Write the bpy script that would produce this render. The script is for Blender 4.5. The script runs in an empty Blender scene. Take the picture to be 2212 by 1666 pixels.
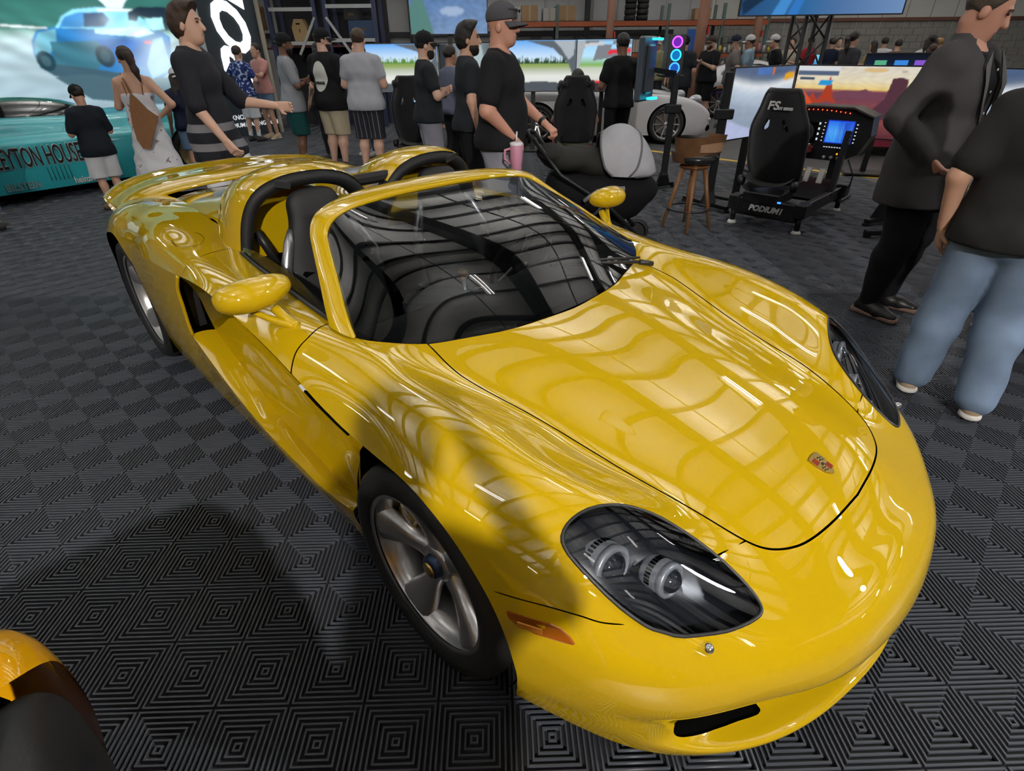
import bpy, bmesh, math, random
import numpy as np
from mathutils import Matrix, Vector
random.seed(7); RNG = np.random.default_rng(7)
SC = bpy.context.scene
COL = SC.collection
PI = math.pi
# ------------------------------------------------------------------ camera
W_, H_, F_PX = 2212, 1666, 1193.0
PITCH, ROLL, CAM_H = 0.5493, -0.0097, 1.6002
def cam_axes():
    fwd = np.array([0, math.cos(PITCH), -math.sin(PITCH)]); right = np.array([1., 0, 0]); up = np.cross(right, fwd)
    c, s = math.cos(ROLL), math.sin(ROLL)
    return c*right+s*up, -s*right+c*up, fwd
C_R, C_U, C_F = cam_axes()
cam = bpy.data.cameras.new('camera'); cam_o = bpy.data.objects.new('camera', cam); COL.objects.link(cam_o)
cam.sensor_fit = 'HORIZONTAL'; cam.sensor_width = 36; cam.lens = F_PX*36/W_; cam.clip_start = 0.05; cam.clip_end = 200
cam_o.matrix_world = Matrix(((C_R[0], C_U[0], -C_F[0], 0), (C_R[1], C_U[1], -C_F[1], 0), (C_R[2], C_U[2], -C_F[2], CAM_H), (0, 0, 0, 1)))
SC.camera = cam_o
SC.view_settings.view_transform = 'Standard'; SC.view_settings.look = 'None'
SC.view_settings.exposure = -0.5; SC.view_settings.gamma = 1.0; SC.view_settings.use_curve_mapping = False
SC.cycles.max_bounces = 4; SC.cycles.diffuse_bounces = 2; SC.cycles.glossy_bounces = 3; SC.cycles.transparent_max_bounces = 12; SC.cycles.caustics_reflective = False; SC.cycles.caustics_refractive = False
# ------------------------------------------------------------------ world: dim grey-blue ambient fill added around the hall
wd = bpy.data.worlds.new('world'); SC.world = wd; wd.use_nodes = True
wd.node_tree.nodes['Background'].inputs[0].default_value = (0.55, 0.62, 0.72, 1)
wd.node_tree.nodes['Background'].inputs[1].default_value = 0.07
# ------------------------------------------------------------------ main spotlight on a stand behind the viewer (throws the visitors' shadows)
def area_light(name, loc, target, size, power, col=(1, 1, 1), shape='DISK', size_y=None, spread=PI):
    l = bpy.data.lights.new(name, 'AREA'); l.shape = shape; l.size = size; l.energy = power; l.color = col; l.spread = spread
    if size_y: l.size_y = size_y
    o = bpy.data.objects.new(name, l); COL.objects.link(o); o.location = loc
    o.rotation_euler = (Vector(target)-Vector(loc)).to_track_quat('-Z', 'Y').to_euler()
    return o
KEY_POS = (1.0, -7.2, 5.3)
area_light('truss_spotlight', KEY_POS, (-.2, 1.4, .5), .26, 155, (1., .95, .88), spread=1.0)
area_light('side_spotlight', (6.7, .3, 4.2), (.8, 1.0, .5), .22, 60, (1., .98, .95), spread=1.2)
# ------------------------------------------------------------------ helpers
def px_ray(px):
    return C_F+(px[0]-W_/2)/F_PX*C_R-(px[1]-H_/2)/F_PX*C_U
def gp(px, z=0.0):                       # pixel -> point at height z (the thing stands on the floor)
    v = px_ray(px); t = (z-CAM_H)/v[2]; return np.array([v[0]*t, v[1]*t, z])
def at_depth(px, y):                     # pixel -> point at forward distance y
    v = px_ray(px); t = y/v[1]; return np.array([v[0]*t, y, CAM_H+v[2]*t])
def tag(o, label=None, cat=None, group=None, kind=None):
    if label: o['label'] = label
    if cat: o['category'] = cat
    if group: o['group'] = group
    if kind: o['kind'] = kind
    return o
def empty(name, loc=(0, 0, 0), rz=0, label=None, cat=None, group=None):
    o = bpy.data.objects.new(name, None); COL.objects.link(o); o.location = [float(v) for v in loc]; o.rotation_euler = (0, 0, rz)
    o.empty_display_size = 0.1
    return tag(o, label, cat, group)
def link(name, me, mat=None, parent=None):
    o = bpy.data.objects.new(name, me); COL.objects.link(o)
    if mat is not None:
        for m in (mat if isinstance(mat, (list, tuple)) else [mat]): me.materials.append(m)
    if parent is not None: o.parent = parent
    return o
def mesh_np(name, V, F, mat=None, parent=None, smooth=False, N=None, mi=None):
    me = bpy.data.meshes.new(name); V = np.asarray(V, np.float32); 
    if isinstance(F, np.ndarray):
        k = F.shape[1]; n = len(F)
        me.vertices.add(len(V)); me.vertices.foreach_set('co', V.ravel())
        me.loops.add(n*k); me.loops.foreach_set('vertex_index', F.astype(np.int32).ravel())
        me.polygons.add(n); me.polygons.foreach_set('loop_start', np.arange(0, n*k, k, dtype=np.int32))
        me.update(calc_edges=True); me.validate()
    else:
        me.from_pydata([tuple(v) for v in V.tolist()], [], F); me.update()
    if smooth: me.polygons.foreach_set('use_smooth', np.ones(len(me.polygons), bool))
    if mi is not None: me.polygons.foreach_set('material_index', np.asarray(mi, np.int32))
    if N is not None:
        try: me.normals_split_custom_set_from_vertices(np.asarray(N, np.float32))
        except Exception as e: print('normals', e)
    return link(name, me, mat, parent)
class MB:
    """collects boxes, tubes, lathes ... and links them as ONE mesh"""
    def __init__(s): s.v = []; s.f = []; s.sm = []; s.m = []; s.mi = 0
    def add(s, V, F, smooth=False):
        b = len(s.v); s.v += [tuple(map(float, v)) for v in V]; s.f += [tuple(i+b for i in f) for f in F]
        s.sm += [smooth]*len(F); s.m += [s.mi]*len(F); return s
    def mat(s, i): s.mi = i; return s
    def box(s, c, d, rot=None, bev=0.0, taper=1.0):
        hx, hy, hz = d[0]/2, d[1]/2, d[2]/2
        R = rot if rot is not None else Matrix.Identity(3)
        if not isinstance(R, Matrix): R = Matrix.Rotation(R, 3, 'Z')
        if bev <= 0:
            P = [(sx*hx*(taper if sz > 0 else 1), sy*hy*(taper if sz > 0 else 1), sz*hz) for sz in (-1, 1) for sy in (-1, 1) for sx in (-1, 1)]
            F = [(0, 2, 3, 1), (4, 5, 7, 6), (0, 1, 5, 4), (2, 6, 7, 3), (0, 4, 6, 2), (1, 3, 7, 5)]
            return s.add([Vector(c)+R@Vector(p) for p in P], F)
        b = min(bev, hx*.98, hy*.98, hz*.98); P = []; F = []
        rings = [(-hz, b), (-hz+b, 0), (hz-b, 0), (hz, b)]
        for z, ins in rings:
            x, y = hx-ins, hy-ins; bb = b if ins == 0 else b*.3
            t = taper if z > 0 else 1
            for (sx, sy) in ((1, 1), (-1, 1), (-1, -1), (1, -1)):
                a = [(sx*x, sy*(y-bb)), (sx*(x-bb), sy*y)]
                if sx*sy < 0: a.reverse()
                P += [(p[0]*t, p[1]*t, z) for p in a]
        for k in range(3):
            for i in range(8): F.append((k*8+i, k*8+(i+1) % 8, k*8+8+(i+1) % 8, k*8+8+i))
        F.append(tuple(range(7, -1, -1))); F.append(tuple(range(24, 32)))
        return s.add([Vector(c)+R@Vector(p) for p in P], F)
    def bar(s, a, b, w, h=None, up=(0, 0, 1)):
        a = Vector(a); b = Vector(b); d = (b-a); L = d.length; d.normalize(); u = Vector(up)
        if abs(d.dot(u)) > .99: u = Vector((0, 1, 0))
        x = d.cross(u).normalized(); z = x.cross(d); h = h or w
        R = Matrix((x, d, z)).transposed()
        return s.box((a+b)/2, (w, L, h), R)
    def tube(s, pts, r, n=10, cap=True, closed=False, smooth=True):
        pts = [Vector(p) for p in pts]; rs = r if isinstance(r, (list, tuple)) else [r]*len(pts)
        V = []; F = []; m = len(pts); pn = None
        for i, p in enumerate(pts):
            if closed: d = pts[(i+1) % m]-pts[i-1]
            else: d = pts[min(i+1, m-1)]-pts[max(i-1, 0)]
            d.normalize()
            if pn is None:
                u = Vector((0, 0, 1)) if abs(d.z) < .9 else Vector((1, 0, 0)); x = d.cross(u).normalized()
            else:
                x = (pn-d*pn.dot(d)).normalized()
            pn = x; y = d.cross(x)
            for k in range(n):
                a = 2*PI*k/n; V.append(p+(x*math.cos(a)+y*math.sin(a))*rs[i])
        for i in range(m if closed else m-1):
            j = (i+1) % m
            for k in range(n): F.append((i*n+k, i*n+(k+1) % n, j*n+(k+1) % n, j*n+k))
        if cap and not closed: F.append(tuple(range(n-1, -1, -1))); F.append(tuple((m-1)*n+k for k in range(n)))
        return s.add(V, F, smooth)
    def cyl(s, a, b, r, n=16, r2=None, smooth=True): return s.tube([a, b], [r, r if r2 is None else r2], n, smooth=smooth)
    def lathe(s, prof, c=(0, 0, 0), n=24, axis='Z', smooth=True, rot=None):
        V = []; F = []
        for (r, z) in prof:
            for k in range(n):
                a = 2*PI*k/n; p = (r*math.cos(a), r*math.sin(a), z)
                if axis == 'Y': p = (p[0], p[2], p[1])
                if axis == 'X': p = (p[2], p[0], p[1])
                p = Vector(p)
                if rot is not None: p = rot@p
                V.append(Vector(c)+p)
        for i in range(len(prof)-1):
            for k in range(n):
                q = (i*n+k, i*n+(k+1) % n, (i+1)*n+(k+1) % n, (i+1)*n+k)
                F.append(q if axis != 'Y' else q[::-1])
        return s.add(V, F, smooth)
    def sphere(s, c, r, n=12, rot=None, smooth=True):
        r = r if isinstance(r, (tuple, list)) else (r, r, r); V = []; F = []; m = n//2+1
        for i in range(m+1):
            t = PI*i/m
            for k in range(n):
                a = 2*PI*k/n; p = Vector((r[0]*math.sin(t)*math.cos(a), r[1]*math.sin(t)*math.sin(a), r[2]*math.cos(t)))
                if rot is not None: p = rot@p
                V.append(Vector(c)+p)
        for i in range(m):
            for k in range(n): F.append((i*n+k, (i+1)*n+k, (i+1)*n+(k+1) % n, i*n+(k+1) % n))
        return s.add(V, F, smooth)
    def prism(s, poly, o, ex, ey, ez, depth, smooth=False):
        """polygon poly (2D) in plane (o, ex, ey), extruded by depth along ez"""
        o = Vector(o); ex = Vector(ex); ey = Vector(ey); ez = Vector(ez); n = len(poly)
        V = [o+ex*p[0]+ey*p[1] for p in poly]+[o+ex*p[0]+ey*p[1]+ez*depth for p in poly]
        F = [tuple(range(n-1, -1, -1)), tuple(range(n, 2*n))]+[(i, (i+1) % n, n+(i+1) % n, n+i) for i in range(n)]
        return s.add(V, F, smooth)
    def build(s, name, mat=None, parent=None):
        me = bpy.data.meshes.new(name); me.from_pydata(s.v, [], s.f)
        me.polygons.foreach_set('use_smooth', s.sm)
        if any(s.m): me.polygons.foreach_set('material_index', s.m)
        me.update()
        return link(name, me, mat, parent)
def catmull(pts, n=8, closed=False):
    P = [np.array(p, float) for p in pts]; out = []; m = len(P)
    for i in range(m if closed else m-1):
        p0 = P[(i-1) % m] if closed or i > 0 else 2*P[0]-P[1]
        p1, p2 = P[i], P[(i+1) % m]
        p3 = P[(i+2) % m] if closed or i+2 < m else 2*P[-1]-P[-2]
        for t in np.linspace(0, 1, n, endpoint=False):
            out.append(.5*((2*p1)+(p2-p0)*t+(2*p0-5*p1+4*p2-p3)*t*t+(3*p1-p0-3*p2+p3)*t**3))
    if not closed: out.append(P[-1])
    return np.array(out)
# ------------------------------------------------------------------ materials
def srgb(h):
    if isinstance(h, str):
        h = h.lstrip('#'); c = [int(h[i:i+2], 16)/255 for i in (0, 2, 4)]
    else: c = [v/255 if max(h) > 1 else v for v in h]
    return tuple(v/12.92 if v <= .04045 else ((v+.055)/1.055)**2.4 for v in c)
MATS = {}
def mat(name, col=(.5, .5, .5), rough=.5, metal=0., coat=0., spec=.5, noise=0., nscale=20., bump=0., bscale=80., emit=None, estr=1., alpha=1., trans=0., ior=1.45, sheen=0., coat_r=.03):
    if name in MATS: return MATS[name]
    m = bpy.data.materials.new(name); m.use_nodes = True; nt = m.node_tree; b = nt.nodes['Principled BSDF']
    c = srgb(col) if isinstance(col, str) else col
    b.inputs['Base Color'].default_value = (*c, 1); b.inputs['Roughness'].default_value = rough; b.inputs['Metallic'].default_value = metal
    b.inputs['Coat Weight'].default_value = coat; b.inputs['Coat Roughness'].default_value = coat_r
    b.inputs['Specular IOR Level'].default_value = spec; b.inputs['Alpha'].default_value = alpha
    b.inputs['Transmission Weight'].default_value = trans; b.inputs['IOR'].default_value = ior
    b.inputs['Sheen Weight'].default_value = sheen
    if emit is not None:
        e = srgb(emit) if isinstance(emit, str) else emit
        b.inputs['Emission Color'].default_value = (*e, 1); b.inputs['Emission Strength'].default_value = estr
    if noise > 0 or bump > 0:
        tc = nt.nodes.new('ShaderNodeTexCoord'); nz = nt.nodes.new('ShaderNodeTexNoise'); nz.inputs['Scale'].default_value = nscale; nz.inputs['Detail'].default_value = 5
        nt.links.new(tc.outputs['Object'], nz.inputs['Vector'])
        if noise > 0:
            mp = nt.nodes.new('ShaderNodeMapRange'); mp.inputs['To Min'].default_value = 1-noise; mp.inputs['To Max'].default_value = 1+noise
            nt.links.new(nz.outputs['Fac'], mp.inputs['Value'])
            mx = nt.nodes.new('ShaderNodeVectorMath'); mx.operation = 'SCALE'; mx.inputs[0].default_value = c
            nt.links.new(mp.outputs['Result'], mx.inputs['Scale']); nt.links.new(mx.outputs['Vector'], b.inputs['Base Color'])
        if bump > 0:
            n2 = nt.nodes.new('ShaderNodeTexNoise'); n2.inputs['Scale'].default_value = bscale; n2.inputs['Detail'].default_value = 3
            nt.links.new(tc.outputs['Object'], n2.inputs['Vector'])
            bp = nt.nodes.new('ShaderNodeBump'); bp.inputs['Strength'].default_value = bump; bp.inputs['Distance'].default_value = .01
            nt.links.new(n2.outputs['Fac'], bp.inputs['Height']); nt.links.new(bp.outputs['Normal'], b.inputs['Normal'])
    MATS[name] = m; return m
def emis(name, col, s=1.):
    if name in MATS: return MATS[name]
    m = bpy.data.materials.new(name); m.use_nodes = True; nt = m.node_tree; nt.nodes.clear()
    o = nt.nodes.new('ShaderNodeOutputMaterial'); e = nt.nodes.new('ShaderNodeEmission')
    e.inputs[0].default_value = (*(srgb(col) if isinstance(col, str) else col), 1); e.inputs[1].default_value = s
    nt.links.new(e.outputs[0], o.inputs[0]); MATS[name] = m; return m
def emis_vcol(name, s=1.):
    if name in MATS: return MATS[name]
    m = bpy.data.materials.new(name); m.use_nodes = True; nt = m.node_tree; nt.nodes.clear()
    o = nt.nodes.new('ShaderNodeOutputMaterial'); e = nt.nodes.new('ShaderNodeEmission'); a = nt.nodes.new('ShaderNodeAttribute'); a.attribute_name = 'pic'
    e.inputs[1].default_value = s; nt.links.new(a.outputs['Color'], e.inputs[0])
    g = nt.nodes.new('ShaderNodeBsdfGlossy'); g.inputs['Roughness'].default_value = .15; g.inputs['Color'].default_value = (.03, .03, .03, 1)
    ad = nt.nodes.new('ShaderNodeAddShader'); nt.links.new(e.outputs[0], ad.inputs[0]); nt.links.new(g.outputs[0], ad.inputs[1])
    nt.links.new(ad.outputs[0], o.inputs[0]); MATS[name] = m; return m
def glass(name, tint=(1, 1, 1), dark=0.0, rough=0.0):
    """thin pane: fresnel reflection over a tinted see-through body"""
    if name in MATS: return MATS[name]
    m = bpy.data.materials.new(name); m.use_nodes = True; nt = m.node_tree; nt.nodes.clear()
    o = nt.nodes.new('ShaderNodeOutputMaterial'); t = nt.nodes.new('ShaderNodeBsdfTransparent'); g = nt.nodes.new('ShaderNodeBsdfGlossy')
    t.inputs[0].default_value = (*[c*(1-dark) for c in tint], 1); g.inputs['Roughness'].default_value = rough; g.inputs['Color'].default_value = (1, 1, 1, 1)
    fr = nt.nodes.new('ShaderNodeFresnel'); fr.inputs['IOR'].default_value = 1.5
    mx = nt.nodes.new('ShaderNodeMixShader'); nt.links.new(fr.outputs[0], mx.inputs[0]); nt.links.new(t.outputs[0], mx.inputs[1]); nt.links.new(g.outputs[0], mx.inputs[2])
    nt.links.new(mx.outputs[0], o.inputs[0]); MATS[name] = m; return m
def text_obj(name, s, mat_, parent, M, size, depth=.002, shear=0., bold=0., align='CENTER', scale_x=1.):
    cu = bpy.data.curves.new(name, 'FONT'); cu.body = s; cu.size = size; cu.extrude = depth; cu.shear = shear; cu.offset = bold
    cu.align_x = align; cu.align_y = 'CENTER'; cu.resolution_u = 3
    o = bpy.data.objects.new(name, cu); COL.objects.link(o)
    dg = bpy.context.evaluated_depsgraph_get(); me = bpy.data.meshes.new_from_object(o.evaluated_get(dg))
    bpy.data.objects.remove(o); bpy.data.curves.remove(cu)
    me.transform(M@Matrix.Diagonal((scale_x, 1, 1, 1)))
    return link(name, me, mat_, parent)
def frame_mat(o, ex, ey):
    ex = Vector(ex).normalized(); ey = Vector(ey).normalized(); ez = ex.cross(ey).normalized()
    M = Matrix((ex, ey, ez)).transposed().to_4x4(); M.translation = Vector(o); return M
def copy_tree(o, parent=None):
    c = o.copy(); COL.objects.link(c); c.parent = parent
    for ch in list(o.children): copy_tree(ch, c)
    return c
# ------------------------------------------------------------------ hall shell
HX0, HX1, HY0, HY1, HZ = -15., 19., -13., 22., 6.4
M_CONC = mat('concrete_floor', (.075, .075, .078), .38, noise=.25, nscale=3, bump=.02)
M_TILE = mat('rib_tile', (.052, .057, .070), .42, spec=.45)
M_TBASE = mat('tile_base', (.006, .006, .007), .8)
M_CEIL = mat('white_insulation', (.80, .80, .78), .8, noise=.04, nscale=2)
M_WALL = mat('wall_panel', (.46, .47, .48), .6, noise=.08, nscale=1.5)
M_WALLW = mat('wall_panel_white', (.66, .66, .62), .6, noise=.05, nscale=1.5)
M_STEEL = mat('dark_steel', (.02, .02, .023), .5)
M_BLOCK = mat('concrete_block', (.26, .25, .23), .85, noise=.2, nscale=6, bump=.3, bscale=60)
floor = MB().box(((HX0+HX1)/2, (HY0+HY1)/2, -.062), (HX1-HX0, HY1-HY0, .1)).build('floor', M_CONC); tag(floor, kind='structure', label='grey concrete hall floor under ribbed tiles')
# ribbed plastic tiles: concentric square ribs
TS, TA = .2124, .022; TO = np.array([-1.8338, 1.8018]); RINGS = 7
def tile_geo(rings):
    V = []; F = []; mi = []; p = TS/2/rings
    V += [(-TS/2, -TS/2, -.011), (TS/2, -TS/2, -.011), (TS/2, TS/2, -.011), (-TS/2, TS/2, -.011)]; F.append((0, 1, 2, 3)); mi.append(1)
    for k in range(rings):
        ro = (k+.78)*p; ri = (k+.34)*p; sq = lambda a, z: [(-a, -a, z), (a, -a, z), (a, a, z), (-a, a, z)]
        b = len(V); V += sq(ro, -.011)+sq(ro-.0007, 0)+sq(ri+.0007, 0)+sq(ri, -.011)
        for j in range(3):
            for i in range(4):
                F.append((b+j*4+i, b+j*4+(i+1) % 4, b+j*4+4+(i+1) % 4, b+j*4+4+i)); mi.append(0)
    return np.array(V), F, mi
tv, tf, tmi = tile_geo(RINGS)
tme = bpy.data.meshes.new('tile'); tme.from_pydata(tv.tolist(), [], tf); tme.materials.append(M_TILE); tme.materials.append(M_TBASE); tme.polygons.foreach_set('material_index', tmi); tme.update()
def proj(P):
    d = P-np.array([0, 0, CAM_H]); z = d@C_F; return np.stack([W_/2+F_PX*(d@C_R)/z, H_/2-F_PX*(d@C_U)/z], -1), z
ca, sa = math.cos(TA), math.sin(TA); cells = []
line_n = np.array([2.82, 2.90]); line_n /= np.linalg.norm(line_n); LINE_D = float(line_n@np.array([2.43, 10.79]))   # edge of the tiled area (yellow line)
for c in range(-60, 80):
    for r in range(-70, 12):
        xy = TO+TS*np.array([ca*c+sa*r, sa*c-ca*r])
        if xy[1] < .15 or float(line_n@xy) > LINE_D-.25: continue
        q = np.array([[xy[0]+dx, xy[1]+dy, 0] for dx, dy in ((-.106, -.106), (.106, -.106), (.106, .106), (-.106, .106))]); uv, z = proj(q)
        if z.min() < .05: continue
        if uv[:, 0].max() < -60 or uv[:, 0].min() > W_+60 or uv[:, 1].min() > H_+60 or uv[:, 1].max() < 0: continue
        a = .5*abs((uv[2, 0]-uv[0, 0])*(uv[3, 1]-uv[1, 1])-(uv[3, 0]-uv[1, 0])*(uv[2, 1]-uv[0, 1]))
        l = xy-np.array([0.38586, 1.67258]); cx = l[0]*math.cos(-.80422)+l[1]*math.sin(-.80422); cy = -l[0]*math.sin(-.80422)+l[1]*math.cos(-.80422)
        hid = (-3.3 < cx < .75 and abs(cy) < .7) or uv[:, 0].max() < 0 or uv[:, 0].min() > W_ or uv[:, 1].min() > H_
        cells.append((0 if hid else a, xy[0], xy[1]))
cells.sort(key=lambda t: -t[0])
for i, (a, x, y) in enumerate(cells[:300]):
    o = bpy.data.objects.new('tile', tme); COL.objects.link(o); o.parent = floor; o.location = (x, y, 0); o.rotation_euler = (0, 0, TA)
rest_c = np.array([(x, y) for a, x, y in cells[300:]])
Rm = np.array([[ca, -sa], [sa, ca]]); tvr = tv.copy(); tvr[:, :2] = tv[:, :2]@Rm.T
VV = (tvr[None]+np.concatenate([rest_c, np.zeros((len(rest_c), 1))], 1)[:, None]).reshape(-1, 3)
FF = (np.array(tf)[None]+(np.arange(len(rest_c))*len(tv))[:, None, None]).reshape(-1, 4)
fo = mesh_np('tile_field', VV, FF, [M_TILE, M_TBASE], floor, mi=np.tile(tmi, len(rest_c))); tag(fo, kind='stuff')
# yellow floor line
d_ = np.array([-line_n[1], line_n[0]]); a0 = np.array([2.43, 10.79])
yl = MB(); P = [a0+d_*t+line_n*w for t, w in ((-9, -.06), (9, -.06), (9, .06), (-9, .06))]; yl.add([(p[0], p[1], -.008) for p in P], [(0, 1, 2, 3)])
tag(yl.build('trim_1', mat('yellow_line', (.62, .42, .06), .6, noise=.15, nscale=8)), kind='structure', label='yellow line painted along the edge of the tiles')
# ceiling with dark frames
ceil = MB().box(((HX0+HX1)/2, (HY0+HY1)/2, HZ+.1), (HX1-HX0, HY1-HY0, .2)).build('ceiling', M_CEIL); tag(ceil, kind='structure')
CA = math.radians(44)      # roof frames run parallel to the yellow line
cd, cn = np.array([math.cos(CA+PI/2), math.sin(CA+PI/2)]), np.array([math.cos(CA), math.sin(CA)])
def ceil_beam(name, off, dirv, nrm, w, h, zt):
    p = nrm*off; ts = []
    for t in np.linspace(-40, 40, 1601):
        q = p+dirv*t
        if HX0 < q[0] < HX1 and HY0 < q[1] < HY1: ts.append(t)
    if len(ts) < 10: return
    a, b = p+dirv*ts[0], p+dirv*ts[-1]
    MB().bar((a[0], a[1], zt), (b[0], b[1], zt), w, h).build(name, M_STEEL, ceil)
for k in range(-6, 8): ceil_beam('rafter', k*4.5+.9, cd, cn, .42, .6, HZ-.31)
for k in range(-20, 26): ceil_beam('purlin', k*1.05+.4, cn, cd, .10, .16, HZ-.09)
for k in range(-6, 8): ceil_beam('roof_seam', k*4.5+3.15, cd, cn, .05, .03, HZ-.015)
# walls
def wall(name, c, d, m): return tag(MB().box(c, d).build(name, m), kind='structure')
wb = wall('wall_back', ((HX0+HX1)/2, HY1+.1, HZ/2), (HX1-HX0, .2, HZ), M_WALL)
wall('wall_left', (HX0-.1, (HY0+HY1)/2, HZ/2), (.2, HY1-HY0, HZ), M_WALL); wall('wall_right', (HX1+.1, (HY0+HY1)/2, HZ/2), (.2, HY1-HY0, HZ), M_WALL)
wall('wall_front', ((HX0+HX1)/2, HY0-.1, HZ/2), (HX1-HX0, .2, HZ), M_WALL)
bm_ = bpy.data.meshes.new('block'); _m = MB().box((0, 0, 0), (.392, .03, .192), bev=.006); bm_.from_pydata(_m.v, [], _m.f); bm_.materials.append(M_BLOCK)
for r in range(7):
    for k in range(30):
        o = bpy.data.objects.new('block', bm_); COL.objects.link(o); o.parent = wb; o.location = (6.8+k*.4+(.2 if r % 2 else 0), HY1-.005, .95+r*.2)
MB().box((12.9, HY1-.01, .425), (12.4, .03, .85)).build('block_base', M_BLOCK, wb)
MB().box((12.9, HY1-.03, 2.30), (12.4, .08, .10)).build('brick_band', mat('red_band', (.16, .07, .05), .8), wb)
MB().box((12.9, HY1-.02, 4.37), (12.4, .03, 4.04)).build('upper_panel', M_WALLW, wb)
for k in range(22): MB().box((1.2+k*.8, HY1-.03, 4.0), (.03, .03, 4.6)).build('panel_seam', mat('seam_grey', (.36, .36, .36), .6), wb)
for z in (2.0, 3.2, 4.6): MB().box((-4.5, HY1-.08, z), (20, .16, .14)).build('girt', M_STEEL, wb)
for x in (-12, -8.4, -3.2, -2.75, 2.6): MB().box((x, HY1-.14, HZ/2), (.16, .22, HZ)).build('wall_column', M_STEEL, wb)
# strip lights: housings with glowing tubes
M_TUBE = emis('strip_light', (1., .97, .93), 40.)
M_HOUS = mat('lamp_housing', (.5, .5, .5), .5)
k = 0
def strip_light(x, y, n):
    t = empty('strip_light', (x, y, HZ-1.5), CA+PI/2, 'white linear high-bay lamp hanging under the roof, reflected in the paint', 'lamp', 'linear lamps under the roof')
    MB().box((0, 0, .09), (1.0, .12+.13*n, .05), bev=.01).build('housing', M_HOUS, t)
    for i in range(n): MB().cyl((-.45, (i-(n-1)/2)*.13, .0), (.45, (i-(n-1)/2)*.13, .0), .013, 8).build('tube', M_TUBE, t)
    l = bpy.data.lights.new('fill_uplight', 'AREA'); l.shape = 'RECTANGLE'; l.size = 1.2; l.size_y = .3; l.energy = 76 if y < 6 else 190; l.color = (1, .97, .93); lo = bpy.data.objects.new('fill_uplight', l); COL.objects.link(lo); lo.parent = t; lo.location = (0, 0, .13); lo.rotation_euler = (PI, 0, 0)  # added upward light brightens the ceiling, stronger over the far hall
    for s in (-.4, .4): MB().cyl((s, 0, .11), (s, 0, 1.5), .006, 5).build('hanger', M_STEEL, t)
for i in range(-3, 5):
    for j in range(-3, 4):
        p = cn*(i*4.5+3.15)+cd*(j*4.5+1.0)
        if HX0+1 < p[0] < HX1-1 and HY0+2 < p[1] < HY1-1 and not (p[1] < -5 and abs(p[0]) > 8): strip_light(p[0], p[1], 2)
# ------------------------------------------------------------------ spline surfaces (car bodies)
def nspline(t, P, ts):
    t = np.asarray(t, float); P = np.asarray(P, float); n = len(t); h = np.diff(t)
    A = np.zeros((n, n)); B = np.zeros((n,)+P.shape[1:]); A[0, 0] = A[-1, -1] = 1
    d = np.diff(P, axis=0)/h.reshape((-1,)+(1,)*(P.ndim-1))
    for i in range(1, n-1):
        A[i, i-1] = h[i-1]; A[i, i] = 2*(h[i-1]+h[i]); A[i, i+1] = h[i]; B[i] = 6*(d[i]-d[i-1])
    M = np.linalg.solve(A, B.reshape(n, -1)).reshape(B.shape)
    ts = np.asarray(ts, float); k = np.clip(np.searchsorted(t, ts, 'right')-1, 0, n-2)
    e = (1,)*(P.ndim-1); hk = h[k].reshape((-1,)+e); a = (t[k+1]-ts).reshape((-1,)+e); b = (ts-t[k]).reshape((-1,)+e)
    return M[k]*a**3/(6*hk)+M[k+1]*b**3/(6*hk)+(P[k]/hk-M[k]*hk/6)*a+(P[k+1]/hk-M[k+1]*hk/6)*b
def chord(P, al=.7):
    d = np.linalg.norm(np.diff(P, axis=0), axis=-1)
    if d.ndim > 1: d = d.mean(1)
    return np.concatenate([[0], np.cumsum(np.maximum(d, 1e-5)**al)])
def patch(G, nu, nv, al=.7):
    """G (rows, cols, 3) interpolated by a C2 surface -> (nu, nv, 3)"""
    G = np.asarray(G, float); R = []
    tv = np.linspace(0, 1, nv)
    for row in G:
        t = chord(row, al); R.append(nspline(t/t[-1], row, tv))
    R = np.array(R); t = chord(R, al); t /= t[-1]
    return nspline(t, R, np.linspace(0, 1, nu))
class TM:
    def __init__(s, V, N, F): s.V = V; s.N = N; s.F = F
    def copy(s): return TM(s.V.copy(), s.N.copy(), s.F.copy())
def grid_tm(S, flip=False):
    nu, nv = S.shape[:2]; V = S.reshape(-1, 3)
    du = np.gradient(S, axis=0); dv = np.gradient(S, axis=1); N = np.cross(du, dv)
    if flip: N = -N
    N /= np.maximum(np.linalg.norm(N, axis=-1, keepdims=True), 1e-12)
    i = np.arange(nu*nv).reshape(nu, nv); a, b, c, d = i[:-1, :-1].ravel(), i[1:, :-1].ravel(), i[1:, 1:].ravel(), i[:-1, 1:].ravel()
    F = np.concatenate([np.stack([a, b, c], 1), np.stack([a, c, d], 1)])
    if flip: F = F[:, ::-1]
    return TM(V.copy(), N.reshape(-1, 3), np.ascontiguousarray(F))
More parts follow.
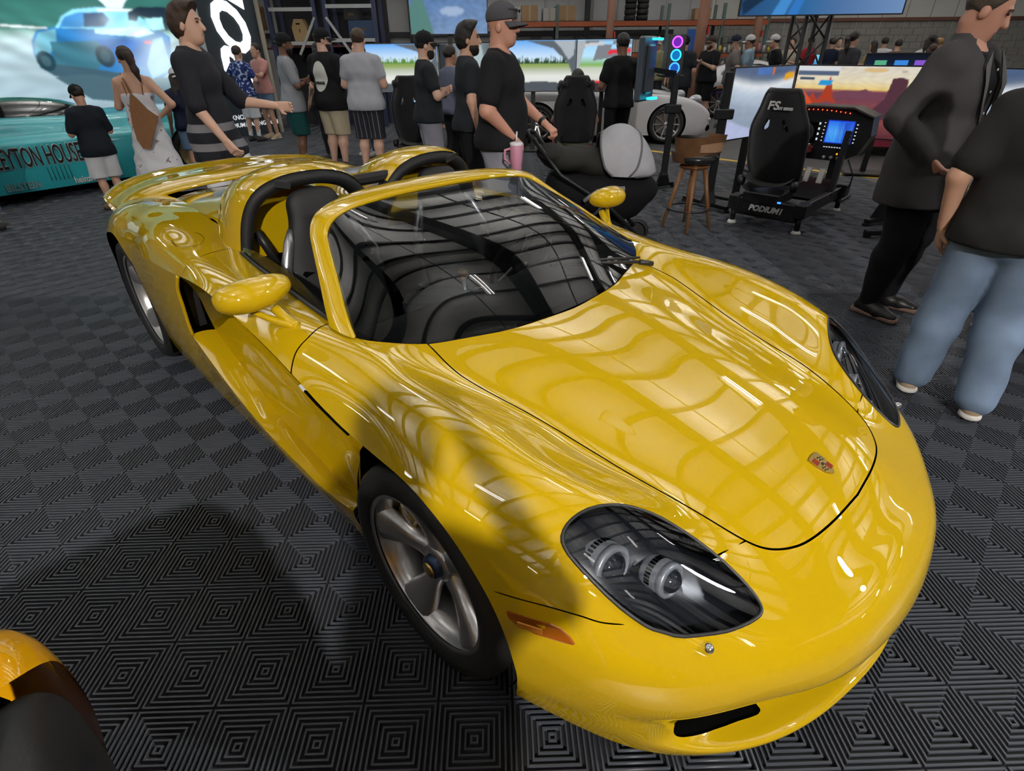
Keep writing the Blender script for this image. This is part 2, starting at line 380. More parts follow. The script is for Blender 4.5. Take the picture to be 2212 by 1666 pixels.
def tm_clip(m, g):
    """keep the part with g <= 0"""
    ins = g <= 0; cnt = ins[m.F].sum(1); keep = [m.F[cnt == 3]]; V = [m.V]; N = [m.N]; nb = len(m.V)
    def cutpts(A, B, nb):
        key = np.sort(np.stack([A, B], 1), 1); uq, inv = np.unique(key, axis=0, return_inverse=True); inv = inv.ravel()
        ga, gb = g[uq[:, 0]], g[uq[:, 1]]; t = (ga/(ga-gb))[:, None]
        V.append(m.V[uq[:, 0]]*(1-t)+m.V[uq[:, 1]]*t); nn = m.N[uq[:, 0]]*(1-t)+m.N[uq[:, 1]]*t
        N.append(nn/np.maximum(np.linalg.norm(nn, axis=1, keepdims=True), 1e-9)); return inv+nb, nb+len(uq)
    f1 = m.F[cnt == 1]; f2 = m.F[cnt == 2]
    if len(f1):
        k = ins[f1].argmax(1); r = np.arange(len(f1)); a, b, c = f1[r, k], f1[r, (k+1) % 3], f1[r, (k+2) % 3]
        both, nb = cutpts(np.concatenate([a, a]), np.concatenate([b, c]), nb); ab, ac = both[:len(a)], both[len(a):]
        keep.append(np.stack([a, ab, ac], 1))
    if len(f2):
        k = (~ins[f2]).argmax(1); r = np.arange(len(f2)); a, b, c = f2[r, k], f2[r, (k+1) % 3], f2[r, (k+2) % 3]
        both, nb = cutpts(np.concatenate([a, a]), np.concatenate([b, c]), nb); ab, ac = both[:len(a)], both[len(a):]
        keep.append(np.stack([b, c, ac], 1)); keep.append(np.stack([b, ac, ab], 1))
    return tm_clean(TM(np.concatenate(V), np.concatenate(N), np.concatenate(keep)))
def tm_clean(m):
    u, inv = np.unique(m.F, return_inverse=True); return TM(m.V[u], m.N[u], inv.reshape(-1, 3))
def tm_refine(m, fmask, levels=1):
    for _ in range(levels):
        f = m.F[fmask]; rest = m.F[~fmask]; E = np.sort(np.concatenate([f[:, [0, 1]], f[:, [1, 2]], f[:, [2, 0]]]), 1)
        uq, inv = np.unique(E, axis=0, return_inverse=True); inv = inv.ravel()+len(m.V); n = len(f)
        V = np.concatenate([m.V, (m.V[uq[:, 0]]+m.V[uq[:, 1]])/2]); nn = m.N[uq[:, 0]]+m.N[uq[:, 1]]
        N = np.concatenate([m.N, nn/np.maximum(np.linalg.norm(nn, axis=1, keepdims=True), 1e-9)]); ab, bc, ca = inv[:n], inv[n:2*n], inv[2*n:]
        a, b, c = f.T; nf = np.concatenate([np.stack(q, 1) for q in ((a, ab, ca), (ab, b, bc), (ca, bc, c), (ab, bc, ca))])
        m = TM(V, N, np.concatenate([rest, nf])); fmask = np.concatenate([np.zeros(len(rest), bool), np.ones(len(nf), bool)])
    return m
def seg_dist(P, L, closed=False):
    L = np.asarray(L, float); A = L if closed else L[:-1]; B = np.roll(L, -1, 0) if closed else L[1:]
    out = np.full(len(P), 1.); near = ((P > L.min(0)-.06) & (P < L.max(0)+.06)).all(1); Q = P[near]
    best = np.full(len(Q), 1.)
    for a, b in zip(A, B):
        lo = np.minimum(a, b)-.06; hi = np.maximum(a, b)+.06; k = np.where(((Q > lo) & (Q < hi)).all(1))[0]
        if len(k) == 0: continue
        q = Q[k]; d = b-a; t = np.clip(((q-a)@d)/max(d@d, 1e-12), 0, 1)[:, None]; best[k] = np.minimum(best[k], np.sqrt((((q-a)-t*d)**2).sum(1)))
    out[near] = best; return out
def poly_sd(P, L):
    """signed distance to closed polygon, negative inside"""
    L = np.asarray(L, float); d = seg_dist(P, L, True); near = ((P > L.min(0)) & (P < L.max(0))).all(1); Q = P[near]; x, y = Q[:, 0], Q[:, 1]; ins = np.zeros(len(Q), bool)
    for (x0, y0), (x1, y1) in zip(L, np.roll(L, -1, 0)):
        c = ((y0 > y) != (y1 > y)); ins ^= c & (x < (x1-x0)*(y-y0)/(y1-y0+1e-15)+x0)
    full = np.zeros(len(P), bool); full[near] = ins
    return np.where(full, -d, d)
def tm_groove(m, dist_fn, hw, fine=.004):
    """open a narrow gap along a curve: refine near it, then clip"""
    for k in (.02, .010, .005):
        d = dist_fn(m.V); fm = (np.abs(d[m.F]).min(1) < k)
        if not fm.any(): return m
        m = tm_refine(m, fm, 1)
    d = dist_fn(m.V); return tm_clip(m, hw-d)
def smooth_closed(pts, n=8): return catmull(pts, n, True)
def tm_link(name, m, mat_, parent):
    return mesh_np(name, m.V, m.F, mat_, parent, True, m.N)
# ------------------------------------------------------------------ roadster body: rows run across the car from the right edge to its centre line
# car frame: x forward from the front axle, y to the car's left, z up
_R = [
 # d0 (edge / wheel arch)      d1                 d2                 d3                 d4                 d5                 d6 (centre)
 [(.345,.862,.125),(.50,.805,.115), (.665,.717,.10),  (.80,.585,.10),   (.895,.42,.10),   (.955,.215,.10),  (.98,0,.10)],
 [(.36,.878,.18),  (.51,.818,.165), (.672,.73,.15),   (.803,.60,.147),  (.895,.43,.147),  (.954,.22,.147),  (.978,0,.147)],
 [(.378,.892,.235),(.525,.828,.22), (.68,.727,.195),  (.745,.56,.172),  (.80,.40,.166),   (.85,.21,.163),   (.865,0,.162)],
 [(.388,.902,.285),(.538,.836,.265),(.690,.722,.268), (.735,.555,.288), (.80,.40,.288),   (.85,.21,.28),    (.865,0,.28)],
 [(.395,.91,.335), (.548,.844,.312),(.703,.722,.300), (.792,.573,.309), (.895,.403,.308), (.953,.22,.305),  (.976,0,.303)],
 [(.39,.918,.40),  (.556,.853,.385),(.716,.737,.36),  (.824,.585,.362),  (.919,.41,.372),  (.971,.22,.382),  (.99,0,.385)],
 [(.375,.924,.47), (.54,.861,.468), (.69,.750,.448),  (.812,.592,.441), (.888,.41,.446),  (.94,.22,.456),   (.957,0,.46)],
 [(.335,.926,.545),(.477,.868,.550),(.615,.76,.535),  (.735,.605,.515), (.82,.42,.494),   (.868,.22,.503),  (.885,0,.508)],
 [(.27,.926,.61),  (.37,.87,.64),   (.488,.76,.660),  (.60,.60,.620),   (.70,.40,.561),   (.765,.22,.562),  (.78,0,.566)],
 [(.19,.926,.665), (.26,.869,.705), (.34,.752,.745),  (.44,.615,.714),  (.53,.43,.626),   (.60,.23,.625),   (.62,0,.627)],
 [(.07,.926,.710), (.13,.868,.75),  (.19,.742,.785),  (.27,.62,.735),   (.34,.465,.666),  (.40,.24,.676),   (.42,0,.679)],
 [(-.04,.926,.722),(-.02,.868,.775),(.03,.742,.81),   (.09,.63,.765),   (.13,.50,.709),   (.18,.25,.722),   (.20,0,.725)],
 [(-.16,.924,.720),(-.14,.865,.785),(-.12,.745,.82),  (-.08,.65,.785),  (-.05,.54,.748),  (-.01,.26,.761),  (0,0,.764)],
 [(-.31,.922,.727),(-.29,.862,.79), (-.27,.755,.825), (-.23,.67,.805),  (-.22,.572,.785), (-.20,.27,.793),  (-.20,0,.796)],
 [(-.48,.92,.757), (-.47,.862,.805),(-.45,.77,.835),  (-.42,.69,.828),  (-.40,.58,.817),  (-.40,.28,.815),  (-.40,0,.815)],
 [(-.67,.92,.797), (-.67,.865,.833),(-.67,.785,.847), (-.66,.70,.84),   (-.65,.60,.835),  (-.65,.30,.83),   (-.65,0,.83)],
 [(-.95,.92,.832), (-.95,.872,.853),(-.95,.795,.86),  (-.95,.71,.853),  (-.95,.62,.85),   (-.95,.30,.85),   (-.95,0,.85)],
 [(-1.25,.92,.850),(-1.25,.876,.866),(-1.25,.80,.870),(-1.25,.715,.863),(-1.25,.63,.86),  (-1.25,.32,.86),  (-1.25,0,.86)],
 [(-1.55,.922,.825),(-1.55,.88,.868),(-1.55,.80,.880),(-1.55,.715,.874),(-1.55,.62,.87),  (-1.55,.32,.87),  (-1.55,0,.87)],
 [(-1.85,.924,.795),(-1.85,.882,.862),(-1.85,.80,.893),(-1.85,.71,.890),(-1.85,.60,.885), (-1.85,.30,.88),  (-1.85,0,.88)],
 [(-2.17,.923,.755),(-2.15,.885,.852),(-2.15,.80,.905),(-2.15,.69,.906),(-2.15,.56,.90),  (-2.15,.28,.88),  (-2.15,0,.88)],
 [(-2.45,.918,.66),(-2.42,.885,.82),(-2.40,.80,.90),  (-2.40,.68,.912), (-2.40,.54,.90),  (-2.40,.27,.88),  (-2.40,0,.88)],
 [(-2.626,.918,.745),(-2.62,.88,.84),(-2.62,.79,.893),(-2.62,.66,.905), (-2.62,.52,.89),  (-2.62,.26,.87),  (-2.62,0,.87)],
 [(-2.765,.918,.757),(-2.80,.873,.83),(-2.82,.78,.875),(-2.84,.64,.887),(-2.84,.50,.87),  (-2.84,.25,.85),  (-2.84,0,.85)],
 [(-2.93,.915,.705),(-2.98,.86,.785),(-3.02,.76,.845),(-3.05,.62,.86),  (-3.07,.48,.85),  (-3.07,.24,.83),  (-3.07,0,.83)],
 [(-3.076,.90,.56),(-3.15,.84,.68), (-3.22,.73,.785), (-3.27,.60,.81),  (-3.30,.46,.81),  (-3.32,.23,.80),  (-3.32,0,.80)],
 [(-3.13,.88,.40), (-3.29,.80,.56), (-3.41,.68,.68),  (-3.48,.55,.72),  (-3.53,.40,.73),  (-3.56,.20,.73),  (-3.57,0,.73)],
 [(-3.10,.85,.20), (-3.33,.77,.35), (-3.48,.64,.48),  (-3.56,.50,.54),  (-3.61,.36,.56),  (-3.64,.18,.57),  (-3.65,0,.57)],
]
G_BODY = np.array([[(x, -w, z) for (x, w, z) in r]+[(x, w, z) for (x, w, z) in r[-2::-1]] for r in _R])
# ------------------------------------------------------------------ the yellow roadster
M_YEL = mat('yellow_paint', (.405, .262, .003), .55, coat=1.0, spec=.0, coat_r=.006)
M_YEL.node_tree.nodes['Principled BSDF'].inputs['Coat IOR'].default_value = 1.72
M_BLK = mat('black_plastic', (.012, .012, .013), .45)
M_VOID = mat('dark_cavity', (.002, .002, .002), .9, spec=0.)  # near-black, no gloss: shade of openings put into the colour
M_LEA = mat('black_leather', (.009, .009, .010), .55, spec=.3, bump=.15, bscale=400)
M_RUB = mat('tyre_rubber', (.012, .012, .013), .62, bump=.1, bscale=200)
M_ALU = mat('wheel_silver', (.56, .55, .55), .28, metal=.85, coat=.3)
M_CHR = mat('chrome', (.85, .85, .86), .08, metal=1.)
M_SIL = mat('satin_silver', (.42, .42, .44), .3, metal=.9)
M_GREY = mat('lamp_silver', (.55, .56, .60), .35, metal=.4)
M_GLASS = glass('windscreen_glass', (.72, .80, .82), .42)
M_LENS = glass('headlamp_lens', (.75, .78, .82), .15)
M_SIDEG = glass('side_glass', (.8, .85, .86), .1)
M_AMB = mat('amber_lens', (.22, .055, .004), .12, coat=1.)
M_AMB2 = mat('amber_reflector', (.42, .15, .01), .3)
M_GRILL = mat('engine_mesh', (.35, .36, .40), .3, metal=.8)
M_DISC = mat('brake_disc', (.16, .15, .15), .4, metal=.7)
CAR_O = (0.38586138, 1.67257636, 0.0); CAR_A = math.radians(-46.07815713196568)
car = empty('sports_car', CAR_O, CAR_A, 'yellow open-top roadster with black roll hoops and crest on its bonnet', 'car')
S_ = patch(G_BODY, 380, 270); body = grid_tm(S_, True)
def mir(L): return [(x, -y) for x, y in L][::-1]
XY = lambda V: V[:, :2]
HL_R = smooth_closed([(.403, -.779), (.397, -.748), (.407, -.699), (.432, -.641), (.460, -.595), (.499, -.554), (.557, -.520), (.632, -.492), (.704, -.481), (.742, -.486), (.755, -.500), (.753, -.525), (.740, -.566), (.718, -.613), (.670, -.685), (.638, -.715), (.607, -.739), (.543, -.768), (.472, -.786), (.426, -.790)], 5)
HOOD_H = [(-.231, 0), (-.237, -.086), (-.262, -.27), (-.312, -.418), (-.358, -.556), (-.22, -.572), (-.123, -.563), (.083, -.513), (.249, -.482), (.417, -.456), (.566, -.417), (.652, -.387), (.699, -.354), (.736, -.299), (.758, -.235), (.773, -.137), (.781, 0)]
_h1 = catmull(HOOD_H[:5], 6); _h2 = catmull(HOOD_H[4:], 6)[1:]
_hr = [tuple(p) for p in _h1]+[tuple(p) for p in _h2]
HOOD = np.array(_hr+[(x, -y) for x, y in _hr[-2:0:-1]])
HOLE_H = [(-.231, 0), (-.237, -.086), (-.262, -.27), (-.312, -.418), (-.358, -.556), (-.435, -.66), (-.51, -.715), (-.66, -.715), (-.95, -.705), (-1.25, -.69), (-1.45, -.67), (-1.60, -.625), (-1.75, -.60), (-2.05, -.60), (-2.35, -.585), (-2.65, -.565), (-2.95, -.55), (-3.20, -.50), (-3.28, -.3), (-3.30, 0)]
_c = [tuple(p) for p in catmull(HOLE_H, 4)]; HOLE = np.array(_c+[(x, -y) for x, y in _c[-2:0:-1]])
g_hole = poly_sd(XY(body.V), HOLE)
top = (body.V[:, 2] > .5)
body = tm_clip(body, np.where(top, -g_hole, -1.0))
g = poly_sd(XY(body.V), HOOD)
for k in (.02, .01):
    g = poly_sd(XY(body.V), HOOD); body = tm_refine(body, (np.abs(g[body.F]).min(1) < k) & (body.V[body.F][:, :, 2].min(1) > .5))
g = poly_sd(XY(body.V), HOOD); lowz = body.V[:, 2] < .45
hood = tm_clip(body, np.where(lowz, 1., g+.0026)); rest = tm_clip(body, np.where(lowz, -1., .0026-g))
# headlamp openings
lens = []
for sgn in (1, -1):
    L = HL_R if sgn == 1 else np.array(mir([tuple(p) for p in HL_R]))
    for k in (.02, .008):
        g = poly_sd(XY(rest.V), L); rest = tm_refine(rest, (np.abs(g[rest.F]).min(1) < k) & (rest.V[rest.F][:, :, 2].min(1) > .45))
    g = poly_sd(XY(rest.V), L); lz = rest.V[:, 2] < .46
    lens.append((sgn, tm_clip(rest, np.where(lz, 1., g+.003)), L)); rest = tm_clip(rest, np.where(lz, -1., -g))
# corner air inlets show the near-black backing shell, its colour standing for shade
INL = [(.690, .238), (.672, .258), (.60, .272), (.54, .275), (.46, .276), (.53, .240), (.60, .205), (.655, .200)]
yz = lambda V: np.stack([np.abs(V[:, 1]), V[:, 2]], 1)
for k in (.02, .01):
    g = poly_sd(yz(rest.V), np.array(INL)); rest = tm_refine(rest, (np.abs(g[rest.F]).min(1) < k) & (rest.V[rest.F][:, :, 0].min(1) > .55))
rest = tm_clip(rest, np.where(rest.V[:, 0] > .55, -poly_sd(yz(rest.V), smooth_closed(INL, 4)), -1.))
_duct = np.array([(.690, .690), (.712, .676), (.742, .628), (.768, .575), (.792, .525), (.822, .462), (.79, .455), (.73, .52), (.67, .62), (.658, .675)])
rest = tm_clip(rest, np.where((rest.V[:, 2] < .285) & (rest.V[:, 2] > .10), -poly_sd(np.stack([rest.V[:, 0], np.abs(rest.V[:, 1])], 1), smooth_closed(_duct, 4)), -1.))
# joint lines
def pl3(pts, sgn=1):
    P = np.array(pts, float)*np.array([1, sgn, 1]); return lambda V: seg_dist(V, P)
CUT_BUMP = catmull([(.300, -.925, .578), (.366, -.902, .585), (.441, -.866, .589), (.501, -.83, .582), (.541, -.803, .572), (.584, -.765, .568)], 5)
CUT_HOOD = [(.630, -.488, .597), (.651, -.388, .584)]
CUT_DF = catmull([(-.654, -.715, .842), (-.637, -.77, .845), (-.609, -.825, .838), (-.592, -.876, .816), (-.565, -.911, .784), (-.545, -.925, .765)], 5)
CUT_DR = catmull([(-1.565, -.639, .871), (-1.583, -.698, .874), (-1.557, -.782, .879), (-1.515, -.864, .872), (-1.496, -.905, .847), (-1.495, -.93, .81)], 5)
CUT_FUEL = smooth_closed([(-1.90, -.775, .892), (-1.86, -.83, .886), (-1.76, -.842, .88), (-1.70, -.81, .884), (-1.70, -.765, .886), (-1.78, -.722, .888), (-1.87, -.725, .892)], 6)
CUT_REAR = [(-2.40, -.93, .655), (-2.15, -.93, .73), (-1.9, -.93, .775), (-1.62, -.93, .80)]
for sgn in (1, -1):
    for L, hw in ((CUT_BUMP, .0016), (CUT_HOOD, .0022), (CUT_DF, .0026), (CUT_DR, .0026)):
        rest = tm_groove(rest, pl3(L, sgn), hw)
cf = np.vstack([CUT_FUEL, CUT_FUEL[:1]]); rest = tm_groove(rest, lambda V: seg_dist(V, cf), .0018)
tm_link('body_shell', rest, M_YEL, car)
hood_o = tm_link('bonnet', hood, M_YEL, car)
# near-black backing just under the skin; its colour paints the shade in joints
sk = TM(S_.reshape(-1, 3), grid_tm(S_, True).N, grid_tm(S_, True).F); sk = TM(sk.V-.010*sk.N, sk.N, sk.F)
sk = tm_clip(sk, np.where(sk.V[:, 2] > .5, .006-poly_sd(XY(sk.V), HOLE), -1.))
for sgn in (1, -1):
    L = HL_R if sgn == 1 else np.array(mir([tuple(p) for p in HL_R])); g = poly_sd(XY(sk.V), L); sk = tm_clip(sk, np.where(sk.V[:, 2] < .44, -1., -g-.004))
tm_link('inner_shell', sk, M_VOID, car)
# headlamps: lens, black rim, dark bowl, two silver projector barrels
def surf_pt(tm, x, y):
    d = (tm.V[:, 0]-x)**2+(tm.V[:, 1]-y)**2+np.where(tm.V[:, 2] < .44, 1., 0); i = np.argsort(d)[:4]; return tm.V[i].mean(0), tm.N[i].mean(0)
for sgn, lm, L in lens:
    hl = empty('headlamp'); hl.parent = car
    lens_o = tm_link('lens', TM(lm.V+lm.N*.001, lm.N, lm.F), M_LENS, hl)
    Bw = tm_clip(lm, poly_sd(XY(lm.V), L)+.0); sd = -poly_sd(XY(Bw.V), L); dep = .012+.10*np.clip(sd/.10, 0, 1)**.7
    tm_link('bowl', TM(Bw.V-Bw.N*dep[:, None]*np.array([.7, .7, 1.]), Bw.N, Bw.F), mat('headlamp_bowl', (.015, .016, .02), .25), hl)
    rim = []
    for p in L[::2]:
        q, n_ = surf_pt(lm, p[0], p[1]); rim.append((p[0], p[1], q[2]))
    MB().tube(rim, .0042, 8, closed=True).build('seal', M_BLK, hl)
    for (cx, cy, r, ln) in ((.487, .700, .052, .075), (.580, .600, .042, .06)):
        q, n_ = surf_pt(lm, cx, -sgn*cy); ax = Vector((.80, -sgn*.10, .18)).normalized(); c0 = Vector((cx, -sgn*cy, q[2]-.055-r*.42))
        R = ax.to_track_quat('Z', 'Y').to_matrix()
        b = MB().lathe([(r*.93, -ln), (r, -ln*.9), (r, -.018), (r*.97, -.012)], c0, 28, rot=R).build('barrel', M_GREY, hl)
        MB().lathe([(r*.97, -.012), (r*1.02, -.006), (r*1.02, .004), (r*.80, .008), (r*.74, 0)], c0, 28, rot=R).build('bezel', M_GREY, b)
        MB().lathe([(r*.74, 0), (r*.6, .012), (r*.35, .021), (0.0005, .025)], c0, 24, rot=R).build('projector', mat('projector_glass', (.03, .035, .045), .05, coat=1., spec=.8), b)
        sl = MB()
        for k in range(16):
            a = PI*(.05+k/15*.95); d = R@Vector((math.cos(a), math.sin(a), 0))*(r*1.002)+R@Vector((0, 0, -.034))
            sl.box(c0+d, (.006, .003, .014), Matrix((R@Vector((-math.sin(a), math.cos(a), 0)), R@Vector((math.cos(a), math.sin(a), 0)), R@Vector((0, 0, 1)))).transposed())
        sl.build('vent_slots', M_VOID, b)
    # washer stud under the lamp
    q, n_ = surf_pt(rest, .712, -sgn*.655)
    R = Vector(n_).to_track_quat('Z', 'Y').to_matrix()
    MB().lathe([(.013, -.002), (.013, .004), (.010, .012), (.006, .016), (.0004, .017)], q, 16, rot=R).build('washer_nozzle', M_CHR, car)
# side marker lamps
for sgn in (1, -1):
    pol = [(.372, -.914, .552), (.380, -.914, .537), (.394, -.910, .530), (.442, -.894, .525), (.502, -.865, .527), (.516, -.857, .528), (.503, -.857, .541), (.483, -.862, .553), (.462, -.872, .558)]
    V = [(x+.0, sgn*(y-.004), z) for x, y, z in pol]+[(x, sgn*(y+.012), z) for x, y, z in pol]; n = len(pol)
    F = [tuple(range(n))[::(1 if sgn == 1 else -1)]]+[(i, (i+1) % n, n+(i+1) % n, n+i) for i in range(n)]
    mk = MB().add(V, F).build('side_marker', M_AMB, car)
    MB().box((.430, sgn*-.9045, .5415), (.056, .003, .016), Matrix.Rotation(math.radians(26*sgn), 3, 'Z')).build('reflector', M_AMB2, mk)
# mouth intakes: the near-black backing shell shows at both corners
# crest badge
M_GOLD = mat('gold', (.75, .52, .16), .25, metal=1.)
q, n_ = surf_pt(hood, .672, 0); nz = Vector(n_); ex = Vector((0, 1, 0)); ey = ex.cross(nz).normalized()*-1
ey = nz.cross(ex).normalized()
shield = [(-.026, .032), (0, .036), (.026, .032), (.0265, .005), (.021, -.016), (.010, -.030), (0, -.036), (-.010, -.030), (-.021, -.016), (-.0265, .005)]
up_ = -ey if ey.x > 0 else ey
bo = Vector(q)+nz*.0005; shield = [(a, b) for a, b in shield]
crest = MB().prism(shield, bo, ex, up_, nz, .004).build('crest_badge', M_GOLD, car)
cr = MB()
for (x0, y0) in ((-.024, .004), (.003, -.026)):
    for k in range(3):
        cr.box(bo+ex*(x0+.0035+k*.007)+up_*(y0+.012)+nz*.0045, (.0035, .019, .001), Matrix((ex, up_, nz)).transposed())
cr.build('crest_stripes', mat('crest_red', (.22, .012, .010), .3), crest)
cb = MB()
for (x0, y0) in ((.003, .004), (-.018, -.022)):
    for k in range(2): cb.tube([bo+ex*(x0+a*.016)+up_*(y0+.006+k*.008+.003*math.sin(a*6))+nz*.0045 for a in (0, .25, .5, .75, 1)], .0013, 5)
cb.sphere(bo+up_*.001+nz*.0045, (.006, .007, .001), 8)
cb.build('crest_antlers', M_BLK, crest)
# ------------------------------------------------------------------ roadster: sides, glass, cockpit, wheels
def strip_patch(rows, nu, nv, sgn=1, flip=False):
    G = np.array(rows, float)*np.array([1, -sgn, 1]); S = patch(G, nu, nv); return grid_tm(S, flip if sgn == 1 else not flip)
XS = [-.16, -.31, -.48, -.67, -.95, -1.25, -1.50]
CREASE = [(-.16, .924, .720), (-.31, .922, .727), (-.48, .92, .757), (-.67, .92, .797), (-.95, .92, .832), (-1.25, .92, .850), (-1.55, .922, .825)]
U1 = [(-.22, .905, .66), (-.36, .895, .66), (-.50, .890, .68), (-.68, .885, .71), (-.95, .88, .735), (-1.25, .875, .745), (-1.60, .868, .735)]
U2 = [(-.30, .875, .56), (-.42, .868, .53), (-.54, .860, .54), (-.70, .853, .555), (-.96, .848, .58), (-1.26, .845, .60), (-1.66, .835, .615)]
BIN = [(-.385, .862, .32), (-.47, .853, .305), (-.58, .848, .312), (-.72, .845, .325), (-.97, .843, .352), (-1.25, .842, .43), (-1.60, .835, .535)]
BOUT = [(-.395, .888, .30), (-.48, .912, .325), (-.60, .925, .348), (-.75, .930, .357), (-1.0, .930, .372), (-1.30, .930, .435), (-1.62, .928, .535)]
SLOW = [(-.40, .872, .21), (-.49, .885, .22), (-.62, .892, .225), (-.80, .895, .23), (-1.05, .897, .25), (-1.35, .90, .29), (-1.66, .905, .34)]
SBOT = [(-.425, .852, .12), (-.52, .852, .115), (-.66, .852, .115), (-.85, .852, .115), (-1.10, .852, .115), (-1.40, .853, .115), (-1.70, .855, .115)]
def edge_of_body(x0, x1, n):
    B = S_[:, 0]; i0, i1 = int(np.argmin(np.linalg.norm(B-np.array(x0), axis=1))), int(np.argmin(np.linalg.norm(B-np.array(x1), axis=1))); k = np.linspace(i0, i1, n).round().astype(int); return [(p[0], -p[1], p[2]) for p in B[k]]
def resample(L, n): L = np.array(L, float); t = chord(L); return [tuple(p) for p in nspline(t/t[-1], L, np.linspace(0, 1, n))]
CREASE = edge_of_body((-.16, -.924, .72), (-1.55, -.922, .825), 25); U1, U2, BIN, BOUT, SLOW, SBOT = (resample(L, 25) for L in (U1, U2, BIN, BOUT, SLOW, SBOT))
for sgn in (1, -1):
    d = tm_link('door_panel', strip_patch([CREASE, U1, U2, BIN], 60, 120, sgn), M_YEL, car)
    tm_link('sill_blade', strip_patch([BIN, [((a[0]+b[0])/2, (a[1]+b[1])/2, (a[2]+b[2])/2+.006) for a, b in zip(BIN, BOUT)], BOUT], 14, 120, sgn), M_YEL, car)
    tm_link('side_skirt', strip_patch([BOUT, [((a[0]*.7+b[0]*.3), a[1]*.75+b[1]*.25+.002, a[2]*.7+b[2]*.3) for a, b in zip(BOUT, SLOW)], SLOW, SBOT], 30, 120, sgn), M_YEL, car)
    # rear quarter under the shoulder line
    q0 = [(-1.55, .922, .825), (-1.85, .924, .795), (-2.17, .923, .755), (-2.45, .918, .66)]
    q1 = [(-1.585, .932, .70), (-1.86, .935, .68), (-2.15, .928, .63), (-2.385, .918, .55)]
    q2 = [(-1.615, .928, .535), (-1.87, .933, .50), (-2.13, .925, .45), (-2.335, .91, .40)]
    q3 = [(-1.66, .905, .34), (-1.88, .91, .31), (-2.12, .903, .28), (-2.335, .89, .24)]
    q4 = [(-1.70, .855, .115), (-1.90, .856, .115), (-2.13, .856, .115), (-2.36, .855, .115)]
    q0 = edge_of_body((-1.55, -.922, .825), (-2.45, -.918, .66), 16); q1, q2, q3, q4 = (resample(L, 16) for L in (q1, q2, q3, q4))
    tm_link('quarter_panel', strip_patch([q0, q1, q2, q3, q4], 50, 60, sgn), M_YEL, car)
    # lip round the intake mouth, dark duct and its fins
    MB().tube([(x+.004, -sgn*w, z) for x, w, z in catmull([(-1.545, .923, .822), (-1.575, .932, .76), (-1.59, .931, .68), (-1.605, .930, .60), (-1.618, .926, .535)], 6)], .0075, 8).build('intake_lip', M_YEL, car)
    V = [(-1.66, .83, .53), (-1.66, .915, .53), (-1.64, .905, .775), (-1.64, .86, .79), (-1.64, .83, .74)]
    db = MB(); n = 5; db.add([(x-.10, -sgn*w, z) for x, w, z in V], [tuple(range(n))])
    db.add([(x, -sgn*(w-.006), z) for x, w, z in V]+[(x-.10, -sgn*(w-.006), z) for x, w, z in V], [(i, (i+1) % n, n+(i+1) % n, n+i) for i in range(n)])
    db.build('air_duct', M_VOID, car)
    MB().box((-1.70, -sgn*.86, .66), (.012, .05, .26), bev=.003).build('duct_strut', M_BLK, car)
    # vent slit and side lamp on the wing
    MB().tube([(x, -sgn*w, z) for x, w, z in [(-.475, .922, .748), (-.40, .9235, .735), (-.30, .9235, .722), (-.235, .923, .715)]], .0045, 6).build('vent_slit', M_VOID, car)
    MB().box((-.487, -sgn*.9215, .751), (.034, .012, .009), Matrix.Rotation(.2, 3, 'Y'), bev=.003).build('side_repeater', M_GREY, car)
    # wheel arch liner
    for cx, cz, r, w0 in ((0, .334, .375, .87), (-2.73, .354, .405, .895)):
        l = MB(); seg = 28
        V = [(cx+r*math.cos(a), -sgn*w, cz+r*math.sin(a)) for a in np.linspace(-.55, PI+.55, seg+1) for w in (w0, .60)]
        l.add(V, [(2*i, 2*i+2, 2*i+3, 2*i+1) for i in range(seg)]); V2 = [(cx+r*math.cos(a), -sgn*.60, cz+r*math.sin(a)) for a in np.linspace(-.55, PI+.55, seg+1)]
        l.add(V2, [tuple(range(seg+1))]); l.build('arch_liner', M_VOID, car)
# floor pan
MB().box((-1.5, 0, .13), (3.6, 1.40, .03)).build('floor_pan', M_VOID, car)
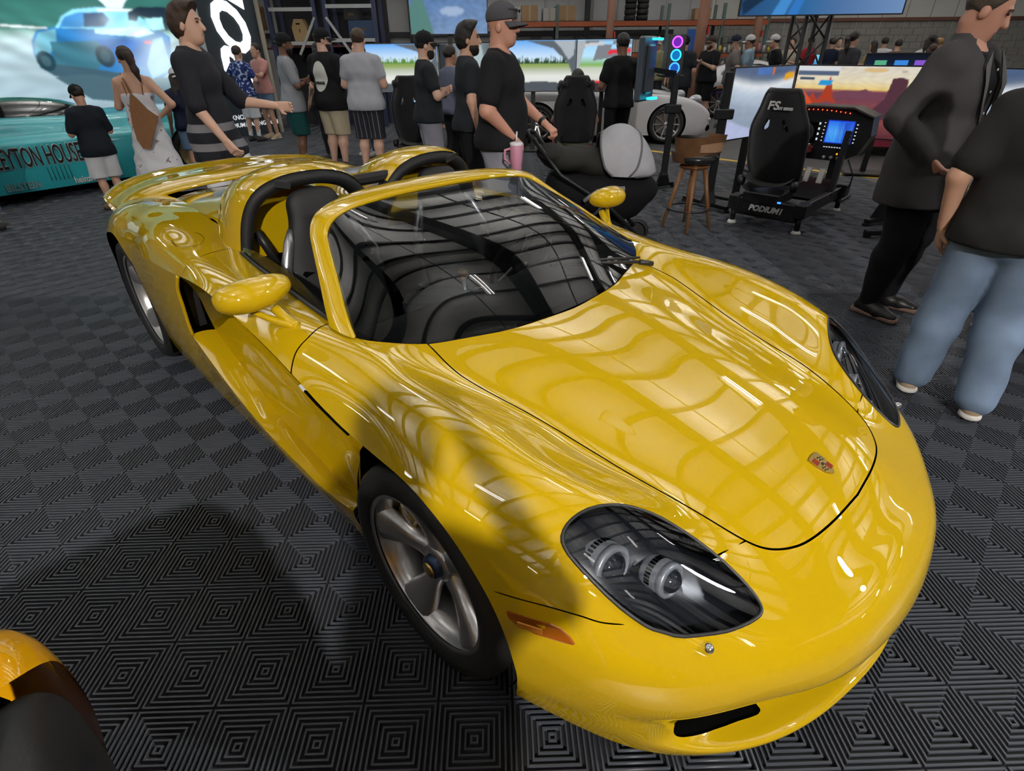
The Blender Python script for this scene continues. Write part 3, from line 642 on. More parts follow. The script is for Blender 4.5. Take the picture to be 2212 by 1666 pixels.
# ---------------- wheels
def tyre_prof(R, w, rim):
    h = w/2; return [(rim, -h*.80), (rim+.010, -h*.92), (rim+(R-rim)*.45, -h), (R-.022, -h*.96), (R-.006, -h*.84), (R, -h*.70), (R, -h*.46), (R-.007, -h*.45), (R-.007, -h*.38), (R, -h*.37), (R, -h*.06), (R-.007, -h*.05), (R-.007, h*.05), (R, h*.06), (R, h*.37), (R-.007, h*.38), (R-.007, h*.45), (R, h*.46), (R, h*.70), (R-.006, h*.84), (R-.022, h*.96), (rim+(R-rim)*.45, h), (rim+.010, h*.92), (rim, h*.80)]
def make_wheel(cx, yo, R, w, rim, sgn, phase):
    """outer face at y = -sgn*yo"""
    c = Vector((cx, -sgn*(yo-w/2), R)); o = -sgn
    wh = empty('wheel'); wh.parent = car; wh.location = c
    MB().lathe(tyre_prof(R, w, rim), (0, 0, 0), 64, 'Y').build('tyre', M_RUB, wh)
    f = w/2
    pr = [(rim-.006, f*.86), (rim+.006, f*.90), (rim+.008, f*.84), (rim-.012, f*.74), (rim-.022, f*.5), (rim-.028, -f*.7), (rim, -f*.85)]
    pr = [(r, o*y) for r, y in pr]; MB().lathe(pr, (0, 0, 0), 64, 'Y').build('rim', M_ALU, wh)
    for k in range(5):
        a0 = phase+2*PI*k/5
        rows = []
        for t in np.linspace(0, 1, 9):
            r = .045+(rim-.010-.045)*t; hw_ = (.040-.012*math.sin(PI*min(t*1.3, 1))+.030*t**2.2); y0 = f*(.40+.36*t**1.6)
            for s_, dy in ((-1, -.030), (-.92, 0), (-.35, .006), (.35, .006), (.92, 0), (1, -.030)):
                rows.append((r, s_*hw_, y0+dy))
        V = [(math.cos(a0)*r-math.sin(a0)*s_, o*y, math.sin(a0)*r+math.cos(a0)*s_) for r, s_, y in rows]
        F = [(i*6+j, i*6+j+1, i*6+6+j+1, i*6+6+j) for i in range(8) for j in range(5)]
        MB().add(V, F, True).build('spoke', M_ALU, wh)
    hub = MB().lathe([(.062, o*f*.20), (.060, o*f*.44), (.045, o*f*.50), (.030, o*f*.50)], (0, 0, 0), 30, 'Y').build('hub', M_ALU, wh)
    MB().lathe([(.040, o*f*.46), (.036, o*f*.62), (.028, o*f*.66), (.0005, o*f*.67)], (0, 0, 0), 24, 'Y').build('centre_lock', mat('lock_blue', (.03, .05, .10), .35, metal=.6) if sgn == 1 else mat('lock_red', (.25, .02, .02), .35, metal=.5), hub)
    MB().lathe([(.024, o*f*.665), (.024, o*f*.70), (.0005, o*f*.71)], (0, 0, 0), 20, 'Y').build('cap', M_GOLD, hub)
    MB().lathe([(.09, o*.012), (rim*.78, o*.012), (rim*.78, -o*.02), (.09, -o*.02)], (0, 0, 0), 48, 'Y').build('brake_disc', M_DISC, wh)
    ca = MB()
    for t in np.linspace(0, 1, 8):
        a = math.radians(108+60*t) ; ca.box((math.cos(a)*rim*.70, o*.014, math.sin(a)*rim*.70), (.085, .07, .05), Matrix.Rotation(-a, 3, 'Y'), bev=.008)
    ca.build('caliper', M_YEL, wh)
    return wh
for sgn in (1, -1):
    make_wheel(0, .915, .334, .265, .246, sgn, .55)
    make_wheel(-2.73, .905, .354, .320, .260, sgn, .2)
# ---------------- windscreen
BASE = [(-.504, .722, .838), (-.435, .662, .828), (-.358, .556, .813), (-.312, .418, .806), (-.262, .27, .804), (-.237, .086, .804)]
MIDL = [(-.72, .640, .940), (-.66, .585, .955), (-.60, .49, .968), (-.555, .37, .975), (-.53, .24, .978), (-.52, .08, .979)]
TOPL = [(-.925, .550, 1.050), (-.945, .500, 1.080), (-.965, .42, 1.098), (-.985, .31, 1.104), (-1.00, .20, 1.106), (-1.005, .07, 1.107)]
full = lambda L: [(x, -w, z) for x, w, z in L]+[(x, w, z) for x, w, z in L[::-1]]
GW = np.array([full(BASE), full(MIDL), full(TOPL)])
gl = grid_tm(patch(GW, 40, 80), False)
def orient(m, ref):
    if ((m.V-np.array(ref))*m.N).sum(1).mean() < 0: return TM(m.V, -m.N, m.F[:, ::-1].copy())
    return m
gl = orient(gl, (-1.3, 0, .5)); ws = tm_link('windscreen', gl, M_GLASS, car)
# frame: pillars + header as one swept strip round the pane
edge_in = [(-.50, .728, .842), (-.60, .690, .880), (-.72, .642, .944), (-.83, .598, 1.000), (-.905, .566, 1.042), (-.935, .535, 1.072), (-.950, .49, 1.092), (-.972, .40, 1.108), (-.995, .28, 1.115), (-1.008, .14, 1.118), (-1.01, 0, 1.118)]
edge_out = [(-.62, .745, .850), (-.70, .712, .893), (-.80, .668, .952), (-.895, .627, 1.004), (-.96, .596, 1.046), (-1.0, .560, 1.080), (-1.03, .505, 1.104), (-1.07, .40, 1.120), (-1.10, .28, 1.127), (-1.115, .14, 1.130), (-1.12, 0, 1.130)]
def sym_line(L): L = catmull(L, 5); return np.array([(x, -w, z) for x, w, z in L]+[(x, w, z) for x, w, z in L[-2::-1]])
ei, eo = sym_line(edge_in), sym_line(edge_out)
cen = np.array([-1.0, 0, .75]); outw = lambda P: (P-cen)/np.linalg.norm(P-cen, axis=1, keepdims=True)
mid = (ei+eo)/2+outw((ei+eo)/2)*.010
ibk = ei-outw(ei)*.018; obk = eo-outw(eo)*.025
Sf = np.stack([ibk, ei, (ei*.7+mid*.3)+outw(mid)*.003, mid, (eo*.7+mid*.3)+outw(mid)*.003, eo, obk])
fr = orient(grid_tm(patch(Sf, 30, len(ei)), False), cen); tm_link('windscreen_frame', fr, M_YEL, car)
inn = np.stack([obk, ibk]); tm_link('frame_lining', orient(grid_tm(patch(np.stack([obk, (obk+ibk)/2, ibk]), 4, len(ei))), cen), M_LEA, car)
# wiper
MB().tube([(-.30, .50, .832), (-.36, .30, .862), (-.40, .12, .880)], [.007, .006, .004], 6).tube([(-.275, .56, .815), (-.30, .50, .832)], .011, 8).build('wiper_arm', M_BLK, car)
MB().tube([(-.315, .52, .842), (-.37, .30, .872), (-.42, .08, .893)], .0055, 6).build('wiper_blade', M_BLK, car)
# door glass + belt seal
for sgn in (1, -1):
    a = [(-.60, .722, .848), (-.80, .715, .853), (-1.05, .702, .860), (-1.30, .688, .866), (-1.48, .672, .872)]
    b = [(-.645, .712, .862), (-.80, .700, .900), (-1.05, .688, .925), (-1.30, .675, .918), (-1.48, .665, .895)]
    tm_link('side_window', strip_patch([a, [((p[0]+q_[0])/2, (p[1]+q_[1])/2, (p[2]+q_[2])/2) for p, q_ in zip(a, b)], b], 8, 40, sgn), M_SIDEG, car)
    MB().tube([(x, -sgn*(w+.004), z+.003) for x, w, z in catmull(a, 5)], .008, 6).build('belt_seal', M_BLK, car)
# mirrors
for sgn in (1, -1):
    m = MB(); c = Vector((-.775, -sgn*.893, .957)); n = 28; V = []; F = []
    for i in range(15):
        t = PI*i/14
        for k in range(n):
            a = 2*PI*k/n; st_ = math.sin(t)**.72; x = .066*st_*math.cos(a); y = -.120*math.cos(t); z = .051*st_*math.sin(a)
            x = x*(1.0 if x > 0 else .75)-.02*(y/.135)**2; z += .006*(y/.135); sc = 1-.10*(y/.135)
            V.append(c+Vector((x*sc, -sgn*-y if False else sgn*y, z*sc)))
    for i in range(14):
        for k in range(n):
            q_ = (i*n+k, i*n+(k+1) % n, (i+1)*n+(k+1) % n, (i+1)*n+k); F.append(q_ if sgn == 1 else q_[::-1])
    mo = m.add(V, F, True).build('wing_mirror', M_YEL, car)
    arm = MB()
    for (p, r1, r2) in (([(-.775, .845, .895), (-.735, .828, .862), (-.700, .815, .845)], .016, .017), ([(-.79, .91, .898), (-.745, .862, .865), (-.700, .815, .843)], .010, .014)):
        arm.tube([(x, -sgn*w, z) for x, w, z in catmull(p, 4)], [r1+(r2-r1)*i/8 for i in range(9)], 10)
    arm.build('mirror_arm', M_YEL, mo)
    MB().sphere(c+Vector((-.048, 0, 0)), (.010, .085, .036), 16).build('mirror_glass', M_CHR, mo)
# ---------------- roll hoops
for sgn in (1, -1):
    path = catmull([(-1.56, .635, .86), (-1.555, .600, .99), (-1.535, .545, 1.075), (-1.515, .45, 1.118), (-1.50, .33, 1.130), (-1.50, .22, 1.118), (-1.505, .13, 1.078), (-1.52, .06, .99), (-1.54, .03, .88)], 6)
    h = MB(); V = []; F = []; k = 12
    for i, p in enumerate(path):
        t = path[min(i+1, len(path)-1)]-path[max(i-1, 0)]; t /= np.linalg.norm(t); n1 = np.cross(t, (1, 0, 0)); n1 /= np.linalg.norm(n1)
        for j in range(k):
            a = 2*PI*j/k; q_ = p+np.array([1, 0, 0])*math.cos(a)*.052+n1*math.sin(a)*.034; V.append((q_[0], -sgn*q_[1], q_[2]))
    for i in range(len(path)-1):
        for j in range(k):
            q_ = (i*k+j, i*k+(j+1) % k, (i+1)*k+(j+1) % k, (i+1)*k+j); F.append(q_ if sgn == -1 else q_[::-1])
    ho = h.add(V, F, True).build('roll_hoop', M_LEA, car)
    MB().box((-1.462, -sgn*.45, 1.118), (.006, .07, .03), Matrix.Rotation(-sgn*.25, 3, 'X'), bev=.002).build('latch_plate', M_BLK, ho)
    # painted fairing hugging the outside of the hoop
    pa = path[:-9]; rows = []
    for dx, off in ((.035, .030), (-.02, .044), (-.14, .040), (-.30, .0)):
        r = []
        for i, p in enumerate(pa):
            t = path[min(i+1, len(path)-1)]-path[max(i-1, 0)]; t /= np.linalg.norm(t); n1 = np.cross(t, (1, 0, 0)); n1 /= np.linalg.norm(n1)
            if n1[2] < 0 and i > 8: n1 = -n1
            if i <= 8 and n1[1] < 0: n1 = -n1
            r.append(p+n1*off+np.array([dx, 0, 0]))
        rows.append(r)
    Gf = np.array(rows)*np.array([1, -sgn, 1]); tm_link('hoop_fairing', orient(grid_tm(patch(Gf, 24, 60)), (-1.5, -sgn*.33, .9)), M_YEL, car)
MB().box((-1.515, 0, 1.075), (.05, .30, .05), bev=.015).build('hoop_crossbar', M_LEA, car)
MB().add([(-1.57, -.09, .86), (-1.57, .09, .86), (-1.56, .13, 1.06), (-1.56, -.13, 1.06)], [(0, 1, 2, 3)]).build('wind_deflector', glass('deflector_glass', (.9, .9, .95), .1), car)
# engine deck with twin humps and mesh covers
DK = []
for x, hs in ((-1.62, (.93, 1.0, 1.06, 1.09, 1.05, .90)), (-1.95, (.93, .99, 1.035, 1.05, 1.01, .87)), (-2.35, (.90, .94, .965, .97, .93, .85)), (-2.75, (.865, .885, .895, .89, .865, .82)), (-3.10, (.82, .83, .835, .83, .81, .77)), (-3.35, (.75, .755, .755, .75, .74, .72))):
    ws_ = (0, .14, .24, .36, .47, .57); r = [(x, -w, z) for w, z in zip(ws_, hs)]; DK.append(r[::-1]+[(x, w, z) for w, z in list(zip(ws_, hs))[1:]])
dk = orient(grid_tm(patch(np.array(DK), 80, 80)), (-2.4, 0, .3))
def is_mesh(V):
    g1 = np.minimum(poly_sd(np.stack([V[:, 0], np.abs(V[:, 1])], 1), smooth_closed([(-1.78, .30), (-1.86, .43), (-2.2, .47), (-2.5, .42), (-2.55, .3), (-2.4, .2), (-2.0, .19)], 5)), 9); return g1
gm = is_mesh(dk.V); tm_link('engine_cover', tm_clip(dk, -gm), M_YEL, car); tm_link('engine_mesh', tm_clip(dk, gm), M_GRILL, car)
for sgn in (1, -1):
    a = [(-1.70, .60, .872), (-2.05, .60, .882), (-2.35, .585, .885), (-2.65, .565, .878), (-2.95, .55, .85), (-3.20, .50, .80)]
    b = [(-1.70, .575, .80), (-2.05, .565, .80), (-2.35, .555, .80), (-2.65, .55, .79), (-2.95, .54, .76), (-3.20, .49, .72)]
    tm_link('deck_gutter', strip_patch([a, [((p[0]+q_[0])/2, (p[1]+q_[1])/2-.004, (p[2]+q_[2])/2) for p, q_ in zip(a, b)], b], 6, 40, sgn, True), M_YEL, car)
    MB().tube([(x, -sgn*w, z) for x, w, z in catmull(a, 4)], .010, 8).build('deck_rail', M_YEL, car)
    MB().sphere((-2.12, -sgn*.555, .855), (.10, .03, .02), 12).build('deck_scoop', M_VOID, car)
# rear wing
WG = []
for x, dz in ((-3.02, -.010), (-3.08, .012), (-3.20, .022), (-3.36, .020), (-3.48, .030), (-3.52, .028)):
    r = []
    for w, z, sw in ((.80, .805, .14), (.74, .842, .11), (.62, .880, .07), (.45, .900, .03), (.22, .912, .01), (0, .915, 0)): r.append((x+sw+.03, -w, z+dz))
    WG.append(r+[(a, -b, c) for a, b, c in r[-2::-1]])
wt = patch(np.array(WG), 24, 100); wtm = orient(grid_tm(wt), (-3.25, 0, 0)); wing = tm_link('rear_wing', wtm, M_YEL, car)
wl = wt.copy(); wl[:, :, 2] -= .045*np.sin(np.linspace(0, PI, 24))[:, None]+.012
tm_link('wing_underside', orient(grid_tm(wl), (-3.25, 0, 2)), M_YEL, wing)
MB().tube([tuple(p) for p in (wt[0]+wl[0])/2], .010, 8).build('wing_nose', M_YEL, wing)
for sgn in (1, -1):
    MB().box((-3.2, -sgn*.55, .83), (.22, .03, .12), bev=.01).build('wing_strut', M_YEL, wing)
    MB().box((-3.45, -sgn*.62, .74), (.10, .24, .07), bev=.02).build('tail_lamp', mat('tail_red', (.35, .01, .01), .15, coat=1., emit=(1, .05, .03), estr=.6), car)
# ---------------- cockpit
tub = MB()
tub.add([(-.28, -.66, .60), (-.28, .66, .60), (-1.66, .60, .60), (-1.66, -.60, .60), (-.3, -.62, .25), (-.3, .62, .25), (-1.6, .55, .25), (-1.6, -.55, .25)], [(4, 5, 6, 7), (0, 1, 5, 4), (1, 2, 6, 5), (3, 0, 4, 7)])
for s in (1, -1): tub.add([(-.45, -s*.715, .835), (-1.64, -s*.625, .868), (-1.66, -s*.60, .60), (-.28, -s*.66, .60)], [(0, 1, 2, 3)])
tub.build('cockpit_tub', M_LEA, car)
tub2 = MB().add([(-1.62, -.63, .865), (-1.62, .63, .865), (-1.70, .60, .40), (-1.70, -.60, .40)], [(0, 1, 2, 3)]); tub2.build('bulkhead', M_LEA, car)
for s in (1, -1):
    MB().add([(-1.605, -s*.62, .80), (-1.605, -s*.12, .80), (-1.615, -s*.14, 1.02), (-1.615, -s*.30, 1.075), (-1.615, -s*.48, 1.06), (-1.612, -s*.57, .97)], [(0, 1, 2, 3, 4, 5)]).build('hoop_panel', M_YEL, car)
# dashboard
D = [[(-.30, y, .79-.02*abs(y)) for y in np.linspace(-.6, .6, 7)], [(-.45, y, .815) for y in np.linspace(-.66, .66, 7)], [(-.62, y, .80+.035*math.exp(-((y-.33)/.13)**2)) for y in np.linspace(-.67, .67, 7)], [(-.68, y, .70) for y in np.linspace(-.67, .67, 7)], [(-.62, y, .52) for y in np.linspace(-.66, .66, 7)]]
tm_link('dashboard', orient(grid_tm(patch(np.array(D), 30, 50)), (-.3, 0, .5)), M_LEA, car)
MB().box((-.90, 0, .50), (.62, .20, .34), Matrix.Rotation(-.28, 3, 'Y'), bev=.03).build('centre_console', M_SIL, car)
MB().tube([(-.86, .02, .62), (-.88, .02, .73)], .009, 8).build('gear_lever', M_SIL, car)
MB().sphere((-.882, .02, .755), .025, 12).build('gear_knob', mat('beech_wood', (.42, .20, .08), .3, coat=.6), car)
st = empty('steering_wheel'); st.parent = car; st.location = (-.86, .36, .74); st.rotation_euler = (0, -math.radians(68), 0)
MB().tube([(.175*math.cos(a), .175*math.sin(a), 0) for a in np.linspace(0, 2*PI, 36, endpoint=False)], .016, 8, closed=True).build('wheel_rim', M_LEA, st)
sb = MB().lathe([(.055, -.02), (.06, .012), (.04, .022), (.0005, .024)], (0, 0, 0), 20)
sb.build('wheel_boss', M_LEA, st)
for a in (0, 2.3, -2.3): MB().bar((.05*math.cos(a), .05*math.sin(a), 0), (.165*math.cos(a), .165*math.sin(a), 0), .028, .01).build('wheel_spoke', M_SIL, st)
# seats
for s in (1, -1):
    se = empty('seat'); se.parent = car; se.location = (-1.22, -s*.34, .30)
    bk = []
    for x, z, hw_, dp in ((.02, .10, .20, .10), (-.06, .28, .22, .11), (-.13, .46, .21, .10), (-.19, .60, .16, .09), (-.215, .68, .125, .095), (-.225, .75, .115, .085), (-.225, .785, .08, .05)):
        r = []
        for a in np.linspace(0, 2*PI, 25): 
            ca, sa = math.cos(a), math.sin(a); r.append((x+dp*.5*np.sign(sa)*abs(sa)**.8, hw_*np.sign(ca)*abs(ca)**.7, z))
        bk.append(r)
    bk.append([(-.225, 0.001*math.cos(a), .795) for a in np.linspace(0, 2*PI, 25)])
    tm_link('backrest', orient(grid_tm(patch(np.array(bk), 50, 60)), (-.12, 0, .45)), M_LEA, se)
    cu = [[(.52-.5*t, .24*math.cos(a) if False else hw_, zz) for hw_, zz in ((-.25, .12), (-.22, .17), (-.15, .09), (0, .07), (.15, .09), (.22, .17), (.25, .12), (.25, -.02))] for t in np.linspace(0, 1, 5)]
    tm_link('cushion', orient(grid_tm(patch(np.array(cu), 20, 40)), (.25, 0, -.5)), M_LEA, se)
    for q_ in (1, -1):
        fr_ = MB().tube([(-.115, q_*.225, .40), (-.135, q_*.215, .50), (-.17, q_*.165, .60), (-.19, q_*.14, .645)], [.022, .026, .022, .012], 8)
        fr_.tube([(-.115, q_*.21, .40), (-.10, q_*.13, .425), (-.10, q_*.07, .47), (-.135, q_*.075, .52)], [.014, .013, .011, .010], 8); fr_.tube([(-.12, q_*.19, .48), (-.125, q_*.10, .505)], .009, 8)
        fr_.build('seat_trim', M_SIL, se)
        MB().box((-.105, q_*.12, .46), (.03, .09, .05), bev=.01).build('belt_slot', M_VOID, se)
    MB().tube([(-.33, -s*.16, .45), (-.34, -s*.20, .56), (-.36, -s*.22, .62)], .022, 4).build('seat_belt', M_BLK, se)
# ------------------------------------------------------------------ people: skinned from signed distance fields
class Field:
    def __init__(s, lo, hi, h):
        s.h = h; s.lo = np.array(lo, float); n = np.ceil((np.array(hi)-s.lo)/h).astype(int)+1; s.n = n
        s.ax = [s.lo[i]+h*np.arange(n[i]) for i in range(3)]; s.v = np.full(tuple(n), .08, np.float32)
    def sub(s, lo, hi, pad):
        sl = []
        for i in range(3):
            a = int(max(0, math.floor((lo[i]-pad-s.lo[i])/s.h))); b = int(min(s.n[i], math.ceil((hi[i]+pad-s.lo[i])/s.h)+1))
            if b <= a: return None, None
            sl.append(slice(a, b))
        X, Y, Z = np.meshgrid(s.ax[0][sl[0]], s.ax[1][sl[1]], s.ax[2][sl[2]], indexing='ij'); return tuple(sl), np.stack([X, Y, Z], -1)
    def put(s, sl, d, k):
        a = s.v[sl]
        if k > 0: hh = np.clip(.5+.5*(a-d)/k, 0, 1); s.v[sl] = a*(1-hh)+d*hh-k*hh*(1-hh)
        else: s.v[sl] = np.minimum(a, d)
    def cone(s, a, b, ra, rb, k=.02, flat=(1, 1, 1)):
        """tapered limb from a to b; flat stretches space per axis (torso depth)"""
        a = np.array(a, float); b = np.array(b, float); m = max(ra, rb)*max(1, 1/min(flat)); sl, P = s.sub(np.minimum(a, b)-m, np.maximum(a, b)+m, .06)
        if sl is None: return s
        fl = np.array(flat); q = (P-a)/fl; d = (b-a)/fl; t = np.clip((q@d)/max(d@d, 1e-9), 0, 1)
        dd = np.sqrt(((q-t[..., None]*d)**2).sum(-1))-(ra+(rb-ra)*t); s.put(sl, dd*min(flat), k); return s
    def ell(s, c, r, k=.02, R=None):
        c = np.array(c, float); r = np.array(r, float); m = r.max(); sl, P = s.sub(c-m, c+m, .06)
        if sl is None: return s
        q = P-c
        if R is not None: q = q@R
        k0 = np.sqrt(((q/r)**2).sum(-1)); k1 = np.sqrt(((q/(r*r))**2).sum(-1)); s.put(sl, k0*(k0-1)/np.maximum(k1, 1e-6), k); return s
    def cut(s, fn):
        X, Y, Z = np.meshgrid(*s.ax, indexing='ij'); s.v = np.maximum(s.v, fn(X, Y, Z).astype(np.float32)); return s
    def wrinkle(s, amp, f):
        X, Y, Z = np.meshgrid(*s.ax, indexing='ij')
        s.v = s.v+(amp*(np.sin(f*(Z*1.0+X*.55)+3*np.sin(f*.31*Y+2*X))*np.sin(f*.43*(X-Y)+1.7*np.sin(f*.23*Z)))).astype(np.float32); return s
    def mesh(s):
        v = s.v; n = v.shape; ins = v < 0; base = [slice(0, m-1) for m in n]
        acc = np.zeros((n[0]-1, n[1]-1, n[2]-1, 3), np.float32); cnt = np.zeros(acc.shape[:3], np.float32)
        for ax in range(3):
            o1, o2 = [i for i in range(3) if i != ax]
            for i in (0, 1):
                for j in (0, 1):
                    s0 = [None]*3; s1 = [None]*3
                    s0[ax] = slice(0, n[ax]-1); s1[ax] = slice(1, n[ax])
                    for o, q in ((o1, i), (o2, j)): s0[o] = s1[o] = slice(q, n[o]-1+q)
                    a, b = v[tuple(s0)], v[tuple(s1)]; m = (a < 0) != (b < 0); t = np.where(m, a/(a-b+1e-12), 0)
                    cnt += m; acc[..., ax] += t; acc[..., o1] += m*i; acc[..., o2] += m*j
        m = cnt > 0; idx = np.full(m.shape, -1, int); idx[m] = np.arange(m.sum())
        cc = np.stack(np.nonzero(m), -1); V = s.lo+s.h*(cc+acc[m]/cnt[m][:, None]); F = []
        for ax in range(3):
            o1, o2 = (ax+1) % 3, (ax+2) % 3
            s0 = [slice(1, n[0]-1), slice(1, n[1]-1), slice(1, n[2]-1)]; s0[ax] = slice(0, n[ax]-1); s1 = list(s0); s1[ax] = slice(1, n[ax])
            a, b = v[tuple(s0)] < 0, v[tuple(s1)] < 0; ch = np.nonzero(a != b)
            if len(ch[0]) == 0: continue
            p = np.stack(ch, -1)+np.array([0 if i == ax else 1 for i in range(3)]); q = []
            for d1, d2 in ((0, 0), (-1, 0), (-1, -1), (0, -1)):
                w = p.copy(); w[:, o1] += d1; w[:, o2] += d2; q.append(idx[w[:, 0], w[:, 1], w[:, 2]])
            q = np.stack(q, 1); fl = a[ch]; q[fl] = q[fl][:, ::-1]; F.append(q[:, ::-1])
        F = np.concatenate(F) if F else np.zeros((0, 4), int); F = F[(F >= 0).all(1)]
        # one smoothing pass
        if len(V) and len(F):
            E = np.concatenate([F[:, [0, 1]], F[:, [1, 2]], F[:, [2, 3]], F[:, [3, 0]]]); A = np.zeros_like(V); c = np.zeros(len(V))
            np.add.at(A, E[:, 0], V[E[:, 1]]); np.add.at(c, E[:, 0], 1); A /= np.maximum(c, 1)[:, None]; V = V*.5+A*.5
        return V, F
def sdf_obj(name, parts, mat_, parent):
    Vs = []; Fs = []; b = 0
    for f in parts:
        V, F = f.mesh()
        if len(F) == 0: continue
        Vs.append(V); Fs.append(F+b); b += len(V)
    if not Vs: return None
    return mesh_np(name, np.concatenate(Vs), np.concatenate(Fs), mat_, parent, True)
SKIN = {'light': (.52, .30, .21), 'fair': (.58, .36, .27), 'tan': (.38, .20, .13), 'brown': (.17, .082, .05), 'red': (.50, .25, .18)}
def skin(k): return mat('skin_'+k, SKIN[k], .5, noise=.06, nscale=9)
def cloth(name, col, **kw): return mat('cloth_'+name, srgb(col) if isinstance(col, str) else col, .85, noise=kw.pop('noise', .10), nscale=kw.pop('nscale', 14), bump=.1, bscale=300, spec=.2, **kw)
def lerp(a, b, t): return np.array(a)*(1-t)+np.array(b)*t
def hand(parts, wr, el, S, h, side, curl=.6, palm_n=(0, 1, 0), fist=False):
    """palm, four fingers, thumb; fingers bend towards palm_n"""
    d = np.array(wr)-np.array(el); d /= np.linalg.norm(d); pn = np.array(palm_n, float); pn -= d*(pn@d); pn /= np.linalg.norm(pn)+1e-9; sd = np.cross(d, pn)*side
    f = Field(np.array(wr)-.16*S, np.array(wr)+.20*S, h)
    c0 = np.array(wr); c1 = c0+d*.085*S
    for o in (-.024, -.008, .008, .024): f.cone(c0+d*.01*S+sd*o*.7*S, c1+sd*o*S, .016*S, .0145*S, .012)
    for i, (o, L) in enumerate(((-.030, .070), (-.010, .080), (.010, .076), (.029, .060))):
        p = c1+sd*o*S; a = 0.25*curl; 
        for seg, l in enumerate((.45, .32, .23)):
            a += curl*(.9 if seg else .6); q = p+(d*math.cos(a)+pn*math.sin(a))*L*l*S*1.05; f.cone(p, q, .0098*S, .0086*S, .004); p = q
    t0 = c0+d*.028*S-sd*.022*S; t1 = t0+(d*.55-sd*.65+pn*.4)*.042*S; t2 = t1+(d*.85-sd*.05+pn*.5)*.035*S
    f.cone(t0, t1, .014*S, .0115*S, .008).cone(t1, t2, .011*S, .009*S, .004); parts.append(f)
def person(name, label, loc, rz, H=1.75, skin_k='light', hair=None, hair_col='#2a1c14', top=None, bottom=None, shoes=None, pose=None, h=.018, build=1.0, cap=None, beard=None, group=None, cat='person', lean=(0, 0), face=True, female=False, socks=None, fingers=True):
    """+y is where the person looks; pose: dict of joints in a 1.75 m frame"""
    S = H/1.75; p = dict(elL=(-.26, -.03, 1.13), wrL=(-.27, .08, .90), elR=(.26, -.03, 1.13), wrR=(.27, .08, .90), kneeL=(-.10, .03, .49), ankL=(-.11, -.02, .085), kneeR=(.10, .03, .49), ankR=(.11, -.02, .085), head=0., nod=0., curl=.5, toeL=0., toeR=0.)
    p.update(pose or {}); B = build; lx, ly = lean
    J = lambda v: np.array([v[0]+lx*max(0, v[2]-.9), v[1]+ly*max(0, v[2]-.9), v[2]])*S
    root = empty(name, (loc[0], loc[1], 0), rz, label, cat, group)
    hipw = .085 if not female else .09; shw = (.185 if not female else .165)*(.6+.4*B)
    hip = {s: J((s*hipw, 0, .90)) for s in (-1, 1)}; sho = {s: J((s*shw, -.01, 1.400)) for s in (-1, 1)}
    el = {-1: J(p['elL']), 1: J(p['elR'])}; wr = {-1: J(p['wrL']), 1: J(p['wrR'])}; kn = {-1: J(p['kneeL']), 1: J(p['kneeR'])}; an = {-1: J(p['ankL']), 1: J(p['ankR'])}
    waist = J((0, .005, 1.06)); chest = J((0, 0, 1.30)); neck = J((0, -.01, 1.47)); pel = J((0, 0, .93)); hc = J((0, .02, 1.635))
    allp = np.array([*hip.values(), *sho.values(), *el.values(), *wr.values(), *kn.values(), *an.values(), hc]); lo = allp.min(0)-.24*S; hi = allp.max(0)+.24*S; lo[2] = -.005
    def torso(f, g=0., k=.05):
        f.cone(pel, waist, (.125*B+g)*S, (.120*B+g)*S, k*S, (1.22, .86, 1)); f.cone(waist, chest, (.118*B+g)*S, (.135*B+g)*S, k*S, (1.22, .82, 1))
        f.cone(chest, J((0, -.01, 1.40)), (.130*B+g)*S, (.100+g)*S, k*S, (1.25, .80, 1)); [f.cone(J((s*.03, -.012, 1.435)), sho[s]*.95+J((0, 0, 1.40))*.05, (.058+g)*S, (.050+g)*S, k*S) for s in (-1, 1)]
        f.cone(J((0, -.015, 1.40)), J((0, -.012, 1.50)), (.085+g)*S, (.055+g)*S, .03*S)
        if female:
            for s in (-1, 1): f.ell(J((s*.075, .085, 1.28)), np.array([.062+g, .055+g, .06+g])*S, .04*S)
    def arm(f, s, g=0., upto=2., k=.02):
        e = el[s]; w = wr[s]
        if upto >= 1: f.cone(sho[s], e, (.056*B+g)*S, (.043*B+g)*S, .03*S)
        else: f.cone(sho[s], lerp(sho[s], e, upto), (.054*B+g*.8)*S, (.050*B+g*.9)*S, .03*S)
        if upto > 1: f.cone(e, lerp(e, w, min(upto-1, 1)), (.043*B+g)*S, (.029+g)*S, k*S)
    def leg(f, s, g=0., upto=2., k=.03, flare=0.):
        a, b, c = hip[s], kn[s], an[s]
        if upto >= 1: f.cone(a, b, (.090*B+g)*S, (.060*B+g+flare*.5)*S, k*S)
        else: f.cone(a, lerp(a, b, upto), (.092*B+g)*S, (.075*B+g*1.3+flare)*S, k*S)
        if upto > 1:
            m = lerp(b, c, .3)+np.array([0, -.012*S, 0]); f.cone(b, m, (.056*B+g+flare*.5)*S, (.056*B+g+flare*.6)*S, k*S); f.cone(m, lerp(b, c, min(upto-1, 1)), (.056*B+g+flare*.6)*S, (.036+g+flare)*S, k*S)
    # --- body
    bf = Field(lo, hi, h); torso(bf)
    for s in (-1, 1):
        arm(bf, s); leg(bf, s); t = p['toeL'] if s < 0 else p['toeR']; f0 = an[s]
        bf.cone(f0+np.array([0, -.03, -.045])*S, f0+np.array([s*.02, .15, -.055])*S, .034*S, .026*S, .03*S)
    bf.cone(J((0, -.02, 1.46)), J((0, 0, 1.56)), .056*S*(.5+.5*B), .054*S*(.5+.5*B), .02*S)
    parts = [bf]
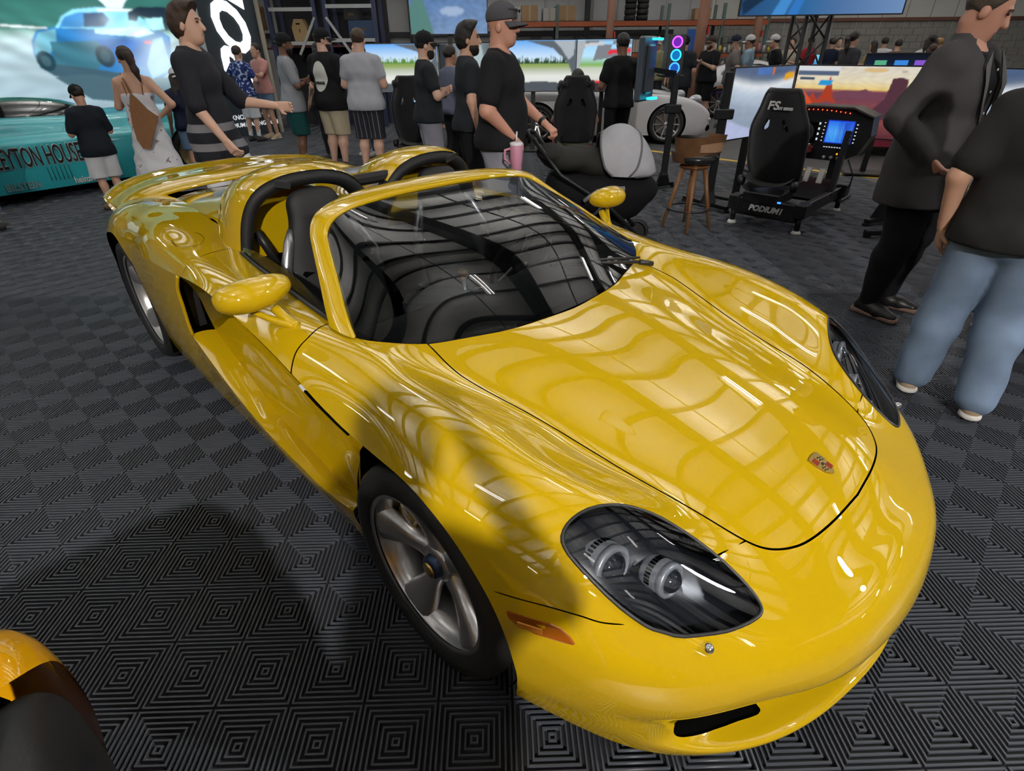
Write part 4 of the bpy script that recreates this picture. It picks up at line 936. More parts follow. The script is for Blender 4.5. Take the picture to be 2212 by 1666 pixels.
    # --- head, turned by pose['head'] (rad, + = to the left) and nod
    ch_, sh_ = math.cos(p['head']), math.sin(p['head']); cn_, sn_ = math.cos(p['nod']), math.sin(p['nod'])
    def Hd(v):
        x, y, z = v; y, z = y*cn_+z*sn_, -y*sn_+z*cn_; return hc+np.array([x*ch_-y*sh_, x*sh_+y*ch_, z])*S
    RH = np.array([[ch_, -sh_, 0], [sh_, ch_, 0], [0, 0, 1]])@np.array([[1, 0, 0], [0, cn_, sn_], [0, -sn_, cn_]])
    hh = h*.55; hf = Field(hc-np.array([.17, .19, .24])*S, hc+np.array([.17, .19, .2])*S, hh)
    hf.ell(Hd((0, -.015, .03)), np.array([.077, .097, .095])*S, .02*S, RH); hf.ell(Hd((0, .012, -.045)), np.array([.062, .078, .085])*S, .03*S, RH); hf.ell(Hd((0, .05, -.095)), np.array([.036, .035, .03])*S, .03*S, RH)
    hf.cone(Hd((0, -.03, -.06)), J((0, -.015, 1.47)), .056*S*(.5+.5*B), .060*S*(.5+.5*B), .02*S)
    if face:
        hf.cone(Hd((0, .088, .012)), Hd((0, .106, -.028)), .010*S, .016*S, .012*S); hf.cone(Hd((-.03, .080, .032)), Hd((.03, .080, .032)), .012*S, .012*S, .012*S)
        hf.cone(Hd((-.02, .083, -.062)), Hd((.02, .083, -.062)), .009*S, .009*S, .008*S)
        for s in (-1, 1): hf.ell(Hd((s*.079, -.012, -.012)), np.array([.012, .022, .032])*S, .006*S, RH)
    parts.append(hf)
    if fingers:
        for s, key in ((-1, 'pnL'), (1, 'pnR')):
            hand(parts, wr[s], el[s], S, max(.0055, h*.36), s, p.get('curlL' if s < 0 else 'curlR', p['curl']), p.get(key, (-s*.9, .25, 0)))
    else:
        for s in (-1, 1):
            d = wr[s]-el[s]; d /= np.linalg.norm(d); bf.cone(wr[s], wr[s]+d*.13*S, .032*S, .022*S, .02*S, (1, 1, 1))
    sdf_obj('body', parts, skin(skin_k), root)
    # --- clothing
    if top:
        g = top.get('g', .014); f = Field(lo, hi, h); torso(f, g)
        if top.get('belly'): f.ell(J((0, .06, 1.08)), np.array([.15, .13, .17])*S*top['belly'], .06*S)
        hem = top.get('hem', .86)
        if top.get('skirt'): f.cone(J((0, 0, 1.0)), J((0, -.0, hem+.02)), .15*S*B, top['skirt']*S, .05*S, (1.1, .9, 1))
        elif hem < .95: f.cone(J((0, 0, 1.0)), J((0, 0, hem)), (.134*B+g)*S, (.144*B+g)*S, .04*S, (1.25, .9, 1)); f.ell(J((0, -.045, .90)), np.array([.155*B+g, .12*B+g, .13])*S, .05*S)
        if bottom and hem < .95 and not top.get('skirt'):
            gb = bottom.get('g', .016)+.014; f.cone(pel, waist, (.125*B+gb)*S, (.118*B+gb*.7)*S, .04*S, (1.22, .88, 1))
            for s in (-1, 1): f.cone(hip[s], lerp(hip[s], kn[s], .30), (.092*B+gb)*S, (.086*B+gb*1.2)*S, .04*S)
        sl = top.get('sleeve', .62)
        for s in (-1, 1):
            if sl > 0: arm(f, s, top.get('sg', g), sl)
        f.wrinkle(top.get('wr', .0035), 34); nk = top.get('neck', 1.505)*S; hz = hem*S
        ny, nr = neck[1], top.get('nr', .074)*S
        f.cut(lambda X, Y, Z: np.maximum(hz-Z, (Z-nk)+.55*np.clip(Y-neck[1]-.01*S, 0, .12)*(np.hypot(X-neck[0], Y-neck[1]) < .12*S)))
        if top.get('strapless'):
            zt = top['strapless']*S; f.cut(lambda X, Y, Z: Z-zt)
        o = sdf_obj(top.get('name', 't_shirt'), [f], top['mat'], root); top['obj'] = o
    if bottom:
        g = bottom.get('g', .016); f = Field(lo, hi, h); f.cone(pel, waist, (.125*B+g)*S, (.118*B+g*.6)*S, .05*S, (1.22, .88, 1))
        for s in (-1, 1): leg(f, s, g, bottom.get('len', 1.93), .03, bottom.get('flare', 0.))
        f.ell(J((0, -.04, .90)), np.array([.14*B, .11*B, .11])*S, .05*S); f.wrinkle(bottom.get('wr', .004), 26); wz = bottom.get('waist', 1.0)*S; bl_ = bottom.get('len', 1.93); zc_ = min((lerp(hip[s], kn[s], bl_) if bl_ <= 1 else lerp(kn[s], an[s], bl_-1))[2] for s in (-1, 1))-.012*S; f.cut(lambda X, Y, Z: np.maximum(Z-wz, (.022*S if bottom.get('len', 1.93) > 1.9 else zc_)-Z))
        sdf_obj(bottom.get('name', 'trousers'), [f], bottom['mat'], root)
    if socks:
        f = Field(lo, hi, max(.009, h*.7))
        for s in (-1, 1): f = Field(an[s]-.12*S, an[s]+np.array([.12, .12, .30])*S, max(.009, h*.7)); f.cone(lerp(kn[s], an[s], .62), an[s], .046*S, .042*S, .01).cut(lambda X, Y, Z: np.maximum(Z-.25*S, -1)); sdf_obj('sock', [f], socks, root)
    if shoes:
        for s in (-1, 1):
            f0 = an[s]; fz = f0[2]-.085*S; f = Field(f0-np.array([.1, .15, .13])*S, f0+np.array([.1, .26, .09])*S, max(.007, h*.5))
            tx = s*.03
            f.cone(f0+np.array([0, -.035, -.042])*S, f0+np.array([tx*.6, .09, -.048])*S, .044*S, .046*S, .02*S).cone(f0+np.array([tx*.6, .09, -.05])*S, f0+np.array([tx, .165, -.058])*S, .045*S, .034*S, .02*S)
            if not shoes.get('low'): f.cone(f0+np.array([0, -.01, .0])*S, f0+np.array([0, .03, -.04])*S, .046*S, .05*S, .02*S)
            f.cut(lambda X, Y, Z: (fz+.004)-Z); so = sdf_obj('shoe', [f], shoes['mat'], root)
            if so and shoes.get('sole'):
                f2 = Field(f0-np.array([.1, .15, .1])*S, f0+np.array([.1, .26, -.03])*S, max(.007, h*.5)); f2.cone(f0+np.array([0, -.04, -.075])*S, f0+np.array([tx, .17, -.075])*S, .05*S, .042*S, .01); f2.cut(lambda X, Y, Z: np.maximum((fz+.002)-Z, Z-fz-.028*S)); sdf_obj('sole', [f2], shoes['sole'], so)
    # --- hair / beard / cap
    hm = mat('hair_'+hair_col, srgb(hair_col), .55, noise=.25, nscale=40, bump=.5, bscale=120)
    if hair:
        f = Field(hc-np.array([.24, .30, .55])*S, hc+np.array([.24, .22, .22])*S, hh*1.1); L = hair
        f.ell(Hd((0, -.020, .042)), np.array([.088, .107, .098])*S, .01, RH)
        if L == 'full': f.ell(Hd((0, .01, .10)), np.array([.085, .10, .055])*S, .03*S, RH).ell(Hd((0, -.05, .0)), np.array([.090, .085, .10])*S, .03*S, RH).ell(Hd((.02, .06, .105)), np.array([.06, .05, .035])*S, .03*S, RH)
        def hl(X, Y, Z):
            d = (np.stack([X, Y, Z], -1)-hc)/S; q = d@RH; return np.maximum(q[..., 1]-(.045+.5*np.clip(q[..., 2]-.06, -.2, .09)), -q[..., 2]-.075-.9*np.clip(-q[..., 1], -.05, .06))*S
        f.cut(hl); f.wrinkle(.0035, 75)
        if L in ('pony', 'long', 'bun'):
            g_ = Field(hc-np.array([.26, .36, .62])*S, hc+np.array([.26, .25, .22])*S, hh*1.2)
            if L == 'pony':
                g_.cone(Hd((0, -.105, .03)), Hd((.01, -.155, .0)), .032*S, .042*S, .02).cone(Hd((.01, -.155, 0)), Hd((.035, -.15, -.14)), .044*S, .040*S, .02).cone(Hd((.035, -.15, -.14)), Hd((.055, -.135, -.27)), .040*S, .014*S, .02)
            elif L == 'bun': g_.ell(Hd((0, -.13, .04)), np.array([.05, .05, .05])*S)
            else:
                for x in (-.07, -.035, 0, .035, .07): g_.cone(Hd((x, -.05, .0)), Hd((x*1.2, -.075, -.22)), .052*S, .048*S, .02).cone(Hd((x*1.2, -.075, -.22)), Hd((x*1.25, -.09, -.42)), .046*S, .02*S, .02)
            g_.wrinkle(.004, 60); sdf_obj('hair', [f, g_], hm, root)
        else: sdf_obj('hair', [f], hm, root)
    if beard:
        f = Field(hc-np.array([.14, .16, .26])*S, hc+np.array([.14, .19, .1])*S, hh); f.ell(Hd((0, .018, -.052)), np.array([.0645, .0805, .087])*S, .01, RH).ell(Hd((0, .052, -.100)), np.array([.039, .038, .034+beard.get('len', 0)])*S, .02, RH)
        def bl(X, Y, Z):
            d = (np.stack([X, Y, Z], -1)-hc)/S; q = d@RH; mouth = .030-np.sqrt((q[..., 0]/1.0)**2+((q[..., 2]+.060)*1.8)**2); return np.maximum(np.maximum(q[..., 2]+.040+.10*np.clip(q[..., 1], 0, .1), -q[..., 1]-.005), np.where(q[..., 1] > .05, mouth, -1.))*S
        f.cut(bl); f.wrinkle(.002, 90); sdf_obj('beard', [f], mat('hair_'+beard['col'], srgb(beard['col']), .6, noise=.25, nscale=40, bump=.5, bscale=120), root)
    if cap:
        f = Field(hc-np.array([.17, .2, .1])*S, hc+np.array([.17, .2, .2])*S, hh); f.ell(Hd((0, -.012, .052)), np.array([.094, .112, .096])*S, .01, RH)
        def cc(X, Y, Z):
            d = (np.stack([X, Y, Z], -1)-hc)/S; q = d@RH; return (.030-q[..., 2]+.10*q[..., 1])*S
        f.cut(cc); cm = sdf_obj('cap', [f], cap['mat'], root); dirn = -1 if cap.get('back') else 1; V = []; F = []
        for i, t in enumerate(np.linspace(-1, 1, 13)):
            a = t*1.15
            for rr, dz in ((1.0, 0), (1.35, -.004), (1.72, -.016)):
                ext = (rr-1)*math.cos(a*.95); V.append(Hd((math.sin(a)*.088*(1+.05*(rr-1)), dirn*(math.cos(a)*.103-.010+ext*.12), .036+dz-(.012 if dirn > 0 else .0)-abs(t)**2*.012*(rr-1)*2)))
        for i in range(12):
            for j in range(2): F.append((i*3+j, i*3+j+1, i*3+4+j, i*3+3+j))
        n = len(V); V2 = V+[v-np.array([0, 0, .006*S]) for v in V]; F2 = F+[tuple(x+n for x in q[::-1]) for q in F]
        for i in range(12): F2.append((i*3+2, n+i*3+2, n+i*3+5, i*3+5))
        mesh_np('brim', np.array(V2), F2, cap.get('brim', cap['mat']), cm, True)
        MB().sphere(Hd((0, -.012, .150)), .009*S, 8).build('button', cap['mat'], cm)
    if face and h < .02:
        for s in (-1, 1): MB().sphere(Hd((s*.031, .083, .014)), (.013*S, .008*S, .0065*S), 8, Matrix(RH.tolist())).build('eye', mat('eye_dark', (.03, .02, .015), .2), root); MB().tube([Hd((s*.015, .092, .031)), Hd((s*.033, .0905, .036)), Hd((s*.050, .079, .030))], .0042*S, 5).build('eyebrow', hm, root)
        MB().tube([Hd((-.024, .086, -.0615)), Hd((0, .0935, -.0625)), Hd((.024, .086, -.0615))], .0028*S, 5).build('lips', mat('lip', (.25, .08, .06), .5), root)
    return root, Hd, J
# ------------------------------------------------------------------ the visitors
def stripes(name, c1, c2, axis, lo, hi, n, duty=.45, rough=.85, mode='band'):
    """cloth with woven bands along one object axis between lo and hi"""
    if name in MATS: return MATS[name]
    m = mat(name, srgb(c1), rough); nt = m.node_tree; b = nt.nodes['Principled BSDF']; tc = nt.nodes.new('ShaderNodeTexCoord'); sp = nt.nodes.new('ShaderNodeSeparateXYZ')
    nt.links.new(tc.outputs['Object'], sp.inputs[0])
    def mth(op, a, bb):
        q = nt.nodes.new('ShaderNodeMath'); q.operation = op
        for i, v in enumerate((a, bb)):
            if isinstance(v, (int, float)): q.inputs[i].default_value = v
            elif v is not None: nt.links.new(v, q.inputs[i])
        return q.outputs[0]
    z = sp.outputs[axis]; t = mth('MULTIPLY', mth('SUBTRACT', z, lo), n/(hi-lo)); fr = mth('FRACT', t, None); on = mth('LESS_THAN', fr, duty)
    on = mth('MULTIPLY', on, mth('GREATER_THAN', z, lo)); on = mth('MULTIPLY', on, mth('LESS_THAN', z, hi))
    mx = nt.nodes.new('ShaderNodeMix'); mx.data_type = 'RGBA'; mx.inputs['A'].default_value = (*srgb(c1), 1); mx.inputs['B'].default_value = (*srgb(c2), 1)
    nt.links.new(on, mx.inputs['Factor']); nt.links.new(mx.outputs['Result'], b.inputs['Base Color']); return m
def speckle(name, c1, c2, scale=30, th=.58):
    if name in MATS: return MATS[name]
    m = mat(name, srgb(c1), .85); nt = m.node_tree; b = nt.nodes['Principled BSDF']; tc = nt.nodes.new('ShaderNodeTexCoord'); nz = nt.nodes.new('ShaderNodeTexNoise'); nz.inputs['Scale'].default_value = scale; nz.inputs['Detail'].default_value = 1.5
    nt.links.new(tc.outputs['Object'], nz.inputs['Vector']); g = nt.nodes.new('ShaderNodeMath'); g.operation = 'GREATER_THAN'; g.inputs[1].default_value = th; nt.links.new(nz.outputs['Fac'], g.inputs[0])
    mx = nt.nodes.new('ShaderNodeMix'); mx.data_type = 'RGBA'; mx.inputs['A'].default_value = (*srgb(c1), 1); mx.inputs['B'].default_value = (*srgb(c2), 1); nt.links.new(g.outputs[0], mx.inputs['Factor']); nt.links.new(mx.outputs['Result'], b.inputs['Base Color']); return m
K_BLACK = cloth('black', (.010, .010, .012)); K_CHAR = cloth('charcoal', (.016, .019, .024)); K_GREY = cloth('mid_grey', (.24, .25, .28)); K_LGREY = cloth('light_grey', (.36, .37, .41)); K_WHITE = cloth('white', (.62, .63, .66)); K_NAVY = cloth('navy', (.012, .016, .035)); K_KHAKI = cloth('khaki', (.46, .40, .28)); K_DENIM = cloth('denim', (.10, .16, .25), noise=.35, nscale=9); K_LDEN = cloth('light_denim', (.16, .22, .32), noise=.5, nscale=5)
K_GREEN = cloth('dark_green', (.008, .06, .058)); K_GSHORT = cloth('grey_shorts', (.22, .22, .27)); K_BLAZER = cloth('blazer', (.052, .050, .052), noise=.15, nscale=120); K_PINK = cloth('pink', (.45, .22, .20)); K_BLUE = cloth('light_blue', (.20, .30, .38)); K_RED = cloth('red', (.30, .02, .03)); K_OLIVE = cloth('olive', (.20, .19, .11))
SH_BLK = dict(mat=mat('shoe_black', (.012, .012, .013), .4), sole=mat('sole_brown', (.20, .12, .09), .7)); SH_WHT = dict(mat=mat('shoe_white', (.5, .5, .48), .6)); SH_TAN = dict(mat=mat('shoe_tan', (.40, .30, .20), .6), sole=mat('sole_white', (.6, .58, .55), .7)); SH_DRK = dict(mat=mat('shoe_dark', (.02, .02, .022), .6))
CAP_B = dict(mat=K_BLACK); CROSS = dict(elL=(-.26, .07, 1.15), wrL=(.07, .22, 1.20), elR=(.26, .07, 1.14), wrR=(-.08, .23, 1.15), pnL=(0, -1, 0), pnR=(0, -1, 0))
HOLD = dict(elL=(-.27, .02, 1.13), wrL=(-.10, .24, 1.18), elR=(.27, .02, 1.13), wrR=(.10, .24, 1.18), pnL=(.6, 0, 1), pnR=(-.6, 0, 1))
T = lambda m, **k: dict(mat=m, **k)
WALK = dict(kneeL=(-.10, .20, .52), ankL=(-.10, .22, .09), kneeR=(.10, -.02, .49), ankR=(.10, -.30, .16), elR=(.25, -.05, 1.14), wrR=(.26, -.12, .90), elL=(-.25, .12, 1.14), wrL=(-.24, .36, 1.13))
# man pushing the pram
pm, HdP, JP = person('person', 'smiling man in grey cap and black T-shirt pushing the pram', (-.06, 4.86), -PI/2-.22, 1.86, 'red', None, '#3a2c22', T(K_BLACK, g=.018, hem=.86, sleeve=.72, belly=1.0), dict(mat=K_GSHORT, len=1.05, name='shorts', g=.03), SH_WHT,
    dict(elR=(.31, -.03, 1.13), wrR=(.18, .12, .95), elL=(-.29, .06, 1.16), wrL=(-.15, .31, 1.00), pnL=(0, .2, -1), pnR=(0, .2, -1), curl=1.1, head=-.05), .013, 1.27, cap=dict(mat=cloth('grey_cap', (.07, .07, .08))))
gl_ = MB()
for s in (-1, 1): gl_.sphere(HdP((s*.034, .108, .088)), (.026, .010, .016), 10)
gl_.tube([HdP((-.08, .06, .095)), HdP((-.034, .113, .09)), HdP((.034, .113, .09)), HdP((.08, .06, .095))], .003, 5); gl_.build('sunglasses', mat('sunglass', (.006, .006, .007), .1, coat=1.), pm)
q_ = lerp(JP((-.29, .06, 1.16)), JP((-.15, .31, 1.00)), .88); dv = Vector(JP((-.15, .31, 1.00))-JP((-.29, .06, 1.16))).normalized()
MB().lathe([(.034, -.016), (.037, -.012), (.037, .012), (.034, .016)], q_, 18, rot=dv.to_track_quat('Z', 'Y').to_matrix()).box(Vector(q_)+Vector((-.02, 0, .036)), (.04, .04, .012), bev=.004).build('wristwatch', M_BLK, pm)
person('person', 'bearded man with wavy dark hair in black T-shirt and shorts behind the pram pusher', (-.40, 6.25), -PI/2+.25, 1.79, 'light', 'full', '#15100d', T(K_CHAR, g=.016), dict(mat=K_BLACK, len=1.1, name='shorts', g=.03), SH_DRK, dict(head=-.25, wrR=(.28, .02, .90), wrL=(-.28, .06, .90)), .015, 1.05, beard=dict(col='#1c1410'))
ca_, _, JA = person('person', 'man in black cap and tee with arms folded and pale grey shorts', (-.95, 7.25), -PI/2+.30, 1.74, 'fair', 'short', '#1d1512', T(K_CHAR, g=.018), dict(mat=K_GSHORT, len=1.0, name='shorts', g=.035), SH_WHT, CROSS, .015, 1.08, cap=CAP_B, beard=dict(col='#241a14'))
person('person', 'person in slate T-shirt half hidden behind the man with folded arms', (-.80, 8.7), -.9, 1.62, 'tan', 'short', '#1d1512', T(cloth('slate', (.10, .11, .16))), dict(mat=K_BLACK), SH_DRK, None, .024, 1.05, fingers=False)
M_STR = stripes('striped_shorts', '#23242c', '#8a8c93', 0, -.3, .3, 9, .10)
person('person', 'broad man in light grey T-shirt and dark striped shorts, seen from behind', (-2.02, 8.75), -.12, 1.82, 'fair', 'short', '#3a2a1e', T(K_LGREY, g=.016, hem=.83, sleeve=.58), dict(mat=M_STR, len=1.02, name='shorts', g=.035), SH_WHT, HOLD, .015, 1.2)
tl = T(K_BLACK, g=.020, hem=.80, sleeve=.75)
lm_, _, JL = person('person', 'bearded man in black cap, khaki shorts and tee with oval back print', (-2.62, 9.15), -.50, 1.83, 'fair', 'short', '#1d1512', tl, dict(mat=K_KHAKI, len=1.0, name='shorts', g=.036), SH_DRK, dict(HOLD, head=-.75), .015, 1.24, cap=CAP_B, beard=dict(col='#15110f', len=.03))
def paint_patch(o, test, m):
    me = o.data; me.materials.append(m); n = len(me.polygons); c = np.zeros(n*3, np.float32); me.polygons.foreach_get('center', c); nn = np.zeros(n*3, np.float32); me.polygons.foreach_get('normal', nn)
    mi = np.zeros(n, np.int32); me.polygons.foreach_get('material_index', mi); mi[test(c.reshape(-1, 3), nn.reshape(-1, 3))] = len(me.materials)-1; me.polygons.foreach_set('material_index', mi)
def shirt_print(o, ell, m, name='back_print'):
    me = o.data; V = np.zeros(len(me.vertices)*3, np.float32); me.vertices.foreach_get('co', V); V = V.reshape(-1, 3).astype(float); N = np.zeros_like(V, np.float32).ravel(); me.vertices.foreach_get('normal', N); N = N.reshape(-1, 3).astype(float)
    q = np.zeros(len(me.loops), np.int32); me.loops.foreach_get('vertex_index', q); q = q.reshape(-1, 4); F = np.concatenate([q[:, [0, 1, 2]], q[:, [0, 2, 3]]]); t = TM(V, N, F)
    g = lambda v: np.sqrt(((v[:, 0]-ell[0])/ell[2])**2+((v[:, 2]-ell[1])/ell[3])**2)-1
    t = tm_clip(t, np.where(t.N[:, 1] < -.2, g(t.V), 1.)); t = tm_clean(t); tm_link(name, TM(t.V+t.N*.002, t.N, t.F), m, o.parent)
shirt_print(tl['obj'], (0, 1.27, .125, .19), cloth('print_white', (.60, .62, .58)))
text_obj('print_text', 'GARAGE', mat('print_dark', (.03, .04, .035), .8), lm_, frame_mat((.0, -.178, 1.19), (1, 0, 0), (0, -.12, 1)), .05, .004, bold=.002)
person('person', 'man in grey tee, dark green shorts and backward black cap with folded arms', (-3.18, 9.15), -1.15, 1.78, 'brown', 'short', '#100c0a', T(K_GREY, g=.022, hem=.80, sleeve=.75), dict(mat=K_GREEN, len=.95, name='shorts', g=.035), SH_WHT, CROSS, .016, 1.0, cap=dict(mat=K_BLACK, back=True), beard=dict(col='#120d0b'), socks=K_WHITE)
person('person', 'woman with long black hair and white top behind the grey-tee man', (-2.98, 10.1), .9, 1.68, 'light', 'long', '#0c0a0a', T(K_WHITE), dict(mat=K_BLACK), SH_DRK, None, .024, .95, female=True, fingers=False)
person('person', 'woman with curly auburn hair facing the men in caps', (-2.42, 10.4), 2.4, 1.70, 'fair', 'long', '#4a1f14', T(cloth('mauve', (.28, .16, .20))), dict(mat=K_DENIM), SH_WHT, None, .022, .95, female=True, fingers=False)
# walking youth
M_SWEAT = stripes('striped_sweater', '#14161f', '#77777c', 2, .60, 1.17, 4.0, .42)
person('person', 'tall youth in navy striped jumper and white shorts striding past', (-2.52, 5.15), -PI/2+.05, 1.90, 'fair', 'full', '#3b2a20', T(M_SWEAT, g=.020, hem=.72, sleeve=.95, name='jumper'), dict(mat=K_WHITE, len=1.0, name='shorts', g=.03), SH_WHT, dict(WALK, elR=(.26, .04, 1.12), wrR=(.24, .17, .90), elL=(-.25, .18, 1.12), wrL=(-.22, .46, 1.09)), .014, 1.0)
# boy, woman with bag
person('person', 'small boy in black cap, black T-shirt and white shorts at the turquoise car', (-4.68, 6.78), 1.0, 1.28, 'light', 'short', '#1d1512', T(cloth('boy_tee', (.012, .016, .024)), hem=.80, g=.022, sleeve=.8), dict(mat=K_WHITE, len=.98, name='shorts', g=.04), dict(mat=mat('sandal_brown', (.16, .09, .05), .6), low=True), dict(HOLD, nod=.25), .014, 1.05, cap=CAP_B)
M_DRESS = speckle('print_dress', '#d6d6dc', '#8a7a80', 16, .66)
wm, HdW, JW = person('person', 'woman with brown ponytail in long white strappy dress, hand on hip', (-4.20, 7.05), .35, 1.63, 'light', 'pony', '#2a1a14', T(M_DRESS, g=.012, hem=.16, sleeve=0, strapless=1.29, skirt=.30, name='dress', wr=.008, crew=False, neck=1.6), None, dict(mat=mat('sandal_brown', (.16, .09, .05), .6), low=True), dict(elR=(.36, -.10, 1.16), wrR=(.19, .0, 1.03), elL=(-.24, .02, 1.14), wrL=(-.15, .22, 1.22), pnR=(-1, .2, 0), nod=.25, head=.3), .014, .96, female=True)
st_ = MB()
for s in (-1, 1): st_.tube([JW((s*.085, -.115, 1.27)), JW((s*.10, -.085, 1.40)), JW((s*.10, -.01, 1.475)), JW((s*.09, .10, 1.36))], .006, 5)
st_.build('dress_straps', mat('strap_rust', (.25, .10, .06), .7), wm)
bag = empty('shoulder_bag', (-4.20, 7.05, 0), .35, 'brown suede shoulder bag hanging on the white-dress woman\'s back', 'bag'); bp = []
for (x, z, d) in ((-.03, 1.30, -.17), (-.075, 1.16, -.19), (-.10, .98, -.22), (-.10, .80, -.25), (-.06, .70, -.27), (.02, .70, -.275), (.10, .86, -.25), (.17, .98, -.22), (.19, 1.04, -.20), (.10, 1.12, -.19), (.02, 1.24, -.175)): bp.append((x, z, d))
V = [JW((x, d, z)) for x, z, d in bp]+[JW((x, d-.035, z)) for x, z, d in bp]; n = len(bp)
MB().add(V, [tuple(range(n-1, -1, -1)), tuple(range(n, 2*n))]+[(i, (i+1) % n, n+(i+1) % n, n+i) for i in range(n)]).build('pouch', mat('brown_suede', (.19, .085, .032), .8, noise=.2, nscale=25, bump=.3), bag)
MB().tube([JW((-.03, -.165, 1.29)), JW((-.06, -.125, 1.40)), JW((-.10, -.01, 1.492)), JW((-.08, .13, 1.36))], .011, 6).build('strap', mat('brown_suede', (.19, .085, .032), .8), bag)
person('person', 'child in white cap and navy top with denim shorts behind the white-dress woman', (-4.28, 8.15), .7, 1.40, 'tan', 'long', '#241812', T(K_NAVY, g=.02), dict(mat=K_DENIM, len=.8, name='shorts', g=.03), SH_DRK, None, .022, 1.0, cap=dict(mat=K_WHITE, back=True), fingers=False)
person('person', 'person in frayed blue jeans and black sandals at the turquoise car\'s end', (-5.42, 5.75), 1.35, 1.70, 'light', 'long', '#1d1512', T(K_BLACK), dict(mat=K_DENIM, len=1.72, name='jeans', g=.035, flare=.03), dict(mat=mat('sandal_black', (.02, .02, .02), .6), low=True), dict(wrR=(.24, .20, 1.0)), .018, 1.05, female=True)
M_FLOR = speckle('floral_blue', '#1a2c6a', '#b8c4d8', 22, .57)
person('person', 'youth in blue floral shirt and white shorts by the dark banner', (-5.20, 12.35), -.35, 1.66, 'fair', 'short', '#2a1e18', T(M_FLOR, g=.02), dict(mat=K_WHITE, len=1.05, name='shorts', g=.04), SH_DRK, dict(elL=(-.36, -.08, 1.16), wrL=(-.19, .02, 1.02), elR=(.28, .05, 1.15), wrR=(.10, .22, 1.15)), .022, .95, socks=K_WHITE, fingers=False)
person('person', 'person in pink shirt and denim shorts hugging the floral-shirt youth', (-4.98, 12.75), 2.6, 1.70, 'light', 'short', '#2a1a14', T(K_PINK, g=.02), dict(mat=K_DENIM, len=.75, name='shorts', g=.03), SH_TAN, dict(elL=(-.25, .2, 1.2), wrL=(-.02, .34, 1.25)), .024, .95, fingers=False)
# right edge
bz = T(K_BLAZER, g=.034, hem=.70, sleeve=1.93, name='blazer', wr=.005, crew=False, neck=1.49, sg=.026)
bm, HdB, JB = person('person', 'grey-haired man in charcoal blazer and black trousers, hand in pocket', (2.58, 3.60), -2.55, 1.87, 'red', 'short', '#4a4038', T(K_BLACK, g=.010, hem=.95, name='shirt', sleeve=0, neck=1.50), dict(mat=K_BLACK, len=1.97, g=.022), SH_BLK, dict(elR=(.33, -.10, 1.16), wrR=(.24, .07, .97), elL=(-.30, -.04, 1.13), wrL=(-.26, .14, .95), nod=.38, head=.35), .013, 1.24)
# blazer shell over the shirt, open at the front
def blazer(root, J, S, B=1.24):
    lo = J((-.55, -.35, .64)); hi = J((.55, .40, 1.56)); f = Field(np.minimum(lo, hi), np.maximum(lo, hi), .013); g = .032
    f.cone(J((0, 0, .93)), J((0, .005, 1.06)), (.125*B+g)*S, (.120*B+g)*S, .05*S, (1.24, .90, 1)); f.cone(J((0, .005, 1.06)), J((0, 0, 1.30)), (.118*B+g)*S, (.135*B+g)*S, .05*S, (1.24, .86, 1)); f.cone(J((0, 0, 1.30)), J((0, -.01, 1.40)), (.130*B+g)*S, (.10+g)*S, .05*S, (1.27, .84, 1)); f.cone(J((-.19, -.01, 1.410)), J((.19, -.01, 1.410)), (.056+g)*S, (.056+g)*S, .05*S); f.cone(J((0, 0, 1.0)), J((0, 0, .70)), (.145*B+g)*S, (.150*B+g)*S, .04*S, (1.3, .98, 1))
    f.cone(J((0, -.02, 1.42)), J((0, -.022, 1.50)), (.09+g*.5)*S, (.074+g*.3)*S, .03*S)
    for s, e, w in ((-1, (-.30, -.04, 1.13), (-.26, .14, .95)), (1, (.33, -.10, 1.16), (.24, .07, .97))):
        f.cone(J((s*.20, -.01, 1.405)), J(e), .078*S, .064*S, .03*S); f.cone(J(e), J(lerp(e, w, .9)), .064*S, .054*S, .02*S)
    f.wrinkle(.005, 28)
    f.cut(lambda X, Y, Z: np.where(Y > .05*S, (np.clip((Z/S-.86)*.22, .012, .105)+.0*X)*S-np.abs(X+.02*S)-np.where(Z < .9*S, -.0, 0), -1.)); f.cut(lambda X, Y, Z: .70*S+.25*np.clip(Y, 0, .3)*0-Z)
    f.cut(lambda X, Y, Z: np.where(Z > 1.47*S, .066*S-np.sqrt(X**2+(Y-J((0, 0, 1.5))[1]-.012*S)**2), -1.)); return sdf_obj('blazer', [f], K_BLAZER, root)
blz = blazer(bm, JB, 1.87/1.75)
sb_ = MB()
for z in (1.38, 1.28, 1.18): sb_.sphere(JB((0, .155+(1.38-z)*.06, z)), (.007, .004, .007), 8)
sb_.build('shirt_buttons', mat('button_pearl', (.55, .55, .56), .2), bm)
for s in (-1, 1):
    V = [JB(v) for v in ((s*.060, .118, 1.47), (s*.125, .135, 1.40), (s*.135, .165, 1.32), (s*.040, .185, 1.06), (s*.085, .165, 1.30))]
    MB().add(V+[v+np.array([0, .008, 0]) for v in V], [(0, 1, 2, 3, 4), (9, 8, 7, 6, 5)]).build('lapel', cloth('lapel_grey', (.10, .10, .105)), bm)
person('person', 'woman with long blonde hair in dark tee and baggy frayed blue jeans', (2.24, 2.46), -.62, 1.70, 'light', 'long', '#7a5c36', T(cloth('washed_black', (.022, .022, .022), noise=.25), g=.026, hem=.84, sleeve=.75), dict(mat=K_LDEN, len=1.97, name='jeans', g=.022, flare=.034), SH_TAN, dict(elL=(-.27, -.06, 1.13), wrL=(-.25, .02, .88), kneeL=(-.11, .06, .50), ankL=(-.13, .04, .085), kneeR=(.12, .04, .50), ankR=(.15, -.12, .10)), .013, 1.06, female=True)
